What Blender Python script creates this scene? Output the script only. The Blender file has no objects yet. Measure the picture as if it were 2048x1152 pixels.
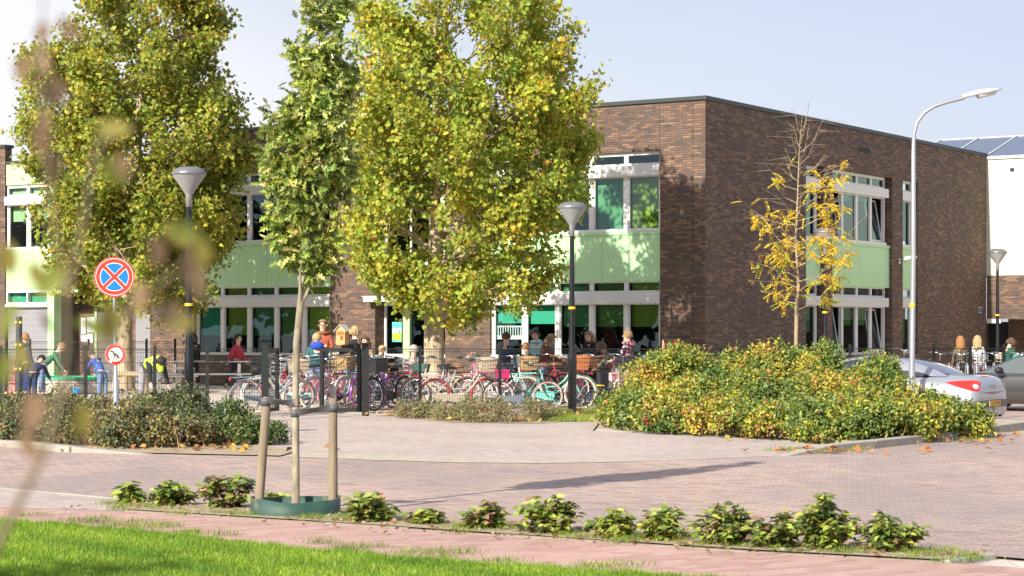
import bpy, bmesh, math, random
import numpy as np
from mathutils import Vector, Matrix, Euler
R = math.radians
random.seed(7)
S = bpy.context.scene
COL = S.collection

# ------------------------------------------------------------------ camera, sky, sun, exposure
HC, YH, FPX = 1.75, 655.0, 4050.0          # eye height (m), horizon row and focal length in pixels of the 2048 px photo
cam_d = bpy.data.cameras.new("camera")
cam = bpy.data.objects.new("camera", cam_d)
COL.objects.link(cam)
cam.location = (0, 0, HC)
cam.rotation_euler = (R(90), 0, 0)
cam_d.sensor_width = 36.0
cam_d.lens = 36.0 * FPX / 2048
cam_d.shift_y = (YH - 576) / 2048
cam_d.clip_start = 0.1
cam_d.clip_end = 3000
cam_d.dof.use_dof = True
cam_d.dof.focus_distance = 38.0
cam_d.dof.aperture_fstop = 7.0
S.camera = cam

SUN_EL, SUN_AZ = R(31), R(34)              # light travels towards (+sin AZ, +cos AZ), downwards at SUN_EL
world = bpy.data.worlds.new("World")
S.world = world
world.use_nodes = True
wn, wl = world.node_tree.nodes, world.node_tree.links
wn.clear()
w_out = wn.new("ShaderNodeOutputWorld")
w_bg = wn.new("ShaderNodeBackground")
w_sky = wn.new("ShaderNodeTexSky")
w_sky.sky_type = 'NISHITA'
w_sky.sun_disc = False
w_sky.sun_elevation = SUN_EL
w_sky.sun_rotation = math.atan2(-math.sin(SUN_AZ), -math.cos(SUN_AZ))
w_sky.dust_density = 2.0
w_tc = wn.new("ShaderNodeTexCoord")
w_map = wn.new("ShaderNodeMapping")
w_map.inputs['Scale'].default_value = (1.2, 1.2, 4.0)
w_noise = wn.new("ShaderNodeTexNoise")
w_noise.inputs['Scale'].default_value = 1.6
w_noise.inputs['Detail'].default_value = 7
w_noise.inputs['Roughness'].default_value = 0.55
w_ramp = wn.new("ShaderNodeMapRange")
w_ramp.inputs['From Min'].default_value = 0.32
w_ramp.inputs['From Max'].default_value = 0.68
w_ramp.inputs['To Min'].default_value = 0.50
w_ramp.inputs['To Max'].default_value = 0.90
w_mix = wn.new("ShaderNodeMix")
w_mix.data_type = 'RGBA'
w_mix.inputs['B'].default_value = (5.7, 6.1, 7.7, 1)      # thin high cloud
wl.new(w_tc.outputs['Generated'], w_map.inputs['Vector'])
wl.new(w_map.outputs['Vector'], w_noise.inputs['Vector'])
wl.new(w_noise.outputs['Fac'], w_ramp.inputs['Value'])
# the veil of cloud is whiter towards the sun (left) and the horizon
w_sep = wn.new("ShaderNodeSeparateXYZ")
wl.new(w_tc.outputs['Generated'], w_sep.inputs['Vector'])
w_dot = wn.new("ShaderNodeVectorMath")
w_dot.operation = 'DOT_PRODUCT'
w_dot.inputs[1].default_value = (-2.1, 0, -4.0)
wl.new(w_tc.outputs['Generated'], w_dot.inputs[0])
w_add = wn.new("ShaderNodeMath")
w_add.use_clamp = True
w_add.inputs[1].default_value = 1.12
wl.new(w_dot.outputs['Value'], w_add.inputs[0])
w_col = wn.new("ShaderNodeMix")
w_col.data_type = 'RGBA'
w_col.inputs['A'].default_value = (5.4, 5.75, 7.5, 1)
w_col.inputs['B'].default_value = (7.3, 7.4, 7.8, 1)
wl.new(w_add.outputs[0], w_col.inputs['Factor'])
wl.new(w_col.outputs['Result'], w_mix.inputs['B'])
w_fac = wn.new("ShaderNodeMath")
w_fac.operation = 'MAXIMUM'
wl.new(w_ramp.outputs['Result'], w_fac.inputs[0])
wl.new(w_add.outputs[0], w_fac.inputs[1])
wl.new(w_fac.outputs[0], w_mix.inputs['Factor'])
wl.new(w_sky.outputs['Color'], w_mix.inputs['A'])
wl.new(w_mix.outputs['Result'], w_bg.inputs['Color'])
w_bg.inputs['Strength'].default_value = 0.08
wl.new(w_bg.outputs['Background'], w_out.inputs['Surface'])

sun_d = bpy.data.lights.new("sun", 'SUN')
sun_d.energy = 4.95
sun_d.angle = R(0.53)
sun_d.color = (1.0, 0.94, 0.84)
sun = bpy.data.objects.new("sun", sun_d)
COL.objects.link(sun)
sun.location = (-20, -30, 30)
ld = Vector((math.sin(SUN_AZ) * math.cos(SUN_EL), math.cos(SUN_AZ) * math.cos(SUN_EL), -math.sin(SUN_EL)))
sun.rotation_euler = ld.to_track_quat('-Z', 'Y').to_euler()

S.view_settings.view_transform = 'Standard'
S.view_settings.look = 'None'
S.view_settings.exposure = 0.73
S.view_settings.gamma = 1
S.cycles.max_bounces = 8
S.cycles.transparent_max_bounces = 24
S.cycles.diffuse_bounces = 3
S.cycles.glossy_bounces = 3
S.cycles.transmission_bounces = 6
S.cycles.caustics_reflective = False
S.cycles.caustics_refractive = False
S.cycles.use_denoising = True
S.cycles.use_adaptive_sampling = True

# ------------------------------------------------------------------ photo -> place
def P(px, py, Y):
    """the point at distance Y in front of the camera that the photo shows at (px, py)"""
    return Vector(((px - 1024) / FPX * Y, Y, HC + (YH - py) / FPX * Y))
def G(px, py):
    """the ground point the photo shows at (px, py)"""
    Y = HC * FPX / (py - YH)
    return Vector(((px - 1024) / FPX * Y, Y, 0))
def GX(px, Y):
    return Vector(((px - 1024) / FPX * Y, Y, 0))
# school building frame: t runs left along the sunny facade, s runs right and away along the shaded one
C0 = Vector((5.06, 53.0, 0))
TL = Vector((-0.839, 0.545, 0)).normalized()
TR = Vector((0.545, 0.839, 0)).normalized()
def B(t, s, z):
    return C0 + TL * t + TR * s + Vector((0, 0, z))
def tL(px):
    u = (px - 1024) / FPX
    return (C0.x - C0.y * u) / (0.839 + 0.545 * u)
def sR(px):
    u = (px - 1024) / FPX
    return (C0.y * u - C0.x) / (0.545 - 0.839 * u)

# ------------------------------------------------------------------ materials
MATS = {}
def _nt(name):
    m = bpy.data.materials.new(name)
    m.use_nodes = True
    n, l = m.node_tree.nodes, m.node_tree.links
    return m, n, l, n['Principled BSDF']
def mat(name, col, rough=0.6, metal=0.0, var=0.12, scale=6.0, bump=0.0, bscale=60.0, coat=0.0, spec=0.5):
    """plain procedural material: base colour with soft noise wear and an optional fine bump"""
    if name in MATS:
        return MATS[name]
    m, n, l, b = _nt(name)
    tc = n.new("ShaderNodeTexCoord")
    nz = n.new("ShaderNodeTexNoise")
    nz.inputs['Scale'].default_value = scale
    nz.inputs['Detail'].default_value = 5
    l.new(tc.outputs['Object'], nz.inputs['Vector'])
    mx = n.new("ShaderNodeMix")
    mx.data_type = 'RGBA'
    c = np.array(col[:3])
    mx.inputs['A'].default_value = (*(c * (1 - var)), 1)
    mx.inputs['B'].default_value = (*np.minimum(c * (1 + var), 1), 1)
    l.new(nz.outputs['Fac'], mx.inputs['Factor'])
    l.new(mx.outputs['Result'], b.inputs['Base Color'])
    b.inputs['Roughness'].default_value = rough
    b.inputs['Metallic'].default_value = metal
    b.inputs['Coat Weight'].default_value = coat
    b.inputs['Specular IOR Level'].default_value = spec
    if bump > 0:
        nb = n.new("ShaderNodeTexNoise")
        nb.inputs['Scale'].default_value = bscale
        l.new(tc.outputs['Object'], nb.inputs['Vector'])
        bp = n.new("ShaderNodeBump")
        bp.inputs['Strength'].default_value = bump
        bp.inputs['Distance'].default_value = 0.02
        l.new(nb.outputs['Fac'], bp.inputs['Height'])
        l.new(bp.outputs['Normal'], b.inputs['Normal'])
    MATS[name] = m
    return m
def ramp(n, stops, interp='LINEAR'):
    r = n.new("ShaderNodeValToRGB")
    r.color_ramp.interpolation = interp
    e = r.color_ramp.elements
    while len(e) > 1:
        e.remove(e[-1])
    e[0].position, e[0].color = stops[0][0], (*stops[0][1], 1)
    for p, c in stops[1:]:
        x = e.new(p)
        x.color = (*c, 1)
    return r
def brick_mat(name, stops, mortar, bw, bh, ms, var_scale=0.5, var=0.25, bump=0.3, rough=0.8, rot=0.0, offset=0.5, stain=None):
    """bricks laid out on the mesh's own UV map, which is in metres"""
    m, n, l, b = _nt(name)
    uv = n.new("ShaderNodeUVMap")
    mp = n.new("ShaderNodeMapping")
    mp.inputs['Rotation'].default_value = (0, 0, rot)
    l.new(uv.outputs['UV'], mp.inputs['Vector'])
    bt = n.new("ShaderNodeTexBrick")
    bt.offset = offset
    bt.inputs['Color1'].default_value = (0, 0, 0, 1)
    bt.inputs['Color2'].default_value = (1, 1, 1, 1)
    bt.inputs['Mortar'].default_value = (0, 0, 0, 1)
    bt.inputs['Scale'].default_value = 1
    bt.inputs['Brick Width'].default_value = bw
    bt.inputs['Row Height'].default_value = bh
    bt.inputs['Mortar Size'].default_value = ms
    bt.inputs['Mortar Smooth'].default_value = 0.2
    l.new(mp.outputs['Vector'], bt.inputs['Vector'])
    rp = ramp(n, stops)
    l.new(bt.outputs['Color'], rp.inputs['Fac'])
    nz = n.new("ShaderNodeTexNoise")
    nz.inputs['Scale'].default_value = var_scale
    nz.inputs['Detail'].default_value = 6
    nz.inputs['Roughness'].default_value = 0.6
    l.new(uv.outputs['UV'], nz.inputs['Vector'])
    mr = n.new("ShaderNodeMapRange")
    mr.inputs['From Min'].default_value = 0.25
    mr.inputs['From Max'].default_value = 0.75
    mr.inputs['To Min'].default_value = 1 - var
    mr.inputs['To Max'].default_value = 1 + var
    l.new(nz.outputs['Fac'], mr.inputs['Value'])
    mu = n.new("ShaderNodeMix")
    mu.data_type = 'RGBA'
    mu.blend_type = 'MULTIPLY'
    mu.inputs['Factor'].default_value = 1
    l.new(rp.outputs['Color'], mu.inputs['A'])
    l.new(mr.outputs['Result'], mu.inputs['B'])
    last = mu.outputs['Result']
    if stain:
        n2 = n.new("ShaderNodeTexNoise")
        n2.inputs['Scale'].default_value = stain[1]
        n2.inputs['Detail'].default_value = 3
        m2 = n.new("ShaderNodeMapping")
        m2.inputs['Scale'].default_value = stain[3] if len(stain) > 3 else (1, 1, 1)
        l.new(uv.outputs['UV'], m2.inputs['Vector'])
        l.new(m2.outputs['Vector'], n2.inputs['Vector'])
        r2 = n.new("ShaderNodeMapRange")
        r2.inputs['From Min'].default_value = 0.45
        r2.inputs['From Max'].default_value = 0.62
        r2.inputs['To Max'].default_value = stain[2]
        l.new(n2.outputs['Fac'], r2.inputs['Value'])
        mz = n.new("ShaderNodeMix")
        mz.data_type = 'RGBA'
        mz.inputs['B'].default_value = (*stain[0], 1)
        l.new(r2.outputs['Result'], mz.inputs['Factor'])
        l.new(last, mz.inputs['A'])
        last = mz.outputs['Result']
    mo = n.new("ShaderNodeMix")
    mo.data_type = 'RGBA'
    mo.inputs['B'].default_value = (*mortar, 1)
    l.new(bt.outputs['Fac'], mo.inputs['Factor'])
    l.new(last, mo.inputs['A'])
    l.new(mo.outputs['Result'], b.inputs['Base Color'])
    b.inputs['Roughness'].default_value = rough
    b.inputs['Specular IOR Level'].default_value = 0.3
    if bump > 0:
        inv = n.new("ShaderNodeMath")
        inv.operation = 'SUBTRACT'
        inv.inputs[0].default_value = 1
        l.new(bt.outputs['Fac'], inv.inputs[1])
        bp = n.new("ShaderNodeBump")
        bp.inputs['Strength'].default_value = bump
        bp.inputs['Distance'].default_value = 0.01
        l.new(inv.outputs[0], bp.inputs['Height'])
        l.new(bp.outputs['Normal'], b.inputs['Normal'])
    MATS[name] = m
    return m
def leaf_mat(name, trans=0.35, rough=0.45, spec=0.4):
    """leaf colour comes from the per-leaf attribute; thin leaves let some light through"""
    if name in MATS:
        return MATS[name]
    m, n, l, b = _nt(name)
    at = n.new("ShaderNodeAttribute")
    at.attribute_name = "leaf_colour"
    tc = n.new("ShaderNodeTexCoord")
    nz = n.new("ShaderNodeTexNoise")
    nz.inputs['Scale'].default_value = 25
    l.new(tc.outputs['Object'], nz.inputs['Vector'])
    mr = n.new("ShaderNodeMapRange")
    mr.inputs['To Min'].default_value = 0.75
    mr.inputs['To Max'].default_value = 1.25
    l.new(nz.outputs['Fac'], mr.inputs['Value'])
    mu = n.new("ShaderNodeMix")
    mu.data_type = 'RGBA'
    mu.blend_type = 'MULTIPLY'
    mu.inputs['Factor'].default_value = 1
    l.new(at.outputs['Color'], mu.inputs['A'])
    l.new(mr.outputs['Result'], mu.inputs['B'])
    l.new(mu.outputs['Result'], b.inputs['Base Color'])
    b.inputs['Roughness'].default_value = rough
    b.inputs['Specular IOR Level'].default_value = spec
    tr = n.new("ShaderNodeBsdfTranslucent")
    l.new(mu.outputs['Result'], tr.inputs['Color'])
    ms = n.new("ShaderNodeMixShader")
    ms.inputs['Fac'].default_value = trans
    l.new(b.outputs['BSDF'], ms.inputs[1])
    l.new(tr.outputs['BSDF'], ms.inputs[2])
    l.new(ms.outputs['Shader'], n['Material Output'].inputs['Surface'])
    MATS[name] = m
    return m
def glass_mat(name, tint=(0.84, 0.94, 0.93), ior=1.78, rough=0.0):
    m, n, l, b = _nt(name)
    n.remove(b)
    t = n.new("ShaderNodeBsdfTransparent")
    t.inputs['Color'].default_value = (*tint, 1)
    g = n.new("ShaderNodeBsdfGlossy")
    g.inputs['Roughness'].default_value = rough
    g.inputs['Color'].default_value = (0.62, 0.88, 1.0, 1)
    f = n.new("ShaderNodeFresnel")
    f.inputs['IOR'].default_value = ior
    ms = n.new("ShaderNodeMixShader")
    l.new(f.outputs['Fac'], ms.inputs['Fac'])
    l.new(t.outputs['BSDF'], ms.inputs[1])
    l.new(g.outputs['BSDF'], ms.inputs[2])
    l.new(ms.outputs['Shader'], n['Material Output'].inputs['Surface'])
    MATS[name] = m
    return m

# ------------------------------------------------------------------ mesh builder
class MB:
    def __init__(s):
        s.v, s.f, s.mi, s.sm = [], [], [], []
        s.m = 0
        s.smooth = False
    def mat(s, i):
        s.m = i
        return s
    def add(s, verts, faces, smooth=None):
        o = len(s.v)
        s.v += [tuple(p) for p in verts]
        for f in faces:
            s.f.append([i + o for i in f])
            s.mi.append(s.m)
            s.sm.append(s.smooth if smooth is None else smooth)
        return s
    def hexa(s, c):
        """eight corners: bottom ring 0-3, top ring 4-7"""
        return s.add(c, [(0, 3, 2, 1), (4, 5, 6, 7), (0, 1, 5, 4), (1, 2, 6, 5), (2, 3, 7, 6), (3, 0, 4, 7)])
    def box(s, x0, x1, y0, y1, z0, z1, f=None):
        c = [(x0, y0, z0), (x1, y0, z0), (x1, y1, z0), (x0, y1, z0), (x0, y0, z1), (x1, y0, z1), (x1, y1, z1), (x0, y1, z1)]
        if f:
            c = [f(*p) for p in c]
        return s.hexa(c)
    def tube(s, pts, rad, n=8, caps=True, smooth=True, closed=False):
        pts = [Vector(p) for p in pts]
        k = len(pts)
        rad = [rad] * k if not hasattr(rad, '__len__') else list(rad)
        vs, prev = [], None
        for i, p in enumerate(pts):
            if closed:
                d = pts[(i + 1) % k] - pts[i - 1]
            else:
                d = pts[min(i + 1, k - 1)] - pts[max(i - 1, 0)]
            if d.length < 1e-9:
                d = Vector((0, 0, 1))
            d.normalize()
            if prev is None:
                a = Vector((0, 0, 1)) if abs(d.z) < 0.9 else Vector((1, 0, 0))
                a = (a - d * a.dot(d)).normalized()
            else:
                a = prev - d * prev.dot(d)
                a = a.normalized() if a.length > 1e-6 else d.orthogonal().normalized()
            prev = a
            b = d.cross(a)
            for j in range(n):
                t = 2 * math.pi * j / n
                vs.append(p + (a * math.cos(t) + b * math.sin(t)) * rad[i])
        fs = []
        for i in range(k if closed else k - 1):
            i2 = (i + 1) % k
            for j in range(n):
                j2 = (j + 1) % n
                fs.append((i * n + j, i * n + j2, i2 * n + j2, i2 * n + j))
        s.add(vs, fs, smooth)
        if caps and not closed:
            s.add(vs[:n], [tuple(range(n))[::-1]], False)
            s.add(vs[-n:], [tuple(range(n))], False)
        return s
    def lathe(s, prof, n=16, c=(0, 0, 0), smooth=True):
        """profile of (radius, z) turned round the vertical through c"""
        vs, fs = [], []
        for r, z in prof:
            for j in range(n):
                t = 2 * math.pi * j / n
                vs.append((c[0] + r * math.cos(t), c[1] + r * math.sin(t), c[2] + z))
        for i in range(len(prof) - 1):
            for j in range(n):
                j2 = (j + 1) % n
                fs.append((i * n + j, i * n + j2, (i + 1) * n + j2, (i + 1) * n + j))
        return s.add(vs, fs, smooth)
    def ball(s, c, r, n=10, m=6, smooth=True):
        r = (r, r, r) if not hasattr(r, '__len__') else r
        vs, fs = [], []
        for i in range(m + 1):
            p = math.pi * i / m
            for j in range(n):
                t = 2 * math.pi * j / n
                vs.append((c[0] + r[0] * math.sin(p) * math.cos(t), c[1] + r[1] * math.sin(p) * math.sin(t), c[2] + r[2] * math.cos(p)))
        for i in range(m):
            for j in range(n):
                j2 = (j + 1) % n
                fs.append((i * n + j, (i + 1) * n + j, (i + 1) * n + j2, i * n + j2))
        return s.add(vs, fs, smooth)
    def prism(s, poly, f0, f1):
        """flat outline mapped by f0 to the near face and by f1 to the far face"""
        k = len(poly)
        vs = [f0(*p) for p in poly] + [f1(*p) for p in poly]
        fs = [tuple(range(k))[::-1], tuple(range(k, 2 * k))]
        fs += [(i, (i + 1) % k, k + (i + 1) % k, k + i) for i in range(k)]
        return s.add(vs, fs)
    def build(s, name, mats, parent=None, world=True, uv=False, loc=None, bevel=0.0):
        me = bpy.data.meshes.new(name)
        me.from_pydata(s.v, [], s.f)
        mats = mats if isinstance(mats, (list, tuple)) else [mats]
        for m in mats:
            me.materials.append(m)
        me.polygons.foreach_set("material_index", s.mi)
        me.polygons.foreach_set("use_smooth", s.sm)
        if uv:
            me.update()
            lay = me.uv_layers.new(name="UVMap")
            for p in me.polygons:
                nn = p.normal
                if abs(nn.z) > 0.7:
                    for li in p.loop_indices:
                        co = me.vertices[me.loops[li].vertex_index].co
                        lay.data[li].uv = (co.x, co.y)
                else:
                    h = Vector((-nn.y, nn.x, 0)).normalized()
                    for li in p.loop_indices:
                        co = me.vertices[me.loops[li].vertex_index].co
                        lay.data[li].uv = (co.dot(h), co.z)
        me.update()
        return link(name, me, parent, world, bevel)
def link(name, me, parent=None, world=True, bevel=0.0):
    o = bpy.data.objects.new(name, me)
    COL.objects.link(o)
    if parent is not None:
        o.parent = parent
        if world:
            r = parent
            off = Vector()
            M = Matrix.Identity(4)
            chain = []
            while r is not None:
                chain.append(r)
                r = r.parent
            for r in reversed(chain):
                M = M @ r.matrix_parent_inverse @ r.matrix_basis
            o.matrix_parent_inverse = M.inverted()
    if bevel > 0:
        bv = o.modifiers.new("Bevel", 'BEVEL')
        bv.width = bevel
        bv.segments = 2
        bv.limit_method = 'ANGLE'
    return o
def tag(o, label=None, cat=None, group=None, kind=None):
    if label:
        o['label'] = label
    if cat:
        o['category'] = cat
    if group:
        o['group'] = group
    if kind:
        o['kind'] = kind
    return o
def thing(name, label, cat, loc=(0, 0, 0), group=None, rotz=0.0, scale=1.0):
    o = bpy.data.objects.new(name, None)
    o.empty_display_size = 0.2
    COL.objects.link(o)
    o.location = loc
    o.rotation_euler = (0, 0, rotz)
    o.scale = (scale,) * 3
    return tag(o, label, cat, group)
def struct(o, label=None, cat=None):
    o['kind'] = 'structure'
    return tag(o, label, cat)
def text_mesh(body, size, extrude=0.002, align='CENTER'):
    cu = bpy.data.curves.new("lettering", 'FONT')
    cu.body = body
    cu.size = size
    cu.extrude = extrude
    cu.align_x = align
    cu.align_y = 'CENTER'
    cu.resolution_u = 3
    ob = bpy.data.objects.new("lettering", cu)
    COL.objects.link(ob)
    bpy.context.view_layer.update()
    me = bpy.data.meshes.new_from_object(ob.evaluated_get(bpy.context.evaluated_depsgraph_get()))
    bpy.data.objects.remove(ob)
    bpy.data.curves.remove(cu)
    return me
def add_text(mb, body, size, f, extrude=0.002):
    """lettering placed by f(x, y, z): x right, y up, z out of the surface"""
    me = text_mesh(body, size, extrude)
    mb.add([f(*v.co) for v in me.vertices], [list(p.vertices) for p in me.polygons], False)
    bpy.data.meshes.remove(me)

# ------------------------------------------------------------------ foliage
RNG = np.random.default_rng(11)
def unit(a):
    return a / np.maximum(np.linalg.norm(a, axis=-1, keepdims=True), 1e-9)
def rand_dir(n):
    return unit(RNG.normal(size=(n, 3)))
LEAF = {
    'maple': ([(0, 0), (.02, .26), (-.10, .44), (.20, .43), (.34, .62), (.52, .42), (.72, .30), (1.0, 0), (.72, -.30), (.52, -.42), (.34, -.62), (.20, -.43), (-.10, -.44), (.02, -.26)], .22),
    'oak': ([(0, 0), (.12, .05), (.20, .26), (.30, .07), (.45, .34), (.55, .09), (.72, .24), (.80, .06), (1, 0), (.80, -.06), (.72, -.24), (.55, -.09), (.45, -.34), (.30, -.07), (.20, -.26), (.12, -.05)], .25),
    'oval': ([(0, 0), (.25, .24), (.6, .27), (1, 0), (.6, -.27), (.25, -.24)], .25),
    'diamond': ([(0, 0), (.45, .30), (1, 0), (.45, -.30)], .2),
    'slim': ([(0, 0), (.45, .17), (1, 0), (.45, -.17)], .2),
}
def leaf_cloud(name, kind, pos, dirn, nor, size, colr, material, parent=None, extra=None):
    """one mesh of many flat leaves: base points, pointing directions, face normals, lengths, colours (arrays)"""
    out, bend = LEAF[kind]
    out = np.array(out, float)
    k, n = len(out), len(pos)
    d = unit(dirn)
    w = unit(np.cross(nor, d))
    u = np.cross(d, w)
    lx, ly = out[:, 0], out[:, 1]
    lz = -bend * lx ** 2 + 0.35 * np.abs(ly)
    V = pos[:, None, :] + size[:, None, None] * (lx[None, :, None] * d[:, None, :] + ly[None, :, None] * w[:, None, :] + lz[None, :, None] * u[:, None, :])
    V = V.reshape(-1, 3)
    me = bpy.data.meshes.new(name)
    me.vertices.add(n * k)
    me.vertices.foreach_set("co", V.astype(np.float32).ravel())
    # split every leaf along its midrib into two polygons so that it folds
    half = k // 2
    a = list(range(0, half + 1))
    b = [0] + list(range(half, k))
    loc = np.array(a + b)
    base = (np.arange(n) * k)[:, None]
    loops = (base + loc[None, :]).ravel()
    me.loops.add(len(loops))
    me.loops.foreach_set("vertex_index", loops.astype(np.int32))
    la, lb = len(a), len(b)
    starts = (np.arange(n)[:, None] * (la + lb) + np.array([0, la])[None, :]).ravel()
    me.polygons.add(2 * n)
    me.polygons.foreach_set("loop_start", starts.astype(np.int32))
    me.update(calc_edges=True)
    at = me.attributes.new("leaf_colour", 'FLOAT_COLOR', 'POINT')
    c4 = np.ones((n * k, 4), np.float32)
    c4[:, :3] = np.repeat(colr, k, axis=0)
    at.data.foreach_set("color", c4.ravel())
    me.materials.append(material)
    me.validate()
    return link(name, me, parent)
def mix_cols(n, cols, weights, jitter=0.18):
    cols = np.array(cols, float)
    w = np.array(weights, float)
    i = RNG.choice(len(cols), n, p=w / w.sum())
    c = cols[i] * (1 + jitter * RNG.normal(size=(n, 1)))
    c *= 1 + 0.06 * RNG.normal(size=(n, 3))
    return np.clip(c, 0.004, 0.95)
# ------------------------------------------------------------------ school building
M_brick = brick_mat("waal_brick", [(0, (0.078, 0.059, 0.052)), (.22, (0.119, 0.080, 0.063)), (.45, (0.166, 0.101, 0.071)), (.62, (0.111, 0.078, 0.063)),
                                   (.78, (0.216, 0.125, 0.076)), (.93, (0.252, 0.156, 0.093)), (1, (0.181, 0.121, 0.088))], (.062, .050, .044), .23, .063, .007,
                    var_scale=.35, var=.22, bump=.5, stain=((.095, .072, .062), .6, .35))
M_panel = mat("pale_green_panel", (.40, .64, .34), .45, var=.03, scale=.6)
M_panel_l = mat("cream_green_panel", (.40, .53, .305), .45, var=.03, scale=.6)
M_white = mat("white_frame", (.66, .66, .63), .35, var=.04, scale=2)
M_box = mat("screen_box_white", (.62, .62, .59), .4, var=.05, scale=3)
M_cap = mat("coping_metal", (.055, .062, .06), .45, .4, var=.1)
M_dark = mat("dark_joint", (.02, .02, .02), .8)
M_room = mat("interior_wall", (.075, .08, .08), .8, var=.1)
M_roof = mat("bitumen_roof", (.10, .10, .10), .9)
M_grey = mat("grey_shutter", (.24, .235, .25), .5, var=.06)
M_glass = glass_mat("window_glass")
M_black = mat("black_coat", (.012, .013, .015), .35, .3, var=.2)
M_steel = mat("galvanised_steel", (.55, .57, .58), .38, .85, var=.12, scale=14)
M_blind = {
    'emerald': mat("blind_emerald", (.045, .43, .26), .7, var=.05),
    'green': mat("blind_green", (.12, .37, .16), .7, var=.05),
    'olive': mat("blind_olive", (.18, .37, .09), .7, var=.05),
    'lime': mat("blind_lime", (.38, .54, .07), .7, var=.05),
    'pale': mat("blind_pale_green", (.45, .62, .34), .7, var=.05),
    'white': mat("blind_white_print", (.72, .80, .74), .7, var=.03),
}
def fbox(mb, side, a0, a1, d0, d1, z0, z1):
    """a box on a facade: a along it, d inwards from its face"""
    if side == 'L':
        return mb.box(d0, d1, a0, a1, z0, z1, lambda x, y, z: B(y, x, z))
    return mb.box(a0, a1, d0, d1, z0, z1, lambda x, y, z: B(y, x, z))
def fpt(side, a, d, z):
    return B(a, d, z) if side == 'L' else B(d, a, z)
def fquad(mb, side, a0, a1, d, z0, z1, tilt=0.0):
    """a single pane facing outwards; tilt leans its top inwards"""
    if side == 'R':
        a0, a1 = a1, a0
    return mb.add([fpt(side, a1, d, z0), fpt(side, a0, d, z0), fpt(side, a0, d + tilt, z1), fpt(side, a1, d + tilt, z1)], [(0, 1, 2, 3)])

school = thing("school_building", "two storey dark brick school with pale green panels and white framed windows", "school", C0)
TP = 7.72
w = MB()
def wl_(a0, a1, z0, z1, d0=0.0, d1=0.3):
    fbox(w, 'L', a0, a1, d0, d1, z0, z1)
wl_(0, 1.35, 0, TP)
for (b0, b1) in ((1.35, 6.77), (12.44, 17.76)):
    wl_(b0, b1, 0, .91)
    wl_(b0, b1, 6.45, TP)
    wl_(b0, b1, 2.99, 4.24, .1, .3)
wl_(6.77, 8.30, 0, TP, 0, .5)
wl_(10.78, 12.44, 0, TP, 0, .5)
wl_(17.76, 19.60, 0, TP)
wl_(19.60, 24.0, 0, 2.72, 1.1, 1.4)
wl_(26.1, 33.0, 0, TP)
def wr_(a0, a1, z0, z1, d0=0.0, d1=0.3):
    fbox(w, 'R', a0, a1, d0, d1, z0, z1)
SB = [(6.23, 7.47), (8.08, 12.65), (13.5, 14.75)]
prev = .3
for (b0, b1) in SB:
    wr_(prev, b0, 0, TP)
    wr_(b0, b1, 0, .91)
    wr_(b0, b1, 6.45, TP)
    wr_(b0, b1, 2.99, 4.24, .22, .3)
    prev = b1
wr_(prev, 21.1, 0, TP)
w.build("wall", M_brick, school, uv=True)

j = MB()
for a in (.36, 1.352):
    z0 = 0 if a < 1 else 6.45
    fbox(j, 'L', a, a + .014, -.003, .05, z0, TP - .1)
j.build("movement_joint", M_dark, school)

c = MB()
def cap(side, a0, a1, z, d0=-.05, d1=.36):
    fbox(c, side, a0, a1, d0, d1, z, z + .1)
cap('L', -.05, 8.34, TP)
cap('L', 10.74, 20.0, TP)
cap('L', 26.06, 33, TP)
cap('R', .36, 21.14, TP)
cap('L', 8.34, 10.74, 7.16, .36, .75)
cap('L', 20.0, 26.06, 7.16, -.03, .36)
c.build("parapet_coping", M_cap, school)

rf = MB()
rf.box(.3, 21.0, .3, 33, 6.95, 7.1, lambda x, y, z: B(y, x, z))
rf.build("roof", M_roof, school)
it = MB()
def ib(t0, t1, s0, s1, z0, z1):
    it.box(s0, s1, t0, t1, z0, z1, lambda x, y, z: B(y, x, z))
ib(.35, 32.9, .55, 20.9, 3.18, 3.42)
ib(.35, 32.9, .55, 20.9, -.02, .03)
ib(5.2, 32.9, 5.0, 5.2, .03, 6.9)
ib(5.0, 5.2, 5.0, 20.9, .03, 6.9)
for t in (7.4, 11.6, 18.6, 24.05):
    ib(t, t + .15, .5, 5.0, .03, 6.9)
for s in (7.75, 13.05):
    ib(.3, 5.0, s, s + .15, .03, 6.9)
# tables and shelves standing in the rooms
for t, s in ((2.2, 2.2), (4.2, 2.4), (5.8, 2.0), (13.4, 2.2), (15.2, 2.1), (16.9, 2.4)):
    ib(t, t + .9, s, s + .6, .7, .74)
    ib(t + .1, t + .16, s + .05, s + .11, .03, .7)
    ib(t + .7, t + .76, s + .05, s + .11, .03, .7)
it.build("interior", M_room, school)

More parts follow.
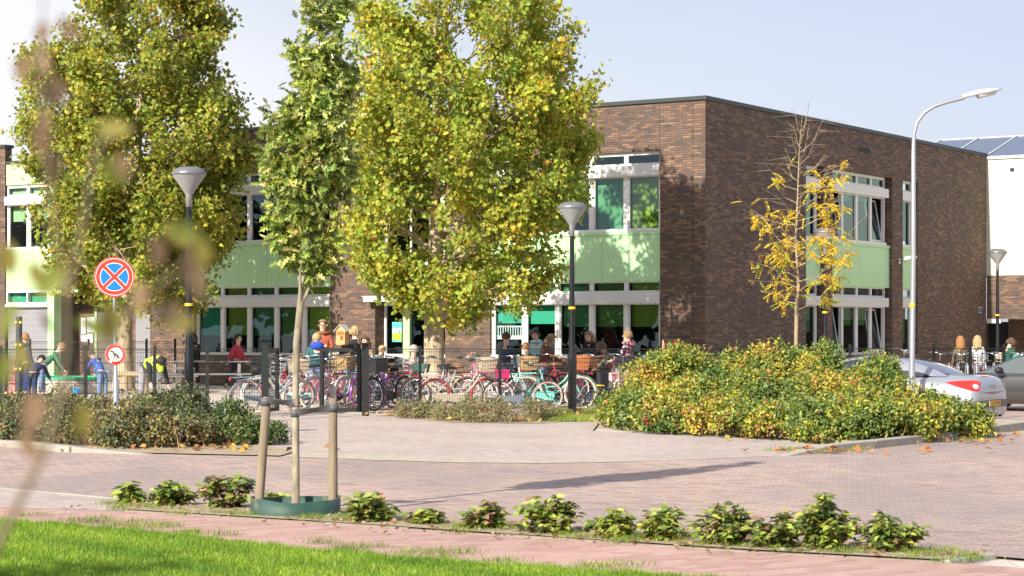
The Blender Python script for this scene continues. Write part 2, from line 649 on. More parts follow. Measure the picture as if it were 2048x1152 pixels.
def window_unit(side, a0, a1, n, dz, blinds, rec, label=None, open_at=(), clere=True, revs=None):
    """a storey-high window strip: frame with n lights, screen box, glass and one blind per light (left to right as a rises)"""
    f = MB()
    zs, z1, zb0, zb1, zc0, zc1, zh = 4.32 + dz, 4.40 + dz, 5.80 + dz, 6.08 + dz, 6.15 + dz, 6.36 + dz, 6.45 + dz
    fbox(f, side, a0, a1, rec - .07, rec + .1, zs, z1)
    fbox(f, side, a0, a1, rec, rec + .1, zb0 - .03, zc0)
    fbox(f, side, a0, a1, rec, rec + .1, zc1, zh - .002)
    step = (a1 - a0) / n
    for i in range(n + 1):
        a = a0 + i * step
        wid = .065
        lo, hi = max(a0, a - wid), min(a1, a + wid)
        fbox(f, side, lo, hi, rec - .004, rec + .096, z1 + .001, zb0 - .031)
        fbox(f, side, lo, hi, rec - .004, rec + .096, zc0 + .001, zc1 - .001)
    g = MB()
    for i in range(n):
        l, r = a0 + i * step + .066, a0 + (i + 1) * step - .066
        # inner sash bars
        for (q0, q1) in ((l, l + .035), (r - .035, r)):
            if i not in open_at:
                fbox(f, side, q0, q1, rec + .02, rec + .08, z1 + .002, zb0 - .032)
        fquad(g, side, l, r, rec + .05, zc0, zc1)
        if i in open_at:
            for (p0, p1, q0, q1) in ((l + .01, l + .07, z1 + .02, zb0 - .06), (r - .07, r - .01, z1 + .02, zb0 - .06)):
                f.add([fpt(side, p, rec + .05 + (z - z1) * .17 + e, z) for z in (q0, q1) for (p, e) in ((p0, 0), (p1, 0), (p1, .05), (p0, .05))],
                      [(0, 3, 2, 1), (4, 5, 6, 7), (0, 1, 5, 4), (1, 2, 6, 5), (2, 3, 7, 6), (3, 0, 4, 7)])
            for zz in (z1 + .02, zb0 - .12):
                f.add([fpt(side, p, rec + .05 + (z - z1) * .17 + e, z) for z in (zz, zz + .06) for (p, e) in ((l + .07, 0), (r - .07, 0), (r - .07, .05), (l + .07, .05))],
                      [(0, 3, 2, 1), (4, 5, 6, 7), (0, 1, 5, 4), (1, 2, 6, 5), (2, 3, 7, 6), (3, 0, 4, 7)])
            fquad(g, side, l + .05, r - .05, rec + .07, z1 + .04, zb0 - .09, tilt=.17 * (zb0 - z1 - .13))
        else:
            fquad(g, side, l + .03, r - .03, rec + .05, z1, zb0 - .03)
    win = f.build("window", M_white, school)
    if label:
        win['label'] = label
    g.build("window_pane", M_glass, win)
    bx = MB()
    fbox(bx, side, a0 + .001, a1 - .001, rec - .14, rec + .02, zb0, zb1)
    for k in range(3):
        fbox(bx, side, a0 + .001, a1 - .001, rec - .145 - .004, rec - .14, zb0 + .03 + k * .085, zb0 + .09 + k * .085)
    bx.build("screen_box", M_box, win)
    for i, b in enumerate(blinds):
        if not b:
            continue
        l, r = a0 + i * step + .07, a0 + (i + 1) * step - .07
        kind, drop = b[0], b[1]
        q = MB()
        fbox(q, side, l, r, rec + .17, rec + .176, max(z1 + .01, zb0 - drop), zb0)
        fbox(q, side, l, r, rec + .165, rec + .181, max(z1 + .01, zb0 - drop) - .02, max(z1 + .01, zb0 - drop) + .004)
        if len(b) > 2:
            fbox(q, side, l, r, rec + .17, rec + .176, zc0 - .01, zc1 + .02)
        q.build("blind", M_blind[kind], win)
    return win

DZ = -3.41
# facade H (t rises to the left in the photo, so lists run right to left)
window_unit('L', 1.352, 6.768, 5, 0, [('lime', 1.4), ('green', 1.36), ('emerald', .2), ('emerald', .15), None], .1)
window_unit('L', 1.352, 6.768, 5, DZ, [('lime', .60, 1), ('olive', .60, 1), ('green', .60, 1), ('emerald', .52, 1), ('emerald', .50, 1)], .1)
window_unit('L', 12.442, 17.758, 5, 0, [('emerald', .3), None, ('olive', .4), None, None], .1)
window_unit('L', 12.442, 17.758, 5, DZ, [('lime', .86, 1), ('olive', .86, 1), ('green', .86, 1), ('lime', .86, 1), ('emerald', .86, 1)], .1)
window_unit('L', 24.1, 26.05, 2, 0, [('pale', .52, 1), ('pale', .52, 1)], .06)
window_unit('R', 6.24, 7.32, 1, 0, [('green', 1.0)], .17)
window_unit('R', 6.24, 7.32, 1, DZ, [('green', .75)], .17)
window_unit('R', 8.09, 12.42, 4, 0, [None, ('emerald', .2), ('emerald', .15), None], .17, open_at=(0, 3))
window_unit('R', 8.09, 12.42, 4, DZ, [None, ('olive', .55), ('olive', .55), None], .17, open_at=(0, 3))
window_unit('R', 13.51, 14.6, 1, 0, [('green', 1.25)], .17)
window_unit('R', 13.51, 14.6, 1, DZ, [('olive', 1.1)], .17)
# printed strip on one ground floor pane
q = MB()
fbox(q, 'L', 5.75, 6.66, .21, .214, 1.42, 1.53)
fbox(q, 'L', 5.75, 6.66, .21, .214, 1.76, 1.80)
for k in range(11):
    a = 5.79 + k * .083
    fbox(q, 'L', a, a + .03, .211, .2145, 1.531, 1.759)
q.build("window_print", M_blind['white'], school)

def panels(side, cuts, z0, z1, d0, d1, ledge=True, m_=M_panel):
    pn = MB()
    for a0, a1 in zip(cuts[:-1], cuts[1:]):
        fbox(pn, side, a0 + .005, a1 - .005, d0, d1, z0, z1)
    if ledge:
        fbox(pn, side, cuts[0] + .001, cuts[-1] - .001, d0 - .03, d1, z1 + .002, z1 + .08)
    pn.build("green_panel", m_, school)
panels('L', [1.352, 3.16, 4.0, 6.768], 2.99, 4.24, .04, .1)
panels('L', [12.442, 14.9, 17.758], 2.99, 4.24, .04, .1)
for (b0, b1) in SB:
    m_ = [b0 + .01, b1 - .01] if b1 - b0 < 2 else [b0 + .01, (b0 + b1) / 2, b1 - .01]
    panels('R', m_, 2.99, 4.24, .1, .22)
# tall pale cladding of the left bay and of the entrance bay
for cuts, z0, z1, d0, d1 in (([19.601, 22.0, 24.09], 2.86, 7.15, 0, .3), ([24.1, 26.05], 6.46, 7.15, 0, .3), ([24.1, 26.05], 2.99, 4.31, 0, .3), ([8.302, 9.6, 10.778], 6.25, 7.15, .38, .7),
                             ([8.302, 10.778], 2.66, 3.56, .4, .7), ([8.302, 8.9], 3.56, 6.25, .385, .7), ([10.70, 10.778], 3.56, 6.25, .385, .7)):
    panels('L', cuts, z0, z1, d0, d1, False, M_panel_l)
# entrance bay: upper window, board, canopy, doors
f = MB()
fbox(f, 'L', 8.9, 10.7, .36, .5, 3.56, 3.66)
fbox(f, 'L', 8.9, 10.7, .40, .5, 6.15, 6.25)
for a in (8.9, 9.76, 10.64):
    fbox(f, 'L', a, a + .06, .402, .5, 3.661, 6.149)
win = f.build("window", M_white, school)
g = MB()
fquad(g, 'L', 8.96, 10.64, .45, 3.66, 6.15)
g.build("window_pane", M_glass, win)
f = MB()
fbox(f, 'L', 8.25, 10.95, -.35, .42, 2.50, 2.63)
fbox(f, 'L', 8.22, 10.98, -.38, .42, 2.632, 2.66)
f.build("canopy", M_white, school)
f = MB()
fbox(f, 'L', 8.302, 10.778, .44, .52, 2.38, 2.499)
for a0, a1 in ((10.70, 10.776), (8.304, 8.36), (8.80, 8.86)):
    fbox(f, 'L', a0, a1, .44, .52, 0, 2.379)
fbox(f, 'L', 10.06, 10.70, .45, .51, .86, .98)
fbox(f, 'L', 8.36, 8.80, .45, .51, .86, .98)
fr = f.build("entrance_frame", M_white, school)
g = MB()
fquad(g, 'L', 8.36, 8.80, .48, 0, 2.38)
fquad(g, 'L', 8.86, 9.82, .48, .1, 2.38)
fquad(g, 'L', 10.06, 10.70, .48, 0, 2.38)
g.build("window_pane", M_glass, fr)
f = MB()
fbox(f, 'L', 9.82, 10.06, .38, .56, 0, 2.379)
f.build("door_post", M_panel_l, school)
f = MB()
fbox(f, 'L', 9.0, 10.6, .372, .40, 2.86, 3.50)
f.build("name_board", mat("board_white", (.86, .86, .84), .4, var=.02), school)
# posters inside the glass
M_teal = mat("poster_teal", (.12, .55, .52), .5, var=.05)
def wallframe(side, a, d, z):
    """x right, y up, z out, on the sunny facade at (a, z), d inwards"""
    return lambda x, y, k=0.0: B(a - x, d - k, z + y) if side == 'L' else B(d - k, a + x, z + y)
pf = wallframe('L', 10.34, .475, 1.62)
pp = MB()
def rect(mb, fr_, x0, x1, y0, y1, k):
    return mb.add([fr_(x0, y0, k), fr_(x1, y0, k), fr_(x1, y1, k), fr_(x0, y1, k)], [(0, 1, 2, 3)])
pp.box(-.17, .17, -.29, .29, 0, .004, lambda x, y, z: pf(x, y, z))
pp.mat(1)
rect(pp, pf, -.16, .16, -.08, .10, .006)
pp.mat(2)
pp.add([pf(-.16, -.22, .007), pf(.16, -.26, .007), pf(.16, -.02, .007), pf(.05, -.05, .007), pf(-.16, -.03, .007)], [(0, 1, 2, 3, 4)])
pp.mat(3)
for x, y, r_ in ((-.09, .01, .03), (-.02, .02, .03), (.03, .0, .025)):
    pp.add([pf(x + r_ * math.cos(t), y + r_ * math.sin(t), .009) for t in np.linspace(0, 2 * math.pi, 9)[:-1]], [tuple(range(8))])
pp.mat(4)
pp.add([pf(.09 + .025 * math.cos(t), .0 + .05 * math.sin(t), .009) for t in np.linspace(0, 2 * math.pi, 9)[:-1]], [tuple(range(8))])
add_text(pp, "iKiekut", .10, lambda x, y, z: pf(x, y + .19, z + .007), .001)
add_text(pp, "meedoen", .05, lambda x, y, z: pf(x - .06, y - .255, z + .008), .001)
poster = pp.build("poster", [M_teal, mat("poster_sky", (.6, .75, .72), .5), mat("poster_grass", (.32, .6, .03), .5), mat("poster_skin", (.75, .45, .32), .5), mat("poster_ink", (.01, .28, .16), .5)])
tag(poster, "teal and green poster on the glass entrance door left of the pale post", "poster", "posters on the entrance glass")
def small_poster(a, z, wd, ht, m_, label, glyph=None):
    fr_ = wallframe('L', a, .475, z)
    k = MB()
    k.box(-wd / 2, wd / 2, -ht / 2, ht / 2, 0, .004, lambda x, y, zz: fr_(x, y, zz))
    if glyph:
        k.mat(1)
        add_text(k, glyph, ht * .42, lambda x, y, zz: fr_(x - wd * .2, y + ht * .18, zz + .006), .001)
        k.add([fr_(-wd * .2 + ht * .16 * math.cos(t), -ht * .25 + ht * .16 * math.sin(t), .006) for t in np.linspace(0, 2 * math.pi, 13)[:-1]], [tuple(range(12))])
        k.mat(0)
        k.add([fr_(-wd * .2 + ht * .07 * math.cos(t), -ht * .25 + ht * .07 * math.sin(t), .008) for t in np.linspace(0, 2 * math.pi, 9)[:-1]], [tuple(range(8))])
    o = k.build("poster", [m_, M_white])
    return tag(o, label, "poster", "posters on the entrance glass")
small_poster(9.02, 1.57, .34, .31, mat("poster_mint", (.10, .52, .38), .5), "mint green poster with white marks behind the plane tree trunk", "K")
small_poster(8.50, 1.45, .16, .42, mat("poster_cyan", (.35, .72, .74), .5), "narrow pale cyan poster on the glass right of the plane tree trunk")
# left porch: shutter, posts, notices, doors
f = MB()
fbox(f, 'L', 24.1, 26.05, .10, .16, 0, 2.42)
for k in range(12):
    fbox(f, 'L', 24.1, 26.05, .092, .10, .02 + k * .2, .19 + k * .2)
f.build("roller_shutter", M_grey, school)
f = MB()
fbox(f, 'L', 24.1, 26.05, -.05, .16, 2.42, 2.52)
fbox(f, 'L', 24.1, 26.05, .0, .16, 2.52, 2.58)
fbox(f, 'L', 24.1, 26.05, .0, .16, 2.90, 2.985)
for a in (24.1, 25.04, 25.99):
    fbox(f, 'L', a, a + .06, .002, .16, 2.581, 2.899)
win = f.build("window", M_white, school)
g = MB()
fquad(g, 'L', 24.1, 26.05, .08, 2.58, 2.90)
g.build("window_pane", M_glass, win)
f = MB()
fbox(f, 'L', 24.1, 26.05, .2, .206, 2.56, 2.92)
f.build("blind", M_blind['emerald'], win)
f = MB()
fbox(f, 'L', 23.80, 24.09, -.03, .3, 0, 2.855)
f.build("door_post", M_panel, school)
f = MB()
fbox(f, 'L', 22.88, 22.98, .98, 1.1, 0, 2.40)
fbox(f, 'L', 22.1, 22.98, .98, 1.1, 2.401, 2.48)
f.build("door_frame", M_panel_l, school)
f = MB()
fbox(f, 'L', 22.1, 22.88, 1.03, 1.1, 0, 2.40)
d_ = f.build("door", mat("door_taupe", (.16, .14, .13), .5), school)
f = MB()
fbox(f, 'L', 22.18, 22.22, .98, 1.03, 1.0, 1.15)
f.build("handle", M_steel, d_)
f = MB()
fbox(f, 'L', 19.9, 20.55, 1.03, 1.1, 0, 2.35)
fbox(f, 'L', 20.57, 21.2, 1.03, 1.1, 0, 2.35)
f.build("door", M_grey, school)
nf = wallframe('L', 23.4, 1.095, 1.55)
M_paper = mat("paper", (.72, .72, .78), .7, var=.03)
for (x0, x1, y0, y1, lb) in ((-.30, -.08, 0, .52, "tall white notice on the porch wall, left of the wide one"), (-.02, .36, .04, .54, "wide white notice on the porch wall, topmost of the right pair"),
                             (-.30, -.06, -.26, -.04, "small white notice below the tall notice on the porch wall"), (-.03, .24, -.30, .0, "square white notice below the wide notice on the porch wall")):
    k = MB()
    k.box(x0, x1, y0, y1, 0, .01, lambda x, y, zz: nf(x, y, zz))
    tag(k.build("notice", M_paper), lb, "notice", "notices on the porch wall")
# vent slot in the shaded facade, skylights
f = MB()
fbox(f, 'R', 9.95, 10.9, -.003, .1, 7.08, 7.22)
f.build("air_vent", M_dark, school)
M_skyl = glass_mat("skylight_glass", (.85, .95, .93), 1.5)
for s in (8.0, 11.6, 15.2):
    k = MB()
    f = lambda x, y, z, s=s: B(1.6 + y, s + x, z)
    k.add([f(-.8, -.8, 7.1), f(.8, -.8, 7.1), f(.8, .8, 7.1), f(-.8, .8, 7.1), f(0, 0, 8.02)], [(0, 1, 4), (1, 2, 4), (2, 3, 4), (3, 0, 4)])
    sk = k.build("skylight", mat("skylight_acrylic", (.62, .74, .72), .12, var=.05), school)
    k = MB()
    for e in ((-.8, -.8), (.8, -.8), (.8, .8), (-.8, .8)):
        k.tube([f(e[0], e[1], 7.1), f(0, 0, 8.03)], .02, 4)
    k.build("skylight_bar", M_white, sk)
# blue plate and flood light
pl = MB()
sf = wallframe('R', 20.5, -.004, 2.36)
pl.box(-.15, .15, -.10, .10, 0, .012, lambda x, y, z: sf(x, y, z))
pl.mat(1)
rect(pl, sf, -.135, .135, -.082, .075, .014)
tag(pl.build("wall_plate", [M_white, mat("plate_blue", (.02, .10, .30), .4)]), "small blue plate with a white edge on the shaded brick wall", "sign")
fl = thing("wall_light", "small silver flood light on the brick pier beside the narrow window", "wall light", B(-.02, 13.2, 3.85))
k = MB()
wf = lambda x, y, z: B(-y, 13.2 + x, 3.85 + z)
k.tube([wf(0, .0, 0), wf(0, .25, .02)], .03, 8)
k.box(-.06, .06, 0, .02, -.08, .08, wf)
k.build("bracket", M_steel, fl)
k = MB()
k.add([wf(-.11, .2, .02), wf(.11, .2, .02), wf(.13, .55, .09), wf(-.13, .55, .09), wf(-.08, .22, .13), wf(.08, .22, .13), wf(.1, .53, .17), wf(-.1, .53, .17)],
      [(0, 1, 2, 3), (4, 7, 6, 5), (0, 4, 5, 1), (1, 5, 6, 2), (2, 6, 7, 3), (3, 7, 4, 0)])
k.build("lamp_head", mat("lamp_white", (.7, .7, .68), .35), fl)

# ------------------------------------------------------------------ rear wing at right
wing = thing("rear_wing", "cream clad wing with brick base and sloping glass roof behind the school", "building", B(-7, 21.6, 0))
k = MB()
fb = lambda mb, t0, t1, s0, s1, z0, z1: mb.box(s0, s1, t0, t1, z0, z1, lambda x, y, z: B(y, x, z))
fb(k, -16, -.012, 21.12, 21.5, 2.05, 3.55)
fb(k, -16, -.55, 23.6, 23.9, 0, 2.05)
fb(k, .45, 4, 22.5, 22.9, 0, 2.05)
fb(k, -.55, -.3, 22.5, 23.6, 0, 2.05)
k.build("wall", M_brick, wing, uv=True)
k = MB()
fb(k, -16, 3, 21.14, 24, 3.56, 7.62)
fb(k, -16, -.01, 21.5, 23.9, 2.06, 2.3)
k.build("cladding", mat("cream_cladding", (.52, .53, .43), .5, var=.03), wing)
k = MB()
fb(k, -16, 3, 21.08, 21.3, 7.62, 7.72)
fb(k, -.52, -.02, 21.1, 21.2, 1.9, 2.04)
k.build("edge_trim", M_white, wing)
k = MB()
fb(k, -.3, .45, 22.6, 22.7, 0, 1.95)
k.build("door", M_dark, wing)
k = MB()
fb(k, -1.35, -1.0, 21.125, 21.14, 7.16, 7.28)
k.mat(1)
fb(k, -1.0, -.85, 21.125, 21.14, 7.16, 7.28)
k.build("air_vent", [M_white, M_dark], wing)
k, fr = MB(), MB()
gz = lambda t, s: B(t, s, 7.66 + (s - 21.1) * .30)
for i in range(13):
    t0 = 3.0 - i * 1.45
    k.add([gz(t0 - .03, 21.1), gz(t0 - 1.42, 21.1), gz(t0 - 1.42, 24.6), gz(t0 - .03, 24.6)], [(0, 1, 2, 3)])
    fr.tube([gz(t0, 21.1) + Vector((0, 0, .02)), gz(t0, 24.6) + Vector((0, 0, .02))], .035, 4)
fr.tube([gz(3, 24.6), gz(-15.8, 24.6)], .04, 4)
k.build("glass_roof", mat("roof_glass_blue", (.07, .09, .13), .08, var=.15, spec=.9), wing)
fr.build("glazing_bar", mat("glazing_bar_grey", (.45, .5, .52), .4), wing)

# ------------------------------------------------------------------ little library on the brick pier
lt = tL(691)
lb = thing("book_box", "small wooden house shaped cabinet with peaked roof on the brick pier", "book box", B(lt, -.14, 1.25))
bf = lambda x, y, z: B(lt - x, -y, 1.25 + z)
k = MB()
k.box(-.16, .16, .03, .25, 0, .40, bf)
k.prism([(-.16, .40), (.16, .40), (0, .55)], lambda x, z: bf(x, .25, z), lambda x, z: bf(x, .03, z))
k.build("cabinet", mat("pine_wood", (.55, .33, .14), .6, var=.2, scale=9), lb)
k = MB()
for sgn in (-1, 1):
    k.hexa([bf(0, .30, .57), bf(sgn * .22, .30, .37), bf(sgn * .22, 0, .37), bf(0, 0, .57), bf(0, .30, .595), bf(sgn * .235, .30, .385), bf(sgn * .235, 0, .385), bf(0, 0, .595)])
k.build("roof", mat("cabinet_roof", (.42, .40, .34), .7), lb)
k = MB()
k.box(-.13, .13, .251, .262, .28, .385, bf)
k.build("shelf_panel", mat("cabinet_orange", (.42, .13, .04), .6), lb)
k = MB()
k.box(.0, .10, .251, .258, .14, .25, bf)
k.build("red_card", mat("card_red", (.65, .05, .03), .5), lb)
# ------------------------------------------------------------------ ground
def sheet(name, pts, z, m, uvrot=0.0, kind='structure', thick=0.0):
    """a flat paved or planted area from its outline on the ground"""
    mb = MB()
    vs = [(p[0], p[1], z) for p in pts]
    n = len(vs)
    if thick:
        vs += [(p[0], p[1], z - thick) for p in pts]
        fs = [tuple(range(n))] + [(i, i + n, (i + 1) % n + n, (i + 1) % n) for i in range(n)]
    else:
        fs = [tuple(range(n))]
    mb.add(vs, fs)
    o = mb.build(name, m, uv=True)
    bm = bmesh.new()
    bm.from_mesh(o.data)
    bmesh.ops.recalc_face_normals(bm, faces=bm.faces)
    if bm.faces and max(bm.faces, key=lambda f: f.calc_area()).normal.z < 0:
        bmesh.ops.reverse_faces(bm, faces=bm.faces)
    bm.to_mesh(o.data)
    bm.free()
    struct(o)
    return o
M_yard = brick_mat("yard_tiles", [(0, (.47, .40, .34)), (.5, (.53, .46, .39)), (1, (.58, .51, .43))], (.33, .28, .24), .3, .3, .006, .3, .10, .1)
M_drive = brick_mat("driveway_brick", [(0, (.36, .29, .25)), (.4, (.42, .345, .30)), (.7, (.40, .325, .28)), (1, (.48, .40, .35))], (.35, .28, .24), .21, .105, .005, .45, .10, .2, rot=R(40),
                    stain=((.50, .42, .36), .5, .4))
M_road = brick_mat("road_brick", [(0, (.30, .225, .195)), (.3, (.39, .30, .255)), (.55, (.44, .325, .265)), (.8, (.48, .325, .25)), (1, (.44, .37, .31))], (.23, .18, .155), .22, .11, .008, .22, .18, .4,
                   rot=R(28), stain=((.27, .225, .215), .35, .6, (1, .45, 1)))
M_path = brick_mat("footpath_brick", [(0, (.37, .22, .18)), (.5, (.43, .27, .22)), (1, (.475, .315, .265))], (.38, .24, .19), .22, .11, .005, .5, .10, .2, rot=R(-32))
M_soil = mat("dry_soil", (.34, .265, .17), .95, var=.35, scale=3.0, bump=.8, bscale=25)
M_kerb = mat("concrete_kerb", (.34, .31, .26), .85, var=.25, scale=5, bump=.2, bscale=60)
M_lawn = mat("lawn_soil", (.055, .11, .02), .95, var=.35, scale=3)
M_sand = mat("sandy_edge", (.42, .36, .28), .95, var=.3, scale=4, bump=.5)

sheet("ground", [(-500, -200), (500, -200), (500, 900), (-500, 900)], -.02, M_yard)
# outlines (photo pixels on the ground)
lawn_e = [(-900, 1002), (0, 1041), (300, 1066), (600, 1100), (900, 1124), (1290, 1150), (1700, 1178), (2400, 1230)]
path_e = [(-900, 985), (0, 1017), (250, 1024), (650, 1049), (1000, 1073), (1500, 1106), (1890, 1127), (2048, 1138), (2700, 1185)]
road_n = [(-900, 955), (0, 978), (230, 999), (640, 1024), (1000, 1046), (1500, 1082), (1985, 1113), (2700, 1170)]
lawn = [G(*p) for p in lawn_e]
path = [G(*p) for p in path_e]
roadn = [G(*p) for p in road_n]
drv_far = [G(*p) for p in ((-900, 880), (0, 892), (150, 905), (560, 914), (590, 905), (760, 914), (900, 921), (1080, 925), (1250, 924), (1400, 919), (1560, 912), (1740, 897), (1880, 881), (1960, 868))]
# the road: from the planting strip to the kerb of the far side, and away to the parking bays at right
road_far = drv_far + [Vector((9.0, 34.5, 0)), Vector((8.0, 38.0, 0)), Vector((9.3, 46, 0)), Vector((40, 46, 0)), Vector((40, 18, 0))]
sheet("road", roadn + [Vector((40, 10, 0))] + road_far[::-1], .004, M_road)
sheet("footpath", lawn + path[::-1], .008, M_path)
sheet("lawn", [Vector((-40, 2, 0))] + lawn + [Vector((40, 2, 0))], .012, M_lawn)
# planting strip with a concrete edging each side
strip = [G(*p) for p in ((235, 1003), (640, 1024), (1000, 1046), (1500, 1082), (1960, 1111), (1890, 1127), (1500, 1106), (1000, 1073), (650, 1049), (250, 1024))]
sheet("planting_strip", strip, .03, M_soil)
verge = [roadn[0], roadn[1], roadn[2], G(250, 1024), path[1], path[0]]
sheet("pavement", verge, .010, M_drive)
def kerb(name, pts, wdt, h, m=M_kerb, z0=0.0, rise=0.0, fall=0.0):
    mb = MB()
    tot = sum((b - a).length for a, b in zip(pts[:-1], pts[1:]))
    run = 0.0
    def hh(s):
        k = 1.0
        if rise:
            k = min(k, .08 + s / rise)
        if fall:
            k = min(k, .08 + (tot - s) / fall)
        return h * max(.05, min(1, k))
    for a, b in zip(pts[:-1], pts[1:]):
        d = (b - a)
        L = d.length
        d.normalize()
        nrm = Vector((-d.y, d.x, 0)) * wdt / 2
        k = max(1, round(L / 1.0))
        for i in range(k):
            p, q = a + d * (L * i / k + .004), a + d * (L * (i + 1) / k - .004)
            zz = z0 + random.uniform(-.004, .004)
            h0, h1 = hh(run + L * i / k), hh(run + L * (i + 1) / k)
            mb.hexa([p - nrm + Vector((0, 0, -.05)), q - nrm + Vector((0, 0, -.05)), q + nrm + Vector((0, 0, -.05)), p + nrm + Vector((0, 0, -.05)),
                     p - nrm + Vector((0, 0, zz + h0)), q - nrm + Vector((0, 0, zz + h1)), q + nrm + Vector((0, 0, zz + h1)), p + nrm + Vector((0, 0, zz + h0))])
        run += L
    o = mb.build(name, m, bevel=.012)
    struct(o)
    return o
kerb("kerb", [G(*p) for p in ((-900, 955), (0, 978), (230, 999), (640, 1024), (1000, 1046), (1500, 1082), (1985, 1113))], .07, .02)
M_kerb2 = mat("earthy_edging", (.23, .19, .145), .9, var=.35, scale=6)
kerb("kerb_edging", [G(*p) for p in ((250, 1024), (650, 1049), (1000, 1073), (1500, 1106), (1890, 1127))], .05, .020, M_kerb2)
kerb("kerb_edging_end", [G(1890, 1127), G(1985, 1113)], .08, .03)
kerb("kerb_hedge", [G(*p) for p in ((-900, 880), (0, 892), (150, 905), (300, 909))], .2, .10, fall=1.6)
kerb("kerb_bed", [G(*p) for p in ((1560, 912), (1650, 905), (1740, 897), (1880, 881), (1960, 868))] + [Vector((8.9, 35.2, 0)), Vector((8.0, 38.2, 0))], .2, .12, rise=1.3)
sheet("sandy_edge", [G(*p) for p in ((575, 915), (590, 903), (760, 910), (900, 917), (1080, 921), (1250, 921), (1250, 925), (1080, 928), (900, 926), (740, 921))], .0095, M_sand)
# driveway between the beds, up to the gate
drive = [G(*p) for p in ((590, 905), (760, 914), (900, 921), (1080, 925), (1250, 924), (1400, 919), (1560, 912), (1740, 897), (1560, 884), (1185, 862), (1205, 838))] + [Vector((-1.0, 38.4, 0)), Vector((-2.9, 40.1, 0)), Vector((-5.0, 40.0, 0)), Vector((-5.4, 38.6, 0)), G(470, 880)]
sheet("driveway", drive, .0065, M_drive)
# beds
sheet("hedge_bed", [G(*p) for p in ((-900, 880), (0, 892), (150, 905), (560, 914), (590, 905), (470, 880))] + [Vector((-5.4, 38.5, 0)), Vector((-30, 38.0, 0))], .02, M_soil)
sheet("rose_bed", [G(*p) for p in ((1205, 850), (1350, 861), (1560, 875), (1745, 895), (1880, 879), (1955, 867))] + [Vector((8.8, 35.2, 0)), Vector((7.9, 38.4, 0)), Vector((2.2, 40.4, 0)), Vector((1.4, 38.4, 0))], .06, M_soil, thick=.07)
sheet("fence_bed", [Vector((-2.4, 39.95, 0)), Vector((-2.0, 39.0, 0)), G(900, 846), G(1030, 848), G(1085, 848), G(1200, 838), Vector((2.3, 40.3, 0))], .012, M_soil)
# ------------------------------------------------------------------ fences and gate
M_fence = mat("fence_black", (.010, .012, .012), .45, .2, var=.2)
def fence(name, label, pts, h, posts, step=.05, rows=.2, post_h=None, base=.04, wire=.0045):
    root = thing(name, label, "fence", pts[0])
    mb = MB()
    for a, b in zip(pts[:-1], pts[1:]):
        d = b - a
        L = d.length
        d.normalize()
        n = int(L / step)
        px_ = Vector((-d.y, d.x, 0))
        for i in range(n + 1):
            p = a + d * (i * L / n)
            mb.box(-wire / 2, wire / 2, -wire / 2, wire / 2, base, h, lambda x, y, z: p + d * x + px_ * y + Vector((0, 0, z)))
        z = base + .03
        while z < h:
            mb.box(0, L, .004, .012, z - .004, z + .004, lambda x, y, zz: a + d * x + px_ * y + Vector((0, 0, zz)))
            z += rows
        mb.box(0, L, -.008, .012, h - .03, h - .015, lambda x, y, zz: a + d * x + px_ * y + Vector((0, 0, zz)))
    mb.build("mesh_panel", M_fence, root)
    for p in posts:
        k = MB()
        ph = post_h or h + .04
        k.box(-.03, .03, -.02, .04, 0, ph, lambda x, y, z: p + Vector((x, y, z)))
        for zz in (.25, .65, 1.05):
            if zz < ph:
                k.box(-.045, .045, -.035, -.02, zz, zz + .03, lambda x, y, z: p + Vector((x, y, z)))
        k.build("post", M_fence, root)
    return root
FY = 40.0
HF = HC - 41 * FY / FPX
fl0, fl1 = GX(-60, 38.7), GX(530, 39.7)
fence("mesh_fence", "black wire mesh fence left of the gate behind the dark hedge", [fl0, fl1], HC - 41 * 39.2 / FPX,
      [fl0 + (fl1 - fl0) * t for t in (.10, .385, .62, .80)], post_h=1.40)
fr0, fr1 = GX(731, FY), GX(1470, FY)
fence("mesh_fence", "black wire mesh fence right of the gate in front of the parked bicycles", [fr0, fr1], HF,
      [GX(x, FY + .03) for x in (840, 1000, 1150, 1320, 1440)])
ff0, ff1 = GX(1480, 47.0), GX(2120, 47.0)
fence("mesh_fence", "black wire mesh fence behind the silver car along the shaded facade", [ff0, ff1], HC - 41 * 47 / FPX,
      [GX(x, 47.03) for x in (1510, 1610, 1700, 1868, 1941, 2008, 2060)], post_h=HC - 38 * 47 / FPX + .06)
fi0, fi1 = GX(20, 60.0), GX(352, 60.0)
fence("mesh_fence", "low black inner fence in front of the left porch", [fi0, fi1], HC - 27 * 60 / FPX,
      [GX(x, 60.03) for x in (60, 177, 293, 350)], step=.06, post_h=1.42)
gate = thing("school_gate", "black double gate with mesh leaf standing open before the bicycles", "gate", GX(730, FY))
gl, gr = GX(530, 39.75), GX(731, FY)
for p, nm in ((gl, 0), (gr, 1)):
    k = MB()
    k.box(-.065, .065, -.065, .065, 0, 1.43, lambda x, y, z: p + Vector((x, y, z)))
    k.box(-.075, .075, -.075, .075, 1.43, 1.445, lambda x, y, z: p + Vector((x, y, z)))
    k.mat(1)
    for zz in (.3, .75, 1.2):
        k.ball(p + Vector((.07, -.03, zz)), .014, 6, 4)
    k.build("gate_post", [M_fence, M_steel], gate)
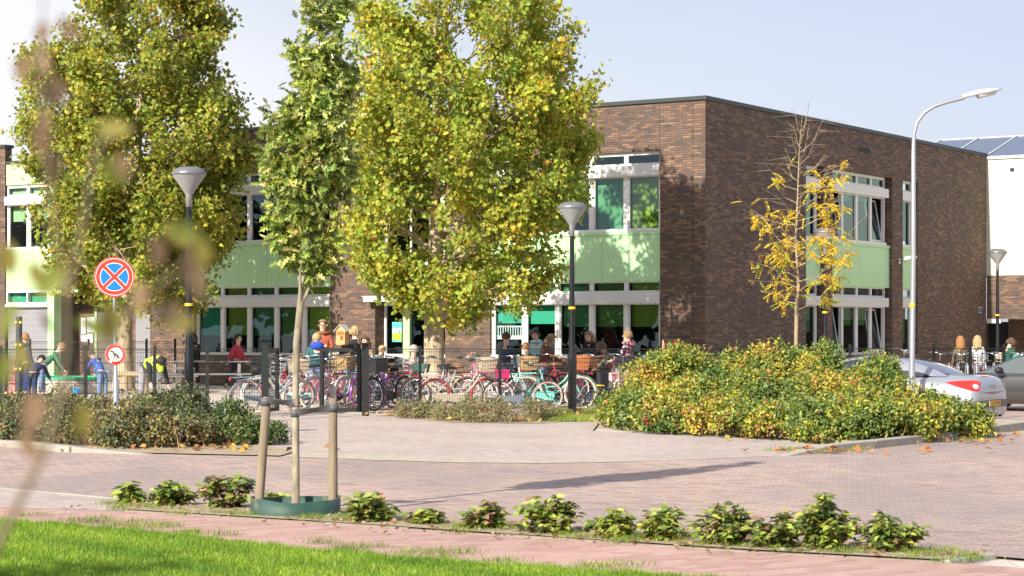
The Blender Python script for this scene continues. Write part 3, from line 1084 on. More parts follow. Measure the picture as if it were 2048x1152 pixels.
def gate_leaf(a, dirv, L):
    """framed mesh leaf hinged at a"""
    d = dirv.normalized()
    n = Vector((-d.y, d.x, 0))
    f = lambda x, y, z: a + d * x + n * y + Vector((0, 0, z))
    k = MB()
    k.box(.1, .17, -.035, .035, .08, 1.34, f)
    k.box(L - .07, L, -.035, .035, .08, 1.34, f)
    k.box(.171, L - .071, -.03, .03, .08, .15, f)
    k.box(.171, L - .071, -.03, .03, 1.27, 1.34, f)
    lf = k.build("gate_leaf", M_fence, gate)
    k = MB()
    for i in range(int((L - .25) / .05)):
        x = .2 + i * .05
        k.box(x - .0025, x + .0025, -.0025, .0025, .15, 1.27, f)
    for i in range(6):
        z = .25 + i * .19
        k.box(.17, L - .07, .004, .012, z - .004, z + .004, f)
    k.build("mesh_infill", M_fence, lf)
    k = MB()
    k.box(L - .06, L - .01, -.07, -.035, .62, .78, f)
    k.tube([f(L - .04, -.08, .78), f(L - .14, -.08, .78)], .011, 6)
    k.build("lock", M_steel, lf)
gate_leaf(gr, Vector((-.93, .42, 0)), 1.02)
gate_leaf(gl, Vector((.13, .99, 0)), 1.02)

# ------------------------------------------------------------------ street lamps
M_lampw = mat("lamp_opal", (.29, .295, .30), .25, var=.03, spec=.6)
M_lampg = mat("lamp_hood_grey", (.17, .175, .18), .4, .3, var=.06)
M_yel = mat("yellow_band", (.75, .48, .02), .5, var=.05)
def post_lamp(base, H, label, rb=.085, rt=.045):
    """black tapered post with a conical opal lantern under a shallow hood"""
    r = thing("street_lamp", label, "street lamp", base, "black lamp posts with conical lanterns")
    k = MB()
    zc = H - .62
    k.lathe([(0, 0), (rb, 0), (rb, 1.15), (rb * .75, 1.3), (rt, zc - .12), (rt, zc), (0, zc)], 12)
    po = k.build("lamp_post", M_black, r, world=False)
    k = MB()
    k.lathe([(rt * 1.66, 2.13), (rt * 1.7, 2.135), (rt * 1.7, 2.175), (rt * 1.66, 2.18)], 12)
    k.build("yellow_band", M_yel, po, world=False)
    k = MB()
    k.lathe([(0, zc - .1), (.056, zc - .1), (.06, zc + .12), (.075, zc + .14), (.10, zc + .18), (.30, zc + .47), (.31, zc + .49)], 20)
    k.build("lamp_shade", M_lampw, r, world=False)
    k = MB()
    k.lathe([(.315, zc + .475), (.32, zc + .50), (.24, zc + .575), (.17, zc + .605), (0, zc + .615)], 20)
    k.build("hood", M_lampg, r, world=False)
    return r
post_lamp(GX(378, 36.0), HC + (YH - 333) * 36 / FPX, "black lamp post with conical lantern before the left plane tree")
post_lamp(GX(1144, 43.0 - 1.0), HC + (YH - 403) * 42 / FPX, "black lamp post with conical lantern behind the mint bicycle wheel")
post_lamp(GX(1995, 66.0), HC + (YH - 497) * 66 / FPX, "distant black lamp post with conical lantern before the cream wing")
post_lamp(GX(1650, 54.0), HC + (YH - 455) * 54 / FPX, "black lamp post half hidden behind the yellow leaved tree")
tl = thing("street_lamp", "tall silver lamp post with long curved arm and flat luminaire beside the silver car", "street lamp", GX(1824, 35.5))
YL = 35.5
k = MB()
pz = lambda px, py: P(px, py, YL)
pb = GX(1824, YL)
pts = [pb, pb + Vector((0, 0, 1.0)), pb + Vector((0, 0, 1.05)), P(1827, 500, YL), P(1827, 302, YL), P(1827, 300, YL), P(1828, 268, YL), P(1834, 245, YL), P(1848, 226, YL), P(1868, 213, YL), P(1895, 204, YL), P(1928, 196, YL)]
k.tube(pts, [.060, .058, .050, .044, .040, .036, .035, .034, .033, .032, .031, .030], 14)
k.build("lamp_post", mat("lamp_silver", (.36, .38, .40), .4, .5, var=.06, scale=4), tl)
k = MB()
a, b = P(1924, 195, YL), P(2003, 181, YL)
d = (b - a).normalized()
up = Vector((0, 0, 1)) - d * d.z
up.normalize()
sd = d.cross(up)
L = (b - a).length
lf_ = lambda x, y, z: a + d * x + sd * y + up * z
sec = [(0, .05, -.02, .05), (.10, .06, -.02, .065), (.25, .10, -.01, .08), (.45, .12, -.01, .075), (L - .08, .09, 0, .05), (L, .04, .015, .03)]
vs, fs = [], []
for x, wd, z0, z1 in sec:
    vs += [lf_(x, -wd, z0), lf_(x, -wd * .7, z1), lf_(x, wd * .7, z1), lf_(x, wd, z0)]
for i in range(len(sec) - 1):
    for q in range(4):
        fs.append((i * 4 + q, i * 4 + (q + 1) % 4, (i + 1) * 4 + (q + 1) % 4, (i + 1) * 4 + q))
fs += [(0, 3, 2, 1), tuple(range(len(vs) - 4, len(vs)))]
k.add(vs, fs, True)
lum = k.build("luminaire", mat("luminaire_white", (.42, .43, .44), .4), tl)
k = MB()
vs, fs = [], []
sec = [(.26, .09, -.015), (.30, .10, -.07), (L - .14, .085, -.05), (L - .09, .07, -.005)]
for x, wd, z in sec:
    vs += [lf_(x, -wd, -.008), lf_(x, -wd * .9, z), lf_(x, wd * .9, z), lf_(x, wd, -.008)]
for i in range(len(sec) - 1):
    for q in range(3):
        fs.append((i * 4 + q, i * 4 + q + 1, (i + 1) * 4 + q + 1, (i + 1) * 4 + q))
k.add(vs, fs, True)
k.build("lens", mat("lens_clear", (.55, .55, .53), .12, var=.2, scale=20), lum)
k = MB()
k.lathe([(.048, 2.1), (.052, 2.11), (.052, 2.17), (.048, 2.18)], 14, c=(pb.x + .008, pb.y, 0))
k.build("yellow_band", M_yel, tl)

# ------------------------------------------------------------------ no stopping sign with the small dog sign below
YS = 30.8
sg = thing("road_sign", "round red and blue no stopping sign on a grey pole in the left hedge", "road sign", GX(231, YS))
pb = GX(232, YS)
M_red = mat("sign_red", (.72, .055, .03), .35, var=.04)
M_blue = mat("sign_blue", (.01, .20, .60), .35, var=.04)
M_sw = mat("sign_white", (.82, .82, .80), .35, var=.03)
M_sgrey = mat("sign_back", (.45, .46, .47), .5, .5)
k = MB()
top = P(227, 530, YS)
k.tube([pb, pb + Vector((0, 0, .93)), pb + Vector((-.002, 0, 1.0)), P(230, 690, YS) , top], [.045, .045, .030, .024, .024], 12)
k.build("pole", M_steel, sg)
def disc(mb, f, r0, r1, k_, a0=0.0, a1=360.0, n=48):
    t = np.linspace(R(a0), R(a1), n + 1)
    vs, fs = [], []
    for q in t:
        vs += [f(r0 * math.cos(q), r0 * math.sin(q), k_), f(r1 * math.cos(q), r1 * math.sin(q), k_)]
    for i in range(n):
        fs.append((2 * i, 2 * i + 1, 2 * i + 3, 2 * i + 2))
    mb.add(vs, fs)
sc_ = P(228.5, 554, YS)
yaw = R(14)
ex = Vector((math.cos(yaw), math.sin(yaw), 0))
ez = Vector((0, 0, 1))
eo = Vector((math.sin(yaw), -math.cos(yaw), 0))
fs_ = lambda x, y, z=0.0: sc_ + ex * x + ez * y + eo * (.035 + z)
RS = 40 * YS / FPX
k = MB()
k.mat(3)
vs = [fs_(RS * math.cos(t), RS * math.sin(t), 0) for t in np.linspace(0, 2 * math.pi, 49)[:-1]] + [fs_(RS * math.cos(t), RS * math.sin(t), -.03) for t in np.linspace(0, 2 * math.pi, 49)[:-1]]
k.add(vs, [tuple(range(48)), tuple(range(48, 96))[::-1]] + [(i, (i + 1) % 48, 48 + (i + 1) % 48, 48 + i) for i in range(48)])
k.mat(0)
disc(k, fs_, RS * .0, RS * .995, .002)
k.mat(2)
disc(k, fs_, RS * .90, RS * .93, .004)
cb = 9.0
for q in (90, 0, 180, 270):
    # a blue quadrant with its white outline
    def sector(r_in, r_out, gap, lift, mi):
        k.mat(mi)
        h = r_out
        pts_ = []
        # apex moved outwards so that the red bars keep an even width
        ap = gap / math.sin(R(45))
        th = math.asin(min(.99, gap / h))
        for t in np.linspace(R(q) - R(45) + th, R(q) + R(45) - th, 17):
            pts_.append((h * math.cos(t), h * math.sin(t)))
        pts_ = [(ap * math.cos(R(q)), ap * math.sin(R(q)))] + pts_
        k.add([fs_(x, y, lift) for x, y in pts_], [tuple(range(len(pts_)))])
    sector(0, RS * .71, RS * .085, .004, 2)
    sector(0, RS * .675, RS * .115, .006, 1)
k.build("sign_disc", [M_red, M_blue, M_sw, M_sgrey], sg)
dsg = thing("road_sign", "small round white dog sign with a chipped red ring below the no stopping sign", "road sign", P(231, 709, YS))
sc2 = P(230.5, 709, YS)
yaw2 = R(16)
ex2, eo2 = Vector((math.cos(yaw2), math.sin(yaw2), 0)), Vector((math.sin(yaw2), -math.cos(yaw2), 0))
fd = lambda x, y, z=0.0: sc2 + ex2 * x + ez * y + eo2 * (.04 + z)
R2 = 20.5 * YS / FPX
k = MB()
vs = [fd(R2 * math.cos(t), R2 * math.sin(t), 0) for t in np.linspace(0, 2 * math.pi, 41)[:-1]] + [fd(R2 * math.cos(t), R2 * math.sin(t), -.02) for t in np.linspace(0, 2 * math.pi, 41)[:-1]]
k.add(vs, [tuple(range(40)), tuple(range(40, 80))[::-1]] + [(i, (i + 1) % 40, 40 + (i + 1) % 40, 40 + i) for i in range(40)])
k.mat(1)
disc(k, fd, R2 * .70, R2 * .90, .002, 242, 585)
disc(k, fd, R2 * .70, R2 * .97, .002, 252, 300, 12)
disc(k, fd, R2 * .93, R2 * .99, .003)
k.mat(2)
dog = [(-.44, .30), (-.34, .40), (-.26, .34), (-.18, .32), (-.06, .14), (.12, .08), (.26, -.06), (.32, -.22), (.46, -.27), (.44, -.31), (.28, -.30), (.20, -.34), (.02, -.38), (.0, -.34), (.12, -.28), (.06, -.16), (-.06, -.14), (-.08, -.36), (-.16, -.38), (-.15, -.12), (-.24, .10), (-.28, .20), (-.40, .20), (-.48, .24)]
k.add([fd(x * R2 * 1.15, y * R2 * 1.15, .003) for x, y in dog], [tuple(range(len(dog)))])
k.build("sign_disc", [M_sw, M_red, mat("sign_dog", (.13, .12, .08), .6)], dsg)
k = MB()
k.tube([P(214, 730, YS) + Vector((0, -.03, 0)), P(224, 736, YS) + Vector((0, -.03, 0)), P(227, 748, YS)], .009, 6)
k.build("bent_bracket", M_steel, dsg)

# ------------------------------------------------------------------ playground furniture
M_grwood = mat("weathered_grey_wood", (.20, .19, .19), .75, var=.2, scale=10)
M_wood = mat("pale_wood", (.42, .32, .20), .75, var=.2, scale=8)
def picnic(name, label, c, L, yaw, m_, ht=.76, group=None):
    r = thing(name, label, "picnic table", c, group, yaw)
    k = MB()
    for i in range(5):
        k.box(-L / 2, L / 2, -.36 + i * .145, -.36 + i * .145 + .135, ht - .04, ht)
    k.build("table_top", m_, r, world=False)
    for sy in (-1, 1):
        k = MB()
        for i in range(2):
            y = sy * .70 + (i - 1) * .14
            k.box(-L / 2, L / 2, y, y + .13, .42, .46)
        k.build("bench_seat", m_, r, world=False)
    for x in (-L * .36, L * .36):
        k = MB()
        for sy in (-1, 1):
            k.hexa([(x - .04, sy * .62 - .05, 0), (x + .04, sy * .62 - .05, 0), (x + .04, sy * .62 + .05, 0), (x - .04, sy * .62 + .05, 0),
                    (x - .04, sy * .25 - .05, ht - .041), (x + .04, sy * .25 - .05, ht - .041), (x + .04, sy * .25 + .05, ht - .041), (x - .04, sy * .25 + .05, ht - .041)])
        k.box(x + .042, x + .085, -.82, .82, .34, .419)
        k.build("leg_frame", m_, r, world=False)
    return r
picnic("picnic_table", "long grey picnic table before the left window bay", GX(415, 57.5), 2.5, R(6), M_grwood, .80)
picnic("picnic_table", "short grey picnic table right of the bending person", GX(342, 55.0), 1.15, R(20), M_grwood, .66)
picnic("picnic_table", "dark picnic table behind the bicycles under the sunlit windows", GX(1130, 51.0), 3.4, R(-4), mat("dark_wood", (.06, .05, .045), .7, var=.2), .74)
k = MB()
lbx = thing("log_bench", "pale log bench with stump feet under the left plane tree", "bench", GX(268, 55.5))
f = lambda x, y, z: GX(268, 55.5) + Vector((x, y, z))
k.tube([f(-.48, 0, .47), f(.48, 0, .47)], .075, 12)
k.build("seat_log", M_wood, lbx)
for x in (-.25, .3):
    k = MB()
    k.tube([f(x, 0, 0), f(x, 0, .41)], .10, 12)
    k.build("stump", M_wood, lbx)
sp = thing("sandpit", "round pale sandpit wall with a green rim behind the fence", "sandpit", GX(130, 54.6))
k = MB()
k.lathe([(1.1, 0), (1.1, .36), (.95, .36), (.95, 0)], 40, c=tuple(GX(130, 54.6)))
k.build("pit_wall", M_yard if False else mat("pit_concrete", (.55, .47, .38), .8, var=.08), sp)
k = MB()
k.lathe([(1.12, .361), (1.12, .43), (.93, .43), (.93, .361)], 40, c=tuple(GX(130, 54.6)))
k.build("rim", mat("rim_green", (.02, .36, .18), .5, var=.1), sp)
k = MB()
k.lathe([(0, .3), (.94, .3)], 24, c=tuple(GX(130, 54.6)))
k.build("sand", M_sand, sp)
bk = thing("bucket", "small bright blue bucket beside the sandpit", "bucket", GX(152, 52.8))
k = MB()
k.lathe([(0, 0), (.062, 0), (.085, .17), (.08, .17), (.058, .01), (0, .01)], 14)
k.build("pail", mat("bucket_blue", (.01, .33, .80), .35), bk, world=False)
k = MB()
k.tube([(-.083, 0, .16)] + [(-.083 * math.cos(t), 0, .16 + .05 * math.sin(t)) for t in np.linspace(.2, 2.9, 8)] + [(.083, 0, .16)], .005, 5)
k.build("handle", M_sw, bk, world=False)
# climbing net with knobbed posts
cn = thing("climbing_net", "red rope climbing net between dark posts with yellow knobs", "climbing frame", GX(24, 47.0))
YC = 47.0
for px_, ztop in ((9, 700), (38, 633)):
    k = MB()
    b = GX(px_, YC)
    k.tube([b, P(px_, ztop, YC)], .075, 12)
    k.mat(1)
    for py_ in (645, 690, 738, 786):
        if py_ > ztop:
            for sx_ in (-1, 1):
                k.ball(P(px_, py_, YC) + Vector((sx_ * .05, -.07, 0)), .037, 8, 6)
    k.build("post", [mat("post_charcoal", (.05, .052, .06), .6), mat("knob_yellow", (.75, .55, .06), .4)], cn)
k = MB()
for i in range(5):
    k.tube([P(9, 715 + i * 22, YC), P(24, 724 + i * 22, YC), P(38, 720 + i * 22, YC)], .011, 5)
    k.tube([P(9 + i * 7, 718, YC), P(12 + i * 6, 765, YC), P(9 + i * 7, 812, YC)], .011, 5)
    k.tube([P(9, 700 + i * 20, YC), P(38, 745 + i * 20, YC)], .009, 5)
k.build("rope_net", mat("rope_red", (.40, .03, .03), .8), cn)
# ------------------------------------------------------------------ bicycles
def paint(name, c, rough=.3):
    return mat("paint_" + name, c, rough, .0, var=.04, coat=.4)
M_tyre = mat("tyre_black", (.02, .02, .02), .8)
M_tyre_w = mat("tyre_cream", (.68, .60, .46), .7)
M_tyre_p = mat("tyre_pink", (.66, .45, .38), .7)
M_tyre_r = mat("tyre_red", (.50, .04, .05), .7)
M_chrome = mat("chrome", (.72, .73, .74), .18, 1.0, var=.05)
M_brown = mat("saddle_brown", (.26, .11, .045), .5)
M_bk = mat("black_plastic", (.018, .018, .02), .5)
M_wick = mat("wicker", (.48, .32, .15), .8, var=.35, scale=40, bump=1, bscale=90)
M_wickp = mat("wicker_pale", (.55, .45, .32), .8, var=.35, scale=40, bump=1, bscale=90)
M_refl = mat("reflector_red", (.55, .02, .02), .25)
WR, WB = .335, 1.08
ME = {}
def part_mesh(name, mb):
    o = mb.build(name, M_bk, None)
    me = o.data
    bpy.data.objects.remove(o)
    ME[name] = me
def torus(mb, c, R_, r_, n=26, m=6, sq=1.0):
    vs, fs = [], []
    for i in range(n):
        a = 2 * math.pi * i / n
        for q in range(m):
            b = 2 * math.pi * q / m
            rr = R_ + r_ * math.cos(b)
            vs.append((c[0] + rr * math.cos(a), c[1] + r_ * sq * math.sin(b), c[2] + rr * math.sin(a)))
    for i in range(n):
        for q in range(m):
            fs.append((i * m + q, ((i + 1) % n) * m + q, ((i + 1) % n) * m + (q + 1) % m, i * m + (q + 1) % m))
    mb.add(vs, fs, True)
k = MB()
torus(k, (0, 0, 0), WR - .022, .022)
part_mesh("tyre", k)
k = MB()
torus(k, (0, 0, 0), WR - .05, .010, 26, 4, 1.4)
for i in range(18):
    a = 2 * math.pi * i / 18
    s_ = .025 if i % 2 else -.025
    k.tube([(.02 * math.cos(a + .6), s_, .02 * math.sin(a + .6)), ((WR - .055) * math.cos(a), 0, (WR - .055) * math.sin(a))], .0022, 3, False, False)
k.tube([(0, -.045, 0), (0, .045, 0)], .02, 8)
part_mesh("wheel", k)
# frame, step through: rear hub at x=0, front hub at x=WB, heights above ground
BBX, BBZ = .46, .29
SEAT = (.27, .80)
HEAD0, HEAD1 = (.93, .62), (.875, .84)
k = MB()
V2 = lambda x, z, y=0.0: (x, y, z)
k.tube([V2(BBX, BBZ), V2(.33, .62), V2(SEAT[0], SEAT[1])], .016, 7)
k.tube([V2(*HEAD0), V2(*HEAD1)], .019, 7)
k.tube([V2(.915, .66), V2(.80, .50), V2(.66, .37), V2(BBX, BBZ)], .021, 7)
k.tube([V2(.89, .76), V2(.76, .58), V2(.60, .46), V2(.39, .45)], .017, 7)
for y in (-.05, .05):
    k.tube([V2(BBX, BBZ, y * .5), V2(0, WR, y)], .010, 5)
    k.tube([V2(.315, .66, y * .3), V2(0, WR, y)], .009, 5)
    k.tube([V2(.94, .61, y * .8), V2(.985, .50, y), V2(1.03, .40, y), V2(WB, WR, y)], .012, 5)
part_mesh("frame", k)
k = MB()
k.tube([V2(.875, .84), V2(.85, 1.0), V2(.845, 1.02)], .013, 6)
for sy in (-1, 1):
    k.tube([V2(.845, 1.02), (.87, sy * .08, 1.05), (.84, sy * .20, 1.07), (.72, sy * .28, 1.05), (.60, sy * .29, 1.04)], .011, 6)
part_mesh("handlebar", k)
k = MB()
for sy in (-1, 1):
    k.tube([(.70, sy * .281, 1.05), (.585, sy * .291, 1.038)], .018, 7)
part_mesh("grip", k)
k = MB()
for x, wd, z, th in ((.13, .085, .86, .05), (.20, .10, .875, .055), (.30, .07, .875, .045), (.40, .028, .87, .035)):
    pass
sec = [(.12, .06, .87), (.15, .095, .885), (.22, .10, .88), (.30, .06, .875), (.38, .028, .872), (.42, .018, .865)]
vs, fs = [], []
for x, wd, z in sec:
    for t in np.linspace(0, 2 * math.pi, 9)[:-1]:
        vs.append((x, wd * math.cos(t), z + .03 * math.sin(t)))
for i in range(len(sec) - 1):
    for q in range(8):
        fs.append((i * 8 + q, i * 8 + (q + 1) % 8, (i + 1) * 8 + (q + 1) % 8, (i + 1) * 8 + q))
fs += [tuple(range(8))[::-1], tuple(range(40, 48))]
k.add(vs, fs, True)
k.tube([V2(.27, .78), V2(.25, .86)], .013, 6)
part_mesh("saddle", k)
def guard(mb, cx, a0, a1, n=12):
    vs, fs = [], []
    for i in range(n + 1):
        a = R(a0 + (a1 - a0) * i / n)
        for y, dr in ((-.03, -.012), (0, .005), (.03, -.012)):
            vs.append((cx + (WR + .022 + dr) * math.cos(a), y, WR + (WR + .022 + dr) * math.sin(a)))
    for i in range(n):
        for q in range(2):
            fs.append((i * 3 + q, i * 3 + q + 1, i * 3 + q + 4, i * 3 + q + 3))
    mb.add(vs, fs, True)
k = MB()
guard(k, 0, 15, 190)
for y in (-.05, .05):
    k.tube([(0, y, WR), ((WR + .02) * math.cos(R(165)), y * .6, WR + (WR + .02) * math.sin(R(165)))], .004, 4)
part_mesh("rear_mudguard", k)
k = MB()
guard(k, WB, -15, 115)
part_mesh("front_mudguard", k)
k = MB()
for y in (-.07, 0, .07):
    k.tube([(-.33, y, .715), (.20, y, .725)], .007, 5)
for x in (-.33, -.15, .03, .20):
    k.tube([(x, -.07, .72), (x, .07, .72)], .006, 5)
for y in (-.07, .07):
    k.tube([(-.22, y, .715), (0, y * .8, WR)], .006, 5)
part_mesh("carrier", k)
k = MB()
vs, fs = [], []
out = [(-.07, .30), (-.06, .37), (.30, .365), (.44, .385), (.54, .36), (.56, .28), (.52, .20), (.42, .195), (.2, .25), (-.03, .285)]
k.prism(out, lambda x, z: (x, -.075, z), lambda x, z: (x, -.04, z))
k.tube([(BBX, -.13, BBZ), (BBX, .13, BBZ)], .012, 6)
k.tube([(BBX, -.10, BBZ), (BBX + .10, -.10, BBZ - .13)], .009, 5)
k.tube([(BBX, .10, BBZ), (BBX - .10, .10, BBZ + .13)], .009, 5)
k.box(BBX + .06, BBX + .15, -.18, -.10, BBZ - .145, BBZ - .12)
k.box(BBX - .15, BBX - .06, .10, .18, BBZ + .12, BBZ + .145)
k.tube([(.02, -.06, WR), (-.05, -.16, .01), (.06, -.17, .01)], .008, 5)
part_mesh("chain_case", k)
k = MB()
k.ball((.955, 0, .72), (.04, .035, .035), 10, 6)
k.tube([(.93, 0, .70), (.96, 0, .72)], .01, 5)
part_mesh("headlight", k)
k = MB()
k.box(-.365, -.335, -.03, .03, .66, .71)
part_mesh("tail_reflector", k)
def basket(x0, x1, w_, z0, z1, flare=1.15, slats=True):
    mb = MB()
    cx = (x0 + x1) / 2
    hx = (x1 - x0) / 2
    n = 7
    pts0 = [(cx + hx * a, w_ * b) for a, b in ((-1, -1), (1, -1), (1, 1), (-1, 1))]
    lo = [(cx + (p[0] - cx), p[1], z0) for p in pts0]
    hi = [(cx + (p[0] - cx) * flare, p[1] * flare, z1) for p in pts0]
    if not slats:
        t_ = .012
        mb.add(lo + hi, [(0, 1, 2, 3), (0, 1, 5, 4), (1, 2, 6, 5), (2, 3, 7, 6), (3, 0, 4, 7)])
        inn = [(cx + (p[0] - cx) * .93, p[1] * .93, p[2] + .01) for p in lo] + [(cx + (p[0] - cx) * .94, p[1] * .94, p[2]) for p in hi]
        mb.add(inn, [(3, 2, 1, 0), (4, 5, 1, 0), (5, 6, 2, 1), (6, 7, 3, 2), (7, 4, 0, 3)])
        mb.tube(hi, .016, 6, closed=True)
        for zz in (.3, .6):
            mb.tube([Vector(a) + (Vector(b) - Vector(a)) * zz for a, b in zip(lo, hi)], .009, 5, closed=True)
    else:
        for zz in (0, .33, .66, 1):
            mb.tube([Vector(a) + (Vector(b) - Vector(a)) * zz for a, b in zip(lo, hi)], .006, 4, closed=True)
        for e in range(4):
            for i in range(6):
                t = i / 6
                a = Vector(lo[e]) * (1 - t) + Vector(lo[(e + 1) % 4]) * t
                b = Vector(hi[e]) * (1 - t) + Vector(hi[(e + 1) % 4]) * t
                mb.tube([a, b], .004, 3, False)
        for i in range(1, 6):
            t = i / 6
            mb.tube([Vector(lo[0]) * (1 - t) + Vector(lo[1]) * t, Vector(lo[3]) * (1 - t) + Vector(lo[2]) * t], .004, 3, False)
    return mb
part_mesh("wicker_basket", basket(.93, 1.20, .17, .80, 1.04, 1.18, False))
part_mesh("wire_basket", basket(.92, 1.20, .17, .78, 1.02, 1.2, True))
part_mesh("front_crate", basket(.90, 1.26, .22, .76, 1.02, 1.05, False))
k = MB()
for sy in (-1, 1):
    k.hexa([(-.28, sy * .09, .40), (.04, sy * .09, .40), (.04, sy * .19, .40), (-.28, sy * .19, .40), (-.30, sy * .08, .715), (.06, sy * .08, .715), (.06, sy * .18, .715), (-.30, sy * .18, .715)])
k.box(-.29, .05, -.10, .10, .735, .745)
part_mesh("pannier", k)
k = MB()
k.hexa([(-.05, -.11, .74), (.2, -.11, .74), (.2, .11, .74), (-.05, .11, .74), (-.09, -.14, .92), (.22, -.13, .92), (.22, .13, .92), (-.09, .14, .92)])
part_mesh("bag", k)

def bicycle(label, base, yaw, col, tyre=M_tyre, saddle=M_bk, grip=M_bk, guard_m=None, case=None, front=None, rear=None, scale=1.0, lean=4.0, steer=0.0, rim=None, group="bicycles parked behind the fence", carrier=True):
    """base: ground point under the rear hub; yaw: heading of the bicycle"""
    r = thing("bicycle", label, "bicycle", base, group, yaw, scale)
    r.rotation_euler = (R(lean), 0, yaw)
    def pt(name, mesh, m_, par=r, loc=(0, 0, 0), rot=(0, 0, 0)):
        o = bpy.data.objects.new(name, ME[mesh])
        COL.objects.link(o)
        o.parent = par
        o.location = loc
        o.rotation_euler = rot
        o.material_slots[0].link = 'OBJECT'
        o.material_slots[0].material = m_
        return o
    gm = guard_m or col
    for x in (0, WB):
        wv = pt("wheel", "wheel", rim or M_chrome, r, (x, 0, WR), (0, random.uniform(0, 1), 0))
        pt("tyre", "tyre", tyre, wv)
    pt("frame", "frame", col)
    hb = pt("handlebar", "handlebar", M_chrome, r, (.86 - .86 * math.cos(R(steer)), -.86 * math.sin(R(steer)), 0), (0, 0, R(steer)))
    pt("grip", "grip", grip, hb)
    pt("saddle", "saddle", saddle)
    pt("mudguard", "rear_mudguard", gm)
    pt("mudguard", "front_mudguard", gm)
    if carrier:
        pt("carrier", "carrier", gm if random.random() < .6 else M_bk)
    pt("chain_case", "chain_case", case or M_bk)
    pt("headlight", "headlight", M_chrome)
    pt("tail_reflector", "tail_reflector", M_refl)
    if front:
        pt("basket", front[0], front[1])
    if rear:
        pt(rear[0], rear[0], rear[1])
    return r
mint = paint("mint", (.20, .62, .50))
palemint = paint("pale_mint", (.52, .70, .66))
red = paint("red", (.50, .035, .05))
pink = paint("pink", (.72, .30, .38))
hot = paint("magenta", (.72, .03, .16))
grey = paint("slate", (.16, .20, .24))
dark = paint("anthracite", (.035, .040, .045))
beige = paint("beige", (.50, .42, .32))
white = paint("white", (.74, .72, .70))
lilac = paint("lilac", (.45, .42, .60))
brown = paint("brown", (.10, .055, .035))
blue = paint("blue", (.03, .06, .50))
purple = paint("purple", (.22, .05, .30))
black = paint("black", (.012, .012, .014))
teal = paint("teal", (.05, .30, .34))
orange = paint("orange", (.70, .14, .03))
def bk_(px, Y, yaw, *a, **kw):
    kw['scale'] = kw.get('scale', 1.0) * 1.06
    return bicycle(a[0], GX(px, Y), R(yaw), *a[1:], **kw)
# yaw 0 heads right, 180 left, -90 towards the street, 90 away
bk_(492, 40.9, 28, "slate blue bicycle with pinkish tyres left of the gate post, pale wicker basket in front", grey, tyre=M_tyre_p, front=("wicker_basket", M_wickp), case=grey, guard_m=grey, scale=.98)
bk_(632, 42.0, 200, "pale mint bicycle with white tyres crossing the open gate", palemint, tyre=M_tyre_w, case=palemint, saddle=M_bk, front=("wire_basket", M_bk), scale=1.04)
bk_(655, 43.2, 205, "red step through bicycle behind the pale mint one in the gate opening", red, tyre=M_tyre_p, front=("wire_basket", M_steel), grip=M_brown)
bk_(678, 43.9, 215, "crimson bicycle with pink tyres behind the gate leaf", paint("crimson", (.42, .03, .09)), tyre=M_tyre_p, saddle=M_brown, rim=red)
bk_(694, 45.0, 212, "white bicycle with sky blue panniers behind the gate leaf", white, rear=("pannier", mat("pannier_blue", (.10, .42, .62), .6)), saddle=M_brown)
bk_(702, 43.0, 248, "pale pink bicycle with a black wire basket behind the gate leaf", pink, tyre=M_tyre_w, front=("wire_basket", M_bk))
bk_(760, 43.4, 236, "cream tyred white bicycle just right of the right gate post", white, tyre=M_tyre_w, front=("wicker_basket", M_wick), scale=1.02)
bk_(786, 43.6, 238, "purple bicycle with violet tyres right of the gate post", purple, tyre=mat("tyre_violet", (.30, .06, .22), .7), front=("wire_basket", M_bk))
bk_(800, 44.8, 232, "orange bicycle half hidden behind the purple one", orange, saddle=M_brown)
bk_(812, 43.2, 238, "black city bicycle between the gate post and the next fence post", black, front=("front_crate", M_bk))
bk_(846, 43.5, 160, "white bicycle with a dark green crate behind the first fence post", white, tyre=M_tyre, front=("front_crate", mat("crate_green", (.05, .14, .08), .6)), rear=("bag", mat("bag_dark_green", (.05, .13, .08), .7)))
bk_(868, 41.6, 24, "beige bicycle with red tyres and wicker seat bag", beige, tyre=M_tyre_r, guard_m=beige, case=beige, saddle=M_bk, front=("wicker_basket", M_wickp))
bk_(936, 42.2, 165, "beige bicycle with brown mudguards beside the red tyred one", beige, guard_m=mat("guard_brown", (.24, .08, .06), .5), saddle=M_brown, case=beige)
bk_(915, 44.0, 205, "lilac bicycle with white tyres between the beige bicycles", lilac, tyre=M_tyre_w, front=("wire_basket", M_steel))
bk_(955, 43.4, 22, "white and pink bicycle with a big wicker basket and pink bag", white, tyre=M_tyre_w, guard_m=pink, case=white, front=("wicker_basket", M_wick), rear=("bag", mat("bag_pink", (.75, .16, .34), .6)))
bk_(997, 41.9, 8, "dark slate bicycle with chain case and pink tyres in profile at the fence", dark, tyre=M_tyre_p, case=grey, guard_m=dark, rear=("bag", mat("saddle_cover_magenta", (.50, .02, .14), .5)), scale=.90)
bk_(1052, 43.0, 9, "mint green bicycle with broad cream tyres beside the lamp post", mint, tyre=M_tyre_w, case=mint, guard_m=mint, saddle=M_brown, grip=M_brown, front=("wicker_basket", mat("wicker_rust", (.42, .14, .05), .8, var=.3, scale=40)), scale=1.02)
bk_(1068, 44.4, 35, "brown bicycle with brown saddle behind the mint one", brown, tyre=M_tyre_w, saddle=M_brown, grip=M_brown)
bk_(1090, 44.9, 38, "black bicycle with rust coloured basket behind the mint one", black, saddle=M_brown, front=("wicker_basket", M_brown))
bk_(1035, 45.6, 30, "red and black bicycle hidden deepest behind the mint one", red, tyre=M_tyre, saddle=M_bk)
bk_(1020, 44.3, 150, "teal bicycle with cream tyres behind the dark slate one", teal, tyre=M_tyre_w)
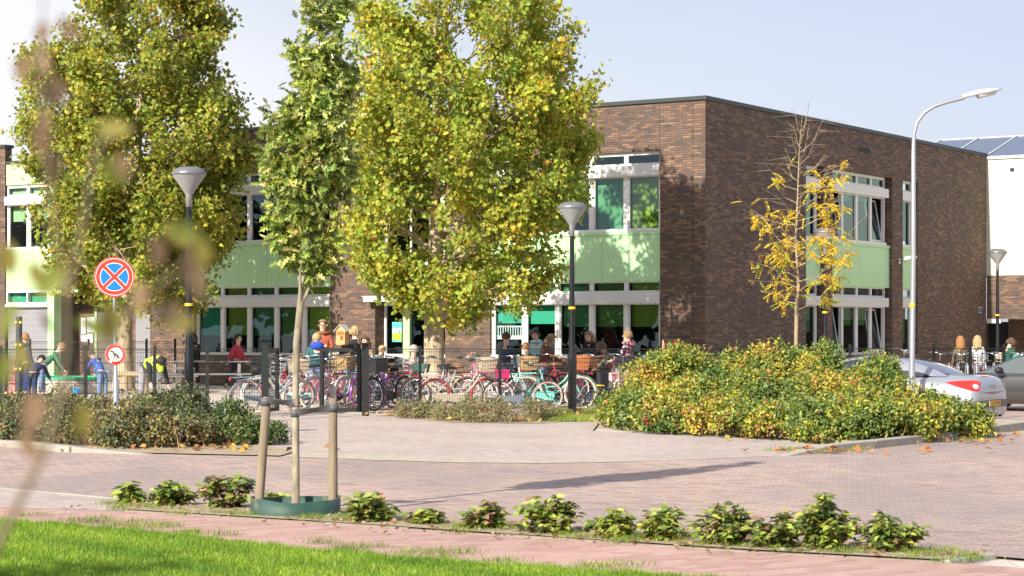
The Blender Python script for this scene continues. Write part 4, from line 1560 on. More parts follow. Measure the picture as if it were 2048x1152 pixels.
bk_(1150, 45.2, 60, "magenta bicycle with red saddle right of the lamp post", hot, tyre=M_tyre_w, saddle=mat("saddle_red", (.55, .03, .03), .5), rim=hot)
bk_(1200, 44.0, 15, "small blue and purple children's bicycle beside the rose hedge", blue, scale=.66, guard_m=blue, carrier=False)
bk_(1186, 43.2, 20, "small black children's bicycle with yellow saddle near the hedge", black, scale=.55, saddle=M_yel, guard_m=black, carrier=False)
bk_(1198, 45.6, 55, "black bicycle with a large black front crate before the floral jacket", black, front=("front_crate", M_bk), rear=("pannier", mat("pannier_black", (.02, .02, .022), .7)))
bk_(1248, 44.0, 40, "white handled bicycle with pale pink bag rising behind the hedge", white, tyre=M_tyre_w, rear=("pannier", mat("bag_pale_pink", (.72, .45, .45), .6)))
G2 = "bicycles parked by the shaded facade"
def b2(px, Y, yaw, *a, **kw):
    return bicycle(a[0], GX(px, Y), R(yaw), *a[1:], group=G2, **kw)
b2(1778, 52.0, 60, "black bicycle whose handlebar shows above the silver car roof", black, scale=1.12)
b2(1850, 55.0, 55, "black bicycle with raised handlebar right of the tall silver lamp post", black)
b2(1908, 53.0, 70, "black bicycle in front of the ginger haired girl", black, front=("wire_basket", M_bk))
b2(1938, 53.6, 66, "grey bicycle with silver basket between the two long haired girls", grey, front=("wire_basket", M_steel))
b2(1968, 53.0, 62, "dark bicycle in front of the fair haired girl", dark, rear=("pannier", mat("pannier_grey", (.12, .12, .13), .7)))
b2(1990, 54.6, 68, "brown bicycle behind the distant lamp post", brown, front=("wicker_basket", M_wickp))
b2(2018, 53.2, 60, "black bicycle with a green basket before the child in green", black, front=("front_crate", mat("crate_sea_green", (.10, .35, .22), .6)))
b2(2040, 54.2, 58, "teal bicycle at the right edge beside the dark car", teal, front=("wire_basket", M_bk))
rk = thing("bike_rack", "row of silver hoop bike racks behind the silver car", "bike rack", GX(1950, 51.5))
for i, px_ in enumerate((1898, 1916, 1934, 1952, 1970, 1988, 2006)):
    k = MB()
    b = GX(px_, 51.4 + i * .12)
    f = lambda x, y, z: b + Vector((x, y, z))
    k.tube([f(-.05, -.3, 0), f(-.05, -.3, .72)] + [f(-.05, -.3 + .12 * (1 - math.cos(t)), .72 + .12 * math.sin(t)) for t in np.linspace(.2, 2.9, 7)] + [f(-.05, -.06, .70), f(.05, .4, .52)], .022, 7)
    k.build("rack_hoop", M_steel, rk)
k = MB()
k.tube([GX(1885, 51.4) + Vector((0, -.3, .06)), GX(2015, 52.2) + Vector((0, -.3, .06))], .025, 6)
k.build("base_rail", M_steel, rk)
# orange safety flag on a thin mast
fg = thing("safety_flag", "thin mast with a small orange pennant above the rose hedge", "flag", GX(1326, 44.5))
k = MB()
k.tube([GX(1326, 44.5), P(1326, 680, 44.5)], .008, 6)
k.build("mast", M_sw, fg)
k = MB()
k.add([P(1326, 678, 44.5), P(1331, 696, 44.5) + Vector((0, .02, 0)), P(1324, 696, 44.5) + Vector((0, -.01, 0)), P(1326, 678, 44.5) + Vector((.003, .004, 0)), P(1331, 696, 44.5) + Vector((.003, .024, 0)), P(1324, 696, 44.5) + Vector((.003, -.006, 0))],
      [(0, 1, 2), (5, 4, 3), (0, 3, 4, 1), (1, 4, 5, 2), (2, 5, 3, 0)])
k.build("pennant", mat("pennant_orange", (.80, .20, .04), .6), fg)
# ------------------------------------------------------------------ people
M_skin = mat("skin_light", (.62, .40, .29), .55, var=.06)
M_skin2 = mat("skin_fair", (.68, .47, .36), .55, var=.06)
M_eye = mat("eye_dark", (.03, .02, .02), .3)
M_lip = mat("lip", (.45, .16, .13), .5)
M_shoe = mat("shoe_dark", (.04, .04, .045), .6)
M_shoew = mat("shoe_pale", (.6, .58, .55), .6)
def spot_mat(name, base, cols, scale=28):
    m, n, l, b = _nt(name)
    tc = n.new("ShaderNodeTexCoord")
    vo = n.new("ShaderNodeTexVoronoi")
    vo.inputs['Scale'].default_value = scale
    l.new(tc.outputs['Object'], vo.inputs['Vector'])
    rp = ramp(n, [(0, base), (.62, base), (.63, cols[0]), (.82, cols[0]), (.83, cols[1]), (1, cols[-1])], 'CONSTANT')
    sp_ = n.new("ShaderNodeSeparateColor")
    l.new(vo.outputs['Color'], sp_.inputs['Color'])
    l.new(sp_.outputs['Red'], rp.inputs['Fac'])
    l.new(rp.outputs['Color'], b.inputs['Base Color'])
    b.inputs['Roughness'].default_value = .8
    MATS[name] = m
    return m
def skin_mesh(verts, edges, radii, sub=1):
    me = bpy.data.meshes.new("skin_tmp")
    me.from_pydata([tuple(v) for v in verts], edges, [])
    o = bpy.data.objects.new("skin_tmp", me)
    COL.objects.link(o)
    md = o.modifiers.new("Skin", 'SKIN')
    md.use_smooth_shade = True
    md.branch_smoothing = .3
    lay = me.skin_vertices[0].data
    for i, r in enumerate(radii):
        r = r if hasattr(r, '__len__') else (r, r)
        lay[i].radius = r
        lay[i].use_root = (i == 0)
    sb = o.modifiers.new("Sub", 'SUBSURF')
    sb.levels = sub
    bpy.context.view_layer.update()
    out = bpy.data.meshes.new_from_object(o.evaluated_get(bpy.context.evaluated_depsgraph_get()))
    bpy.data.objects.remove(o)
    bpy.data.meshes.remove(me)
    return out
class Sk:
    def __init__(s):
        s.v, s.e, s.r = [], [], []
    def n(s, p, r, par=None):
        s.v.append(Vector(p))
        s.r.append(r)
        i = len(s.v) - 1
        if par is not None:
            s.e.append((par, i))
        return i
    def mesh(s, sub=1):
        return skin_mesh(s.v, s.e, s.r, sub)
def hand(sk, w, d, up_, s, par, side):
    """palm, four fingers of different lengths and a thumb from the side of the palm"""
    d = d.normalized()
    sidev = up_.cross(d).normalized()
    palm = sk.n(w + d * .045 * s, (.030 * s, .018 * s), par)
    kn = sk.n(w + d * .085 * s, (.034 * s, .014 * s), palm)
    for i, (o_, L) in enumerate(((-.030, .060), (-.010, .072), (.010, .068), (.030, .052))):
        b = w + d * .10 * s + sidev * o_ * s
        m_ = sk.n(b + d * L * .5 * s, .008 * s, kn)
        sk.n(b + d * L * .9 * s - up_ * .018 * s, .007 * s, m_)
    t = sk.n(w + d * .06 * s + sidev * side * .05 * s, .010 * s, palm)
    sk.n(w + d * .10 * s + sidev * side * .06 * s, .008 * s, t)
def person(label, pos, H, yaw, jacket, trousers, hair=('short', (.10, .06, .03)), bend=0, headp=0, arms=((5, 8, 15), (5, 8, 15)), legs=(4, -4), sit=None,
           child=False, shoe=M_shoe, skin=M_skin, build=1.0, hood=None, extra=None, group="people in the school yard", glasses=False, coat=0.0, headyaw=0):
    r = thing("person", label, "person", pos, group, R(yaw))
    hs = (.069 if child else .063) * H
    w = H * build
    c, s_ = math.cos(R(bend)), math.sin(R(bend))
    up, fw, rt = Vector((0, s_, c)), Vector((0, c, -s_)), Vector((1, 0, 0))
    hz = sit + .06 * H if sit else .515 * H
    hip = Vector((0, -.10 * H * s_ * (0 if sit else 1), hz))
    waist, chest, neck = hip + up * .10 * H, hip + up * .22 * H, hip + up * .325 * H
    hb = bend * .55 + headp
    hu = Vector((0, math.sin(R(hb)), math.cos(R(hb))))
    hf = Vector((0, math.cos(R(hb)), -math.sin(R(hb))))
    if headyaw:
        hf = Matrix.Rotation(R(headyaw), 3, 'Z') @ hf
    jaw = neck + hu * .055 * H + hf * .012 * H
    mid = jaw + hu * hs * .95
    crown = jaw + hu * hs * 1.75
    b, j, t = Sk(), Sk(), Sk()
    # body
    i0 = b.n(hip, (.085 * w, .062 * w))
    i1 = b.n(waist, (.075 * w, .055 * w), i0)
    i2 = b.n(chest, (.090 * w, .060 * w), i1)
    i3 = b.n(neck, (.034 * w, .034 * w), i2)
    i4 = b.n(jaw, (hs * .62, hs * .70), i3)
    i5 = b.n(mid, (hs * .86, hs * 1.0), i4)
    b.n(crown, (hs * .62, hs * .72), i5)
    k0 = j.n(chest, (.104 * w, .074 * w))
    k1 = j.n(waist, (.094 * w, .072 * w), k0)
    k1b = j.n(hip - up * (.0 + coat) * H, ((.097 + coat * .2) * w, (.074 + coat * .15) * w), k1)
    j.n(neck - up * .012 * H, .045 * w, k0)
    q0 = t.n(hip + up * .02 * H, (.092 * w, .068 * w))
    for si, side in enumerate((-1, 1)):
        a, o_, e = arms[si]
        sh = hip + up * .285 * H + rt * side * .098 * w
        def adir(ang):
            v = Vector((side * math.sin(R(o_)), math.sin(R(ang)) * math.cos(R(o_)), -math.cos(R(ang)) * math.cos(R(o_))))
            return v.normalized()
        d1, d2 = adir(a), adir(a + e)
        if len(arms[si]) == 0:
            continue
        # forearm may fold inwards across the chest
        fold = arms_fold
        el = sh + d1 * .165 * H
        if fold:
            d2 = Vector((-side * .85, .35, .15)).normalized()
        wr = el + d2 * .145 * H
        s1 = b.n(sh, .034 * w, i2)
        s2 = b.n(el, .026 * w, s1)
        s3 = b.n(wr, .018 * w, s2)
        upv = Vector((side, 0, 0)) if abs(d2.x) < .6 else Vector((0, -1, 0))
        hand(b, wr, d2, upv, H / 1.75, s3, 1)
        u1 = j.n(sh, .047 * w, k0)
        u2 = j.n(el, .038 * w, u1)
        j.n(wr, .029 * w, u2)
        hj = hip + rt * side * .052 * w - Vector((0, 0, .02 * H))
        la = R(legs[si])
        if sit:
            kn = hj + Vector((side * .02 * H, .24 * H, .0))
            an = kn + Vector((0, .02 * H, -(kn.z - .05 * H)))
        else:
            kn = hj + Vector((side * .008 * H, math.sin(la) * .235 * H, -math.cos(la) * .235 * H))
            lb_ = la - (R(18) if la < -.15 else 0)
            an = kn + Vector((0, math.sin(lb_) * .22 * H, 0))
            an.z = .045 * H + max(0, -math.sin(lb_)) * .03 * H
        l1 = b.n(hj, .052 * w, i0)
        l2 = b.n(kn, .036 * w, l1)
        l3 = b.n(an, .024 * w, l2)
        b.n(an + Vector((0, .075 * H, -.028 * H)), .020 * w, l3)
        t1 = t.n(hj, (.060 * w, .062 * w), q0)
        t2 = t.n(kn, .045 * w, t1)
        t.n(an + Vector((0, 0, .02 * H)), .040 * w, t2)
        m_ = MB()
        m_.smooth = True
        m_.ball(an + Vector((0, .035 * H, -.022 * H)), (.028 * H, .075 * H, .024 * H), 8, 5)
        m_.build("shoe", shoe, r, world=False)
    body = b.mesh()
    body.materials.clear()
    for m_ in (skin, M_eye, M_lip):
        body.materials.append(m_)
    # face
    hx = hu.cross(hf).normalized() * -1
    face = MB()
    face.v = [tuple(v.co) for v in body.vertices]
    face.f = [list(p.vertices) for p in body.polygons]
    face.mi = [0] * len(face.f)
    face.sm = [True] * len(face.f)
    fc = mid + hf * hs * .93
    face.mat(0)
    face.add([fc + hu * hs * .12, fc + hx * hs * .16 - hu * hs * .3, fc - hx * hs * .16 - hu * hs * .3, fc + hf * hs * .28 - hu * hs * .22], [(0, 1, 3), (0, 3, 2), (1, 2, 3)])
    for sd_ in (-1, 1):
        face.ball(mid + hx * sd_ * hs * .92 - hu * hs * .1, hs * .2, 6, 4)
        face.mat(1)
        face.ball(mid + hf * hs * .86 + hx * sd_ * hs * .34 + hu * hs * .1, hs * .10, 6, 4)
        face.mat(0)
    face.mat(2)
    mc = mid + hf * hs * .84 - hu * hs * .52
    face.add([mc - hx * hs * .25, mc + hx * hs * .25, mc + hx * hs * .2 - hu * hs * .1 + hf * .004, mc - hx * hs * .2 - hu * hs * .1 + hf * .004], [(0, 1, 2, 3)])
    bpy.data.meshes.remove(body)
    face.build("body", [skin, M_eye, M_lip], r, world=False)
    for nm, sk_, m_ in (("jacket", j, jacket), ("trousers", t, trousers)):
        me = sk_.mesh()
        me.materials.clear()
        me.materials.append(m_)
        link(nm, me, r, False)
    # hair
    kind, hc = hair
    m_ = mat("hair_%d_%d_%d" % tuple(int(x * 999) for x in hc), hc, .5, var=.35, scale=60, bump=.6, bscale=120)
    hm = MB()
    hm.smooth = True
    n_, mm = 14, 9
    vs, keep = [], []
    for i in range(mm + 1):
        p = math.pi * i / mm
        for q in range(n_):
            a = 2 * math.pi * q / n_
            x, y, z = math.sin(p) * math.cos(a), math.sin(p) * math.sin(a), math.cos(p)
            jit = 1 + .06 * math.sin(5 * a + 3 * i + len(label))
            vs.append((mid + hu * hs * .12 + (hx * x * 1.08 + hf * (y * 1.10 - .06) + hu * z * 1.10) * hs * jit))
            keep.append((y, z))
    fs = []
    for i in range(mm):
        for q in range(n_):
            ids = (i * n_ + q, (i + 1) * n_ + q, (i + 1) * n_ + (q + 1) % n_, i * n_ + (q + 1) % n_)
            y = sum(keep[d][0] for d in ids) / 4
            z = sum(keep[d][1] for d in ids) / 4
            if (y > .30 and z < .42) or z < -.62 or (y > .0 and z < -.15):
                continue
            fs.append(ids)
    hm.add(vs, fs, True)
    if kind == 'long':
        for k_ in range(15):
            a = -2.6 + 5.2 * k_ / 14
            dx, dy = math.sin(a), -math.cos(a)
            if dy > .2:
                continue
            p0 = mid + hx * dx * hs * .95 + hf * dy * hs * .95 + hu * hs * .1
            p1 = neck + rt * dx * hs * .92 + fw * dy * hs * 1.15 - up * .02 * H
            p2 = neck + rt * (dx * 1.3 + .3 * math.sin(k_ * 4.1)) * hs + fw * dy * hs * 1.35 - up * (.08 + .045 * math.sin(k_ * 5.3)) * H
            hm.tube([p0, (p0 + p1) / 2 + hf * dy * hs * .12, p1, p2], [hs * .30, hs * (.30 + .08 * math.sin(k_ * 2.9)), hs * .24, hs * .05], 6)
    if kind == 'bob':
        for k_ in range(9):
            a = -2.3 + 4.6 * k_ / 8
            dx, dy = math.sin(a), -math.cos(a)
            p0 = mid + hx * dx * hs * .98 + hf * dy * hs * .95 + hu * hs * .3
            p1 = jaw + hx * dx * hs * 1.15 + hf * dy * hs * 1.1 + hu * hs * .05
            hm.tube([p0, (p0 + p1) / 2 + hx * dx * hs * .12, p1], [hs * .38, hs * .42, hs * .2], 7)
    if kind == 'pony':
        p0 = mid - hf * hs * .95 + hu * hs * .2
        p1 = neck - fw * .09 * H - up * .02 * H
        p2 = neck - fw * .08 * H - up * .15 * H
        hm.tube([p0, (p0 + p1) / 2 - hf * hs * .2, p1, p2], [hs * .25, hs * .40, hs * .38, hs * .1], 8)
    hm.build("hair", m_, r, world=False)
    if hood:
        hm = MB()
        hm.smooth = True
        hm.tube([neck + (rt * math.cos(a) * .075 * w + (fw * math.sin(a)) * .07 * w) + up * .012 * H for a in np.linspace(0, 2 * math.pi, 13)[:-1]], .020 * w, 7, closed=True)
        hm.ball(neck - fw * .07 * w, (.085 * w, .04 * w, .055 * w), 10, 6)
        hm.build("hood", hood, r, world=False)
    if glasses:
        hm = MB()
        for sd_ in (-1, 1):
            e = mid + hf * hs * .98 + hx * sd_ * hs * .36 + hu * hs * .1
            hm.tube([e + hx * math.cos(a) * hs * .26 + hu * math.sin(a) * hs * .2 for a in np.linspace(0, 2 * math.pi, 9)[:-1]], .003, 4, closed=True)
            hm.tube([e + hx * sd_ * hs * .26, mid + hx * sd_ * hs * 1.0 + hu * hs * .05], .003, 4)
        hm.build("glasses", M_bk, r, world=False)
    if extra:
        extra(r, dict(hip=hip, up=up, fw=fw, rt=rt, neck=neck, chest=chest, H=H, w=w))
    return r
arms_fold = False
def hgt(py, Y):
    return HC + (YH - py) * Y / FPX
C_ = lambda n, c: mat("cloth_" + n, c, .85, var=.12, scale=9, bump=.4, bscale=30)
c_rust, c_navy, c_blackc, c_redc = C_("rust", (.30, .07, .035)), C_("navy", (.02, .035, .10)), C_("black", (.015, .015, .018)), C_("bright_red", (.62, .03, .06))
c_green, c_teal, c_burg, c_tan = C_("green", (.06, .17, .10)), C_("teal", (.025, .10, .11)), C_("burgundy", (.14, .02, .05)), C_("tan", (.32, .20, .14))
c_olive, c_maroon, c_jean, c_greyp = C_("olive", (.15, .12, .07)), C_("maroon", (.14, .03, .025)), C_("jeans", (.16, .23, .36)), C_("grey_marl", (.30, .30, .33))
c_hoodb, c_aqua, c_white, c_dgreen = C_("hood_blue", (.02, .07, .42)), C_("aqua", (.45, .62, .64)), C_("white_pattern", (.62, .60, .62)), C_("dark_green", (.02, .11, .08))
c_flor = spot_mat("floral_jacket", (.025, .012, .035), [(.45, .10, .14), (.62, .42, .42)], 26)
c_hivis = spot_mat("hi_vis_vest", (.52, .80, .05), [(.60, .85, .10), (.62, .72, .40)], 9)
blond, sandy, brownh, darkh, ginger, greyh = (.43, .30, .145), (.27, .17, .08), (.10, .055, .03), (.02, .014, .01), (.35, .16, .055), (.42, .39, .34)

arms_fold = True
person("man in a rust red jacket and glasses standing with folded arms before the windows", GX(646, 51.0), hgt(643, 51), 174, c_rust, c_jean, ('short', sandy), arms=((12, 14, 80), (12, 14, 80)), glasses=True, hood=c_rust, build=1.0)
arms_fold = False
person("woman with blond bob in a black coat facing left beside the book box", GX(711, 52.0), hgt(655, 52), 70, c_blackc, c_blackc, ('bob', blond), arms=((25, 8, 55), (5, 8, 40)), coat=.12, skin=M_skin2)
person("woman with curly fair hair in a dark teal coat with blue hood, seen from behind", GX(634, 46.0), hgt(672, 46) + .03, 8, c_teal, c_jean, ('short', blond), hood=c_hoodb, coat=.10, build=1.12, bend=6)
person("woman with brown hair in a tan coat right of the gate post", GX(735, 47.0), hgt(679, 47) + .04, 150, c_tan, c_jean, ('long', brownh), bend=10, coat=.1)
person("fair haired child in brown looking down beside the tan coat", GX(760, 48.0), hgt(697, 48) + .04, -120, C_("child_brown", (.20, .12, .08)), c_jean, ('short', blond), child=True, headp=20)
person("white haired adult in a burgundy coat sitting with back to the street", GX(826, 47.0), 1.66, -25, c_burg, c_navy, ('short', greyh), sit=.40, coat=.04, headp=8, build=1.05)
bn = thing("yard_bench", "low wooden bench under the person in the burgundy coat", "bench", GX(826, 47.0))
k = MB()
f = lambda x, y, z: GX(826, 47.0) + Vector((x, y, z))
for i in range(3):
    k.box(-.8, .8, -.2 + i * .14, -.07 + i * .14, .36, .395, f)
k.build("seat", M_wood, bn)
for x in (-.6, .6):
    k = MB()
    k.box(x - .05, x + .05, -.17, .17, 0, .359, f)
    k.build("leg", M_grwood, bn)
def bag_(col):
    def g(r, d):
        m_ = MB()
        m_.smooth = True
        c = d['hip'] + d['up'] * .06 * d['H'] + d['rt'] * .17 * d['w'] + d['fw'] * .08
        m_.ball(c, (.08, .13, .14), 10, 7)
        m_.build("shoulder_bag", col, r, world=False)
    return g
person("child in a navy jacket with a bright blue bag at the window left", GX(1012, 49.5), hgt(671, 49.5) + .02, -30, c_navy, c_jean, ('short', brownh), child=True, arms=((15, 8, 60), (25, 8, 60)), extra=bag_(mat("bag_blue", (.02, .30, .62), .6)))
person("child with sandy hair in black seen from behind, lowest of the window group", GX(1052, 48.5), hgt(691, 48.5) + .02, 5, c_blackc, c_jean, ('short', ginger), child=True)
person("dark haired boy in a pale blue open jacket facing the street", GX(1072, 51.5), hgt(664, 51.5), 165, c_aqua, c_navy, ('short', darkh), child=True, headp=12, hood=c_aqua)
person("girl with fair hair in a maroon top looking down to the right", GX(1087, 49.5), hgt(674, 49.5) + .06, -75, c_maroon, c_jean, ('long', sandy), bend=18, headp=15, arms=((25, 6, 50), (25, 6, 50)), child=True)
person("girl with long brown hair in a black jacket looking down", GX(1181, 49.5), hgt(669, 49.5) + .03, 140, c_blackc, c_blackc, ('long', sandy), headp=15, arms=((20, 8, 70), (20, 8, 70)), child=True, hood=c_blackc)
def scarf(r, d):
    m_ = MB()
    m_.tube([d['neck'] + d['rt'] * .03 - d['fw'] * .02, d['neck'] + d['fw'] * .08 + d['rt'] * .02, d['chest'] + d['fw'] * .12, d['hip'] + d['fw'] * .10 + d['up'] * .05], [.04, .045, .05, .03], 8)
    m_.build("scarf", C_("scarf_red", (.35, .02, .03)), r, world=False)
person("person in an olive coat with a red scarf bending to the left", GX(1226, 49.0), 1.50, 105, c_olive, c_greyp, ('bob', brownh), bend=38, headp=12, arms=((35, 6, 20), (40, 6, 20)), coat=.10, child=True, extra=scarf)
person("child in a dark floral jacket and jeans standing right of the olive coat", GX(1256, 48.0), hgt(667, 48) + .02, 60, c_flor, c_jean, ('short', sandy), child=True, arms=((20, 8, 50), (10, 8, 30)), hood=c_flor, coat=.06)
person("person with long dark hair in black standing behind the left lamp post", GX(387, 59.0), hgt(668, 59), 40, c_blackc, c_blackc, ('long', darkh), legs=(8, -8), coat=.08)
person("girl in a bright red top and black trousers walking past the window", GX(474, 58.0), hgt(672, 58), -110, c_redc, c_blackc, ('pony', darkh), legs=(16, -18), arms=((10, 14, 20), (-25, 22, 15)), child=True, bend=4)
def vest(r, d):
    m_ = MB()
    m_.smooth = True
    sk = Sk()
    a = sk.n(d['chest'] + d['up'] * .02, (.125 * d['w'], .10 * d['w']))
    b_ = sk.n(d['hip'] + d['up'] * .10 * d['H'], (.112 * d['w'], .09 * d['w']), a)
    c = sk.n(d['neck'] + d['up'] * .02 * d['H'] - d['fw'] * .02, (.10 * d['w'], .085 * d['w']), a)
    e = sk.n(d['neck'] + d['up'] * .09 * d['H'] - Vector((0, 0, .04 * d['H'])), .06 * d['w'], c)
    sk.n(d['neck'] + d['up'] * .11 * d['H'] - Vector((0, 0, .15 * d['H'])), .035 * d['w'], e)
    me = sk.mesh()
    me.materials.clear()
    me.materials.append(c_hivis)
    link("hi_vis_vest", me, r, False)
person("person bending low in a lime hi-vis vest and grey trousers behind the fence", GX(300, 46.0), 1.72, -145, c_blackc, c_greyp, ('short', darkh), bend=82, headp=35, arms=((10, 8, 10), (25, 8, 10)), legs=(6, -6), extra=vest)
person("ginger haired child in dark blue beside the yellow knobbed post", GX(50, 52.0), hgt(671, 52), -40, c_navy, c_navy, ('short', ginger), child=True, hood=c_navy)
person("fair haired child in a green shirt bending over the sandpit", GX(93, 51.0), 1.52, -78, c_green, c_jean, ('short', sandy), bend=48, headp=10, arms=((15, 8, 15), (25, 8, 10)), child=True, skin=M_skin2)
person("child in dark navy stooping low with back to the fence at far left", GX(68, 46.0), 1.35, -12, C_("dark_navy", (.03, .03, .075)), c_navy, ('short', darkh), bend=58, headp=20, arms=((30, 8, 10), (30, 8, 10)), child=True)
person("child in a blue top and jeans stooping behind the small dog sign", GX(200, 49.0), 1.30, 55, C_("royal_blue", (.06, .14, .48)), c_jean, ('short', brownh), bend=40, headp=20, arms=((30, 8, 10), (30, 8, 10)), child=True)
G3 = "children by the shaded facade"
person("girl with long ginger hair standing with her back to the street", GX(1921, 56.0), hgt(676, 56), 10, c_olive, c_blackc, ('long', ginger), child=True, group=G3)
person("girl with long fair hair in a white patterned top seen from behind", GX(1955, 56.0), hgt(675, 56), -8, spot_mat("white_print_top", (.60, .58, .62), [(.35, .35, .42), (.70, .68, .70)], 40), c_greyp, ('long', blond), child=True, group=G3)
person("child in a dark green jacket looking down at the bicycles on the far right", GX(2017, 55.0), hgt(680, 55) + .03, -70, c_dgreen, c_blackc, ('bob', brownh), child=True, headp=25, arms=((25, 8, 60), (25, 8, 60)), group=G3)
# ------------------------------------------------------------------ cars
def car_paint(name, c, metal=.55):
    m = mat(name, c, .30, metal, var=.02, scale=2, coat=.8)
    return m
M_silver = car_paint("car_silver", (.40, .41, .43))
M_cgrey = car_paint("car_dark_grey", (.085, .08, .08))
M_cglass = mat("car_glass", (.020, .028, .035), .05, var=.1, spec=.9, coat=.5)
M_tail = mat("tail_red", (.62, .02, .012), .12, var=.05, coat=.8)
M_tailw = mat("tail_clear", (.75, .60, .58), .15, var=.05, coat=.8)
M_trim = mat("bumper_trim_grey", (.13, .125, .12), .5, var=.05)
M_alloy = mat("alloy", (.55, .56, .58), .3, .8)
M_plate = mat("plate_yellow", (.80, .42, .03), .5, var=.05)
def loft(mb, rings, close=False):
    n = len(rings[0])
    vs = [p for r in rings for p in r]
    fs = []
    for i in range(len(rings) - 1):
        for q in range(n if close else n - 1):
            fs.append((i * n + q, (i + 1) * n + q, (i + 1) * n + (q + 1) % n, i * n + (q + 1) % n))
    mb.add(vs, fs, True)
def make_car(name, label, loc, yaw, stations, roof, body_m, L, scale=1.0, rear=True):
    """x forward from the rear bumper (x=0), y left, z up. stations: x, half width, sill z, shoulder z, deck z, deck half width"""
    r = thing(name, label, "car", loc, None, yaw, scale)
    k = MB()
    rings = []
    for x, hw, zb, zs, zt, tw in stations:
        half = [(x, hw * .80, zb), (x, hw * .955, zb + .05), (x, hw * 1.0, zb + .28 * (zs - zb) + .03), (x, hw * .995, zb + .62 * (zs - zb)), (x, hw * .965, zs), (x, tw, zt - .012), (x, tw * .5, zt + .012), (x, 0, zt + .02)]
        rings.append(half + [(p[0], -p[1], p[2]) for p in half[-2::-1]])
    loft(k, rings)
    k.add(rings[0], [tuple(range(len(rings[0])))], True)
    k.add(rings[-1], [tuple(range(len(rings[-1])))[::-1]], True)
    body = k.build("body", body_m, r, world=False)
    bm = bmesh.new()
    bm.from_mesh(body.data)
    bmesh.ops.remove_doubles(bm, verts=bm.verts, dist=.0005)
    bmesh.ops.recalc_face_normals(bm, faces=bm.faces)
    bm.to_mesh(body.data)
    bm.free()
    sb = body.modifiers.new("Sub", 'SUBSURF')
    sb.levels = sb.render_levels = 2
    # greenhouse: roof stations x, half width at belt, belt z, half width at roof, roof z
    gl, rfm = MB(), MB()
    rings = []
    for x, bw, bz, rw, rz in roof:
        half = [(x, bw, bz), (x, bw * .6 + rw * .4 + .015, bz * .6 + rz * .4), (x, rw, rz - .05), (x, rw * .86, rz), (x, 0, rz + .025)]
        rings.append(half + [(p[0], -p[1], p[2]) for p in half[-2::-1]])
    return r, body, rings
def wheels(r, L, xs, hw, wr=.31):
    for x in xs:
        for sy in (-1, 1):
            k = MB()
            k.smooth = True
            y = sy * (hw - .09)
            vs = []
            prof = [(.19, .085), (wr - .03, .10), (wr, .08), (wr, -.08), (wr - .03, -.10), (.19, -.085)]
            n = 28
            for q in range(n):
                a = 2 * math.pi * q / n
                for rr, yy in prof:
                    vs.append((x + rr * math.cos(a), y + yy * sy, wr + rr * math.sin(a)))
            m_ = len(prof)
            k.add(vs, [(q * m_ + i, ((q + 1) % n) * m_ + i, ((q + 1) % n) * m_ + i + 1, q * m_ + i + 1) for q in range(n) for i in range(m_ - 1)], True)
            w_ = k.build("wheel", M_tyre, r, world=False)
            k = MB()
            for s_ in range(5):
                a = 2 * math.pi * s_ / 5
                k.tube([(x, y + sy * .075, wr), (x + .2 * math.cos(a), y + sy * .08, wr + .2 * math.sin(a))], [.035, .025], 5)
            k.tube([(x + .2 * math.cos(a), y + sy * .08, wr + .2 * math.sin(a)) for a in np.linspace(0, 2 * math.pi, 25)[:-1]], .016, 6, closed=True)
            k.build("rim", M_alloy, w_, world=False)
# silver folding roof coupe, rear at right
st = [(-.03, .62, .21, .56, .74, .50), (-.015, .75, .19, .60, .84, .60), (.06, .82, .18, .66, .92, .62), (.20, .845, .20, .72, .955, .64), (.55, .865, .19, .80, .965, .66), (.95, .875, .18, .86, .955, .70),
      (1.5, .885, .18, .89, .93, .74), (2.4, .885, .18, .88, .92, .74), (3.1, .885, .18, .86, .91, .72), (3.5, .87, .19, .80, .86, .66), (3.95, .82, .21, .70, .76, .58), (4.2, .70, .25, .58, .64, .48), (4.30, .55, .34, .50, .56, .42)]
rf_ = [(.58, .62, .945, .52, .945), (.95, .665, .94, .55, 1.10), (1.35, .70, .925, .575, 1.235), (1.75, .72, .915, .59, 1.30), (2.15, .73, .905, .595, 1.32), (2.5, .73, .90, .585, 1.285), (2.85, .725, .90, .575, 1.16), (3.25, .71, .895, .565, .965)]
CYAW = math.atan2(.575, -.818)
cp = GX(1983, 36.0)
car, body, rings = make_car("parked_car", "silver folding roof coupe parked behind the rose hedge, rear towards the right", (0, 0, 0), 0, st, rf_, M_silver, 4.3)
# roof shell split by glass: build as separate lofts
nr = len(rings[0])
shell, rwin, sidew, wind = MB(), MB(), MB(), MB()
def strip(mb, rs, idx):
    loft(mb, [[r_[i] for i in idx] for r_ in rs])
mid_ = list(range(3, nr - 3))
strip(shell, rings[3:6], list(range(2, nr - 2)))
strip(rwin, rings[0:4], [3, 4, 5])
strip(wind, rings[5:8], [3, 4, 5])
for a, b in ((0, 1), (1, 2), (2, 3)):
    ids = [a, b]
left = lambda i: i
for side in (0, 1):
    ix = (lambda q: q) if side == 0 else (lambda q: nr - 1 - q)
    # c pillar and roof rail in paint, side glass between
    strip(shell, rings[0:4], [ix(1), ix(2), ix(3)])
    strip(shell, rings[0:2], [ix(0), ix(1)])
    strip(shell, rings[3:8], [ix(2), ix(3)])
    strip(sidew, rings[1:4], [ix(0), ix(1)])
    strip(sidew, rings[3:8], [ix(0), ix(1), ix(2)])
def smooth_shell(o):
    bm = bmesh.new()
    bm.from_mesh(o.data)
    bmesh.ops.remove_doubles(bm, verts=bm.verts, dist=.0005)
    bm.to_mesh(o.data)
    bm.free()
    s_ = o.modifiers.new("Sub", 'SUBSURF')
    s_.levels = s_.render_levels = 2
    return o
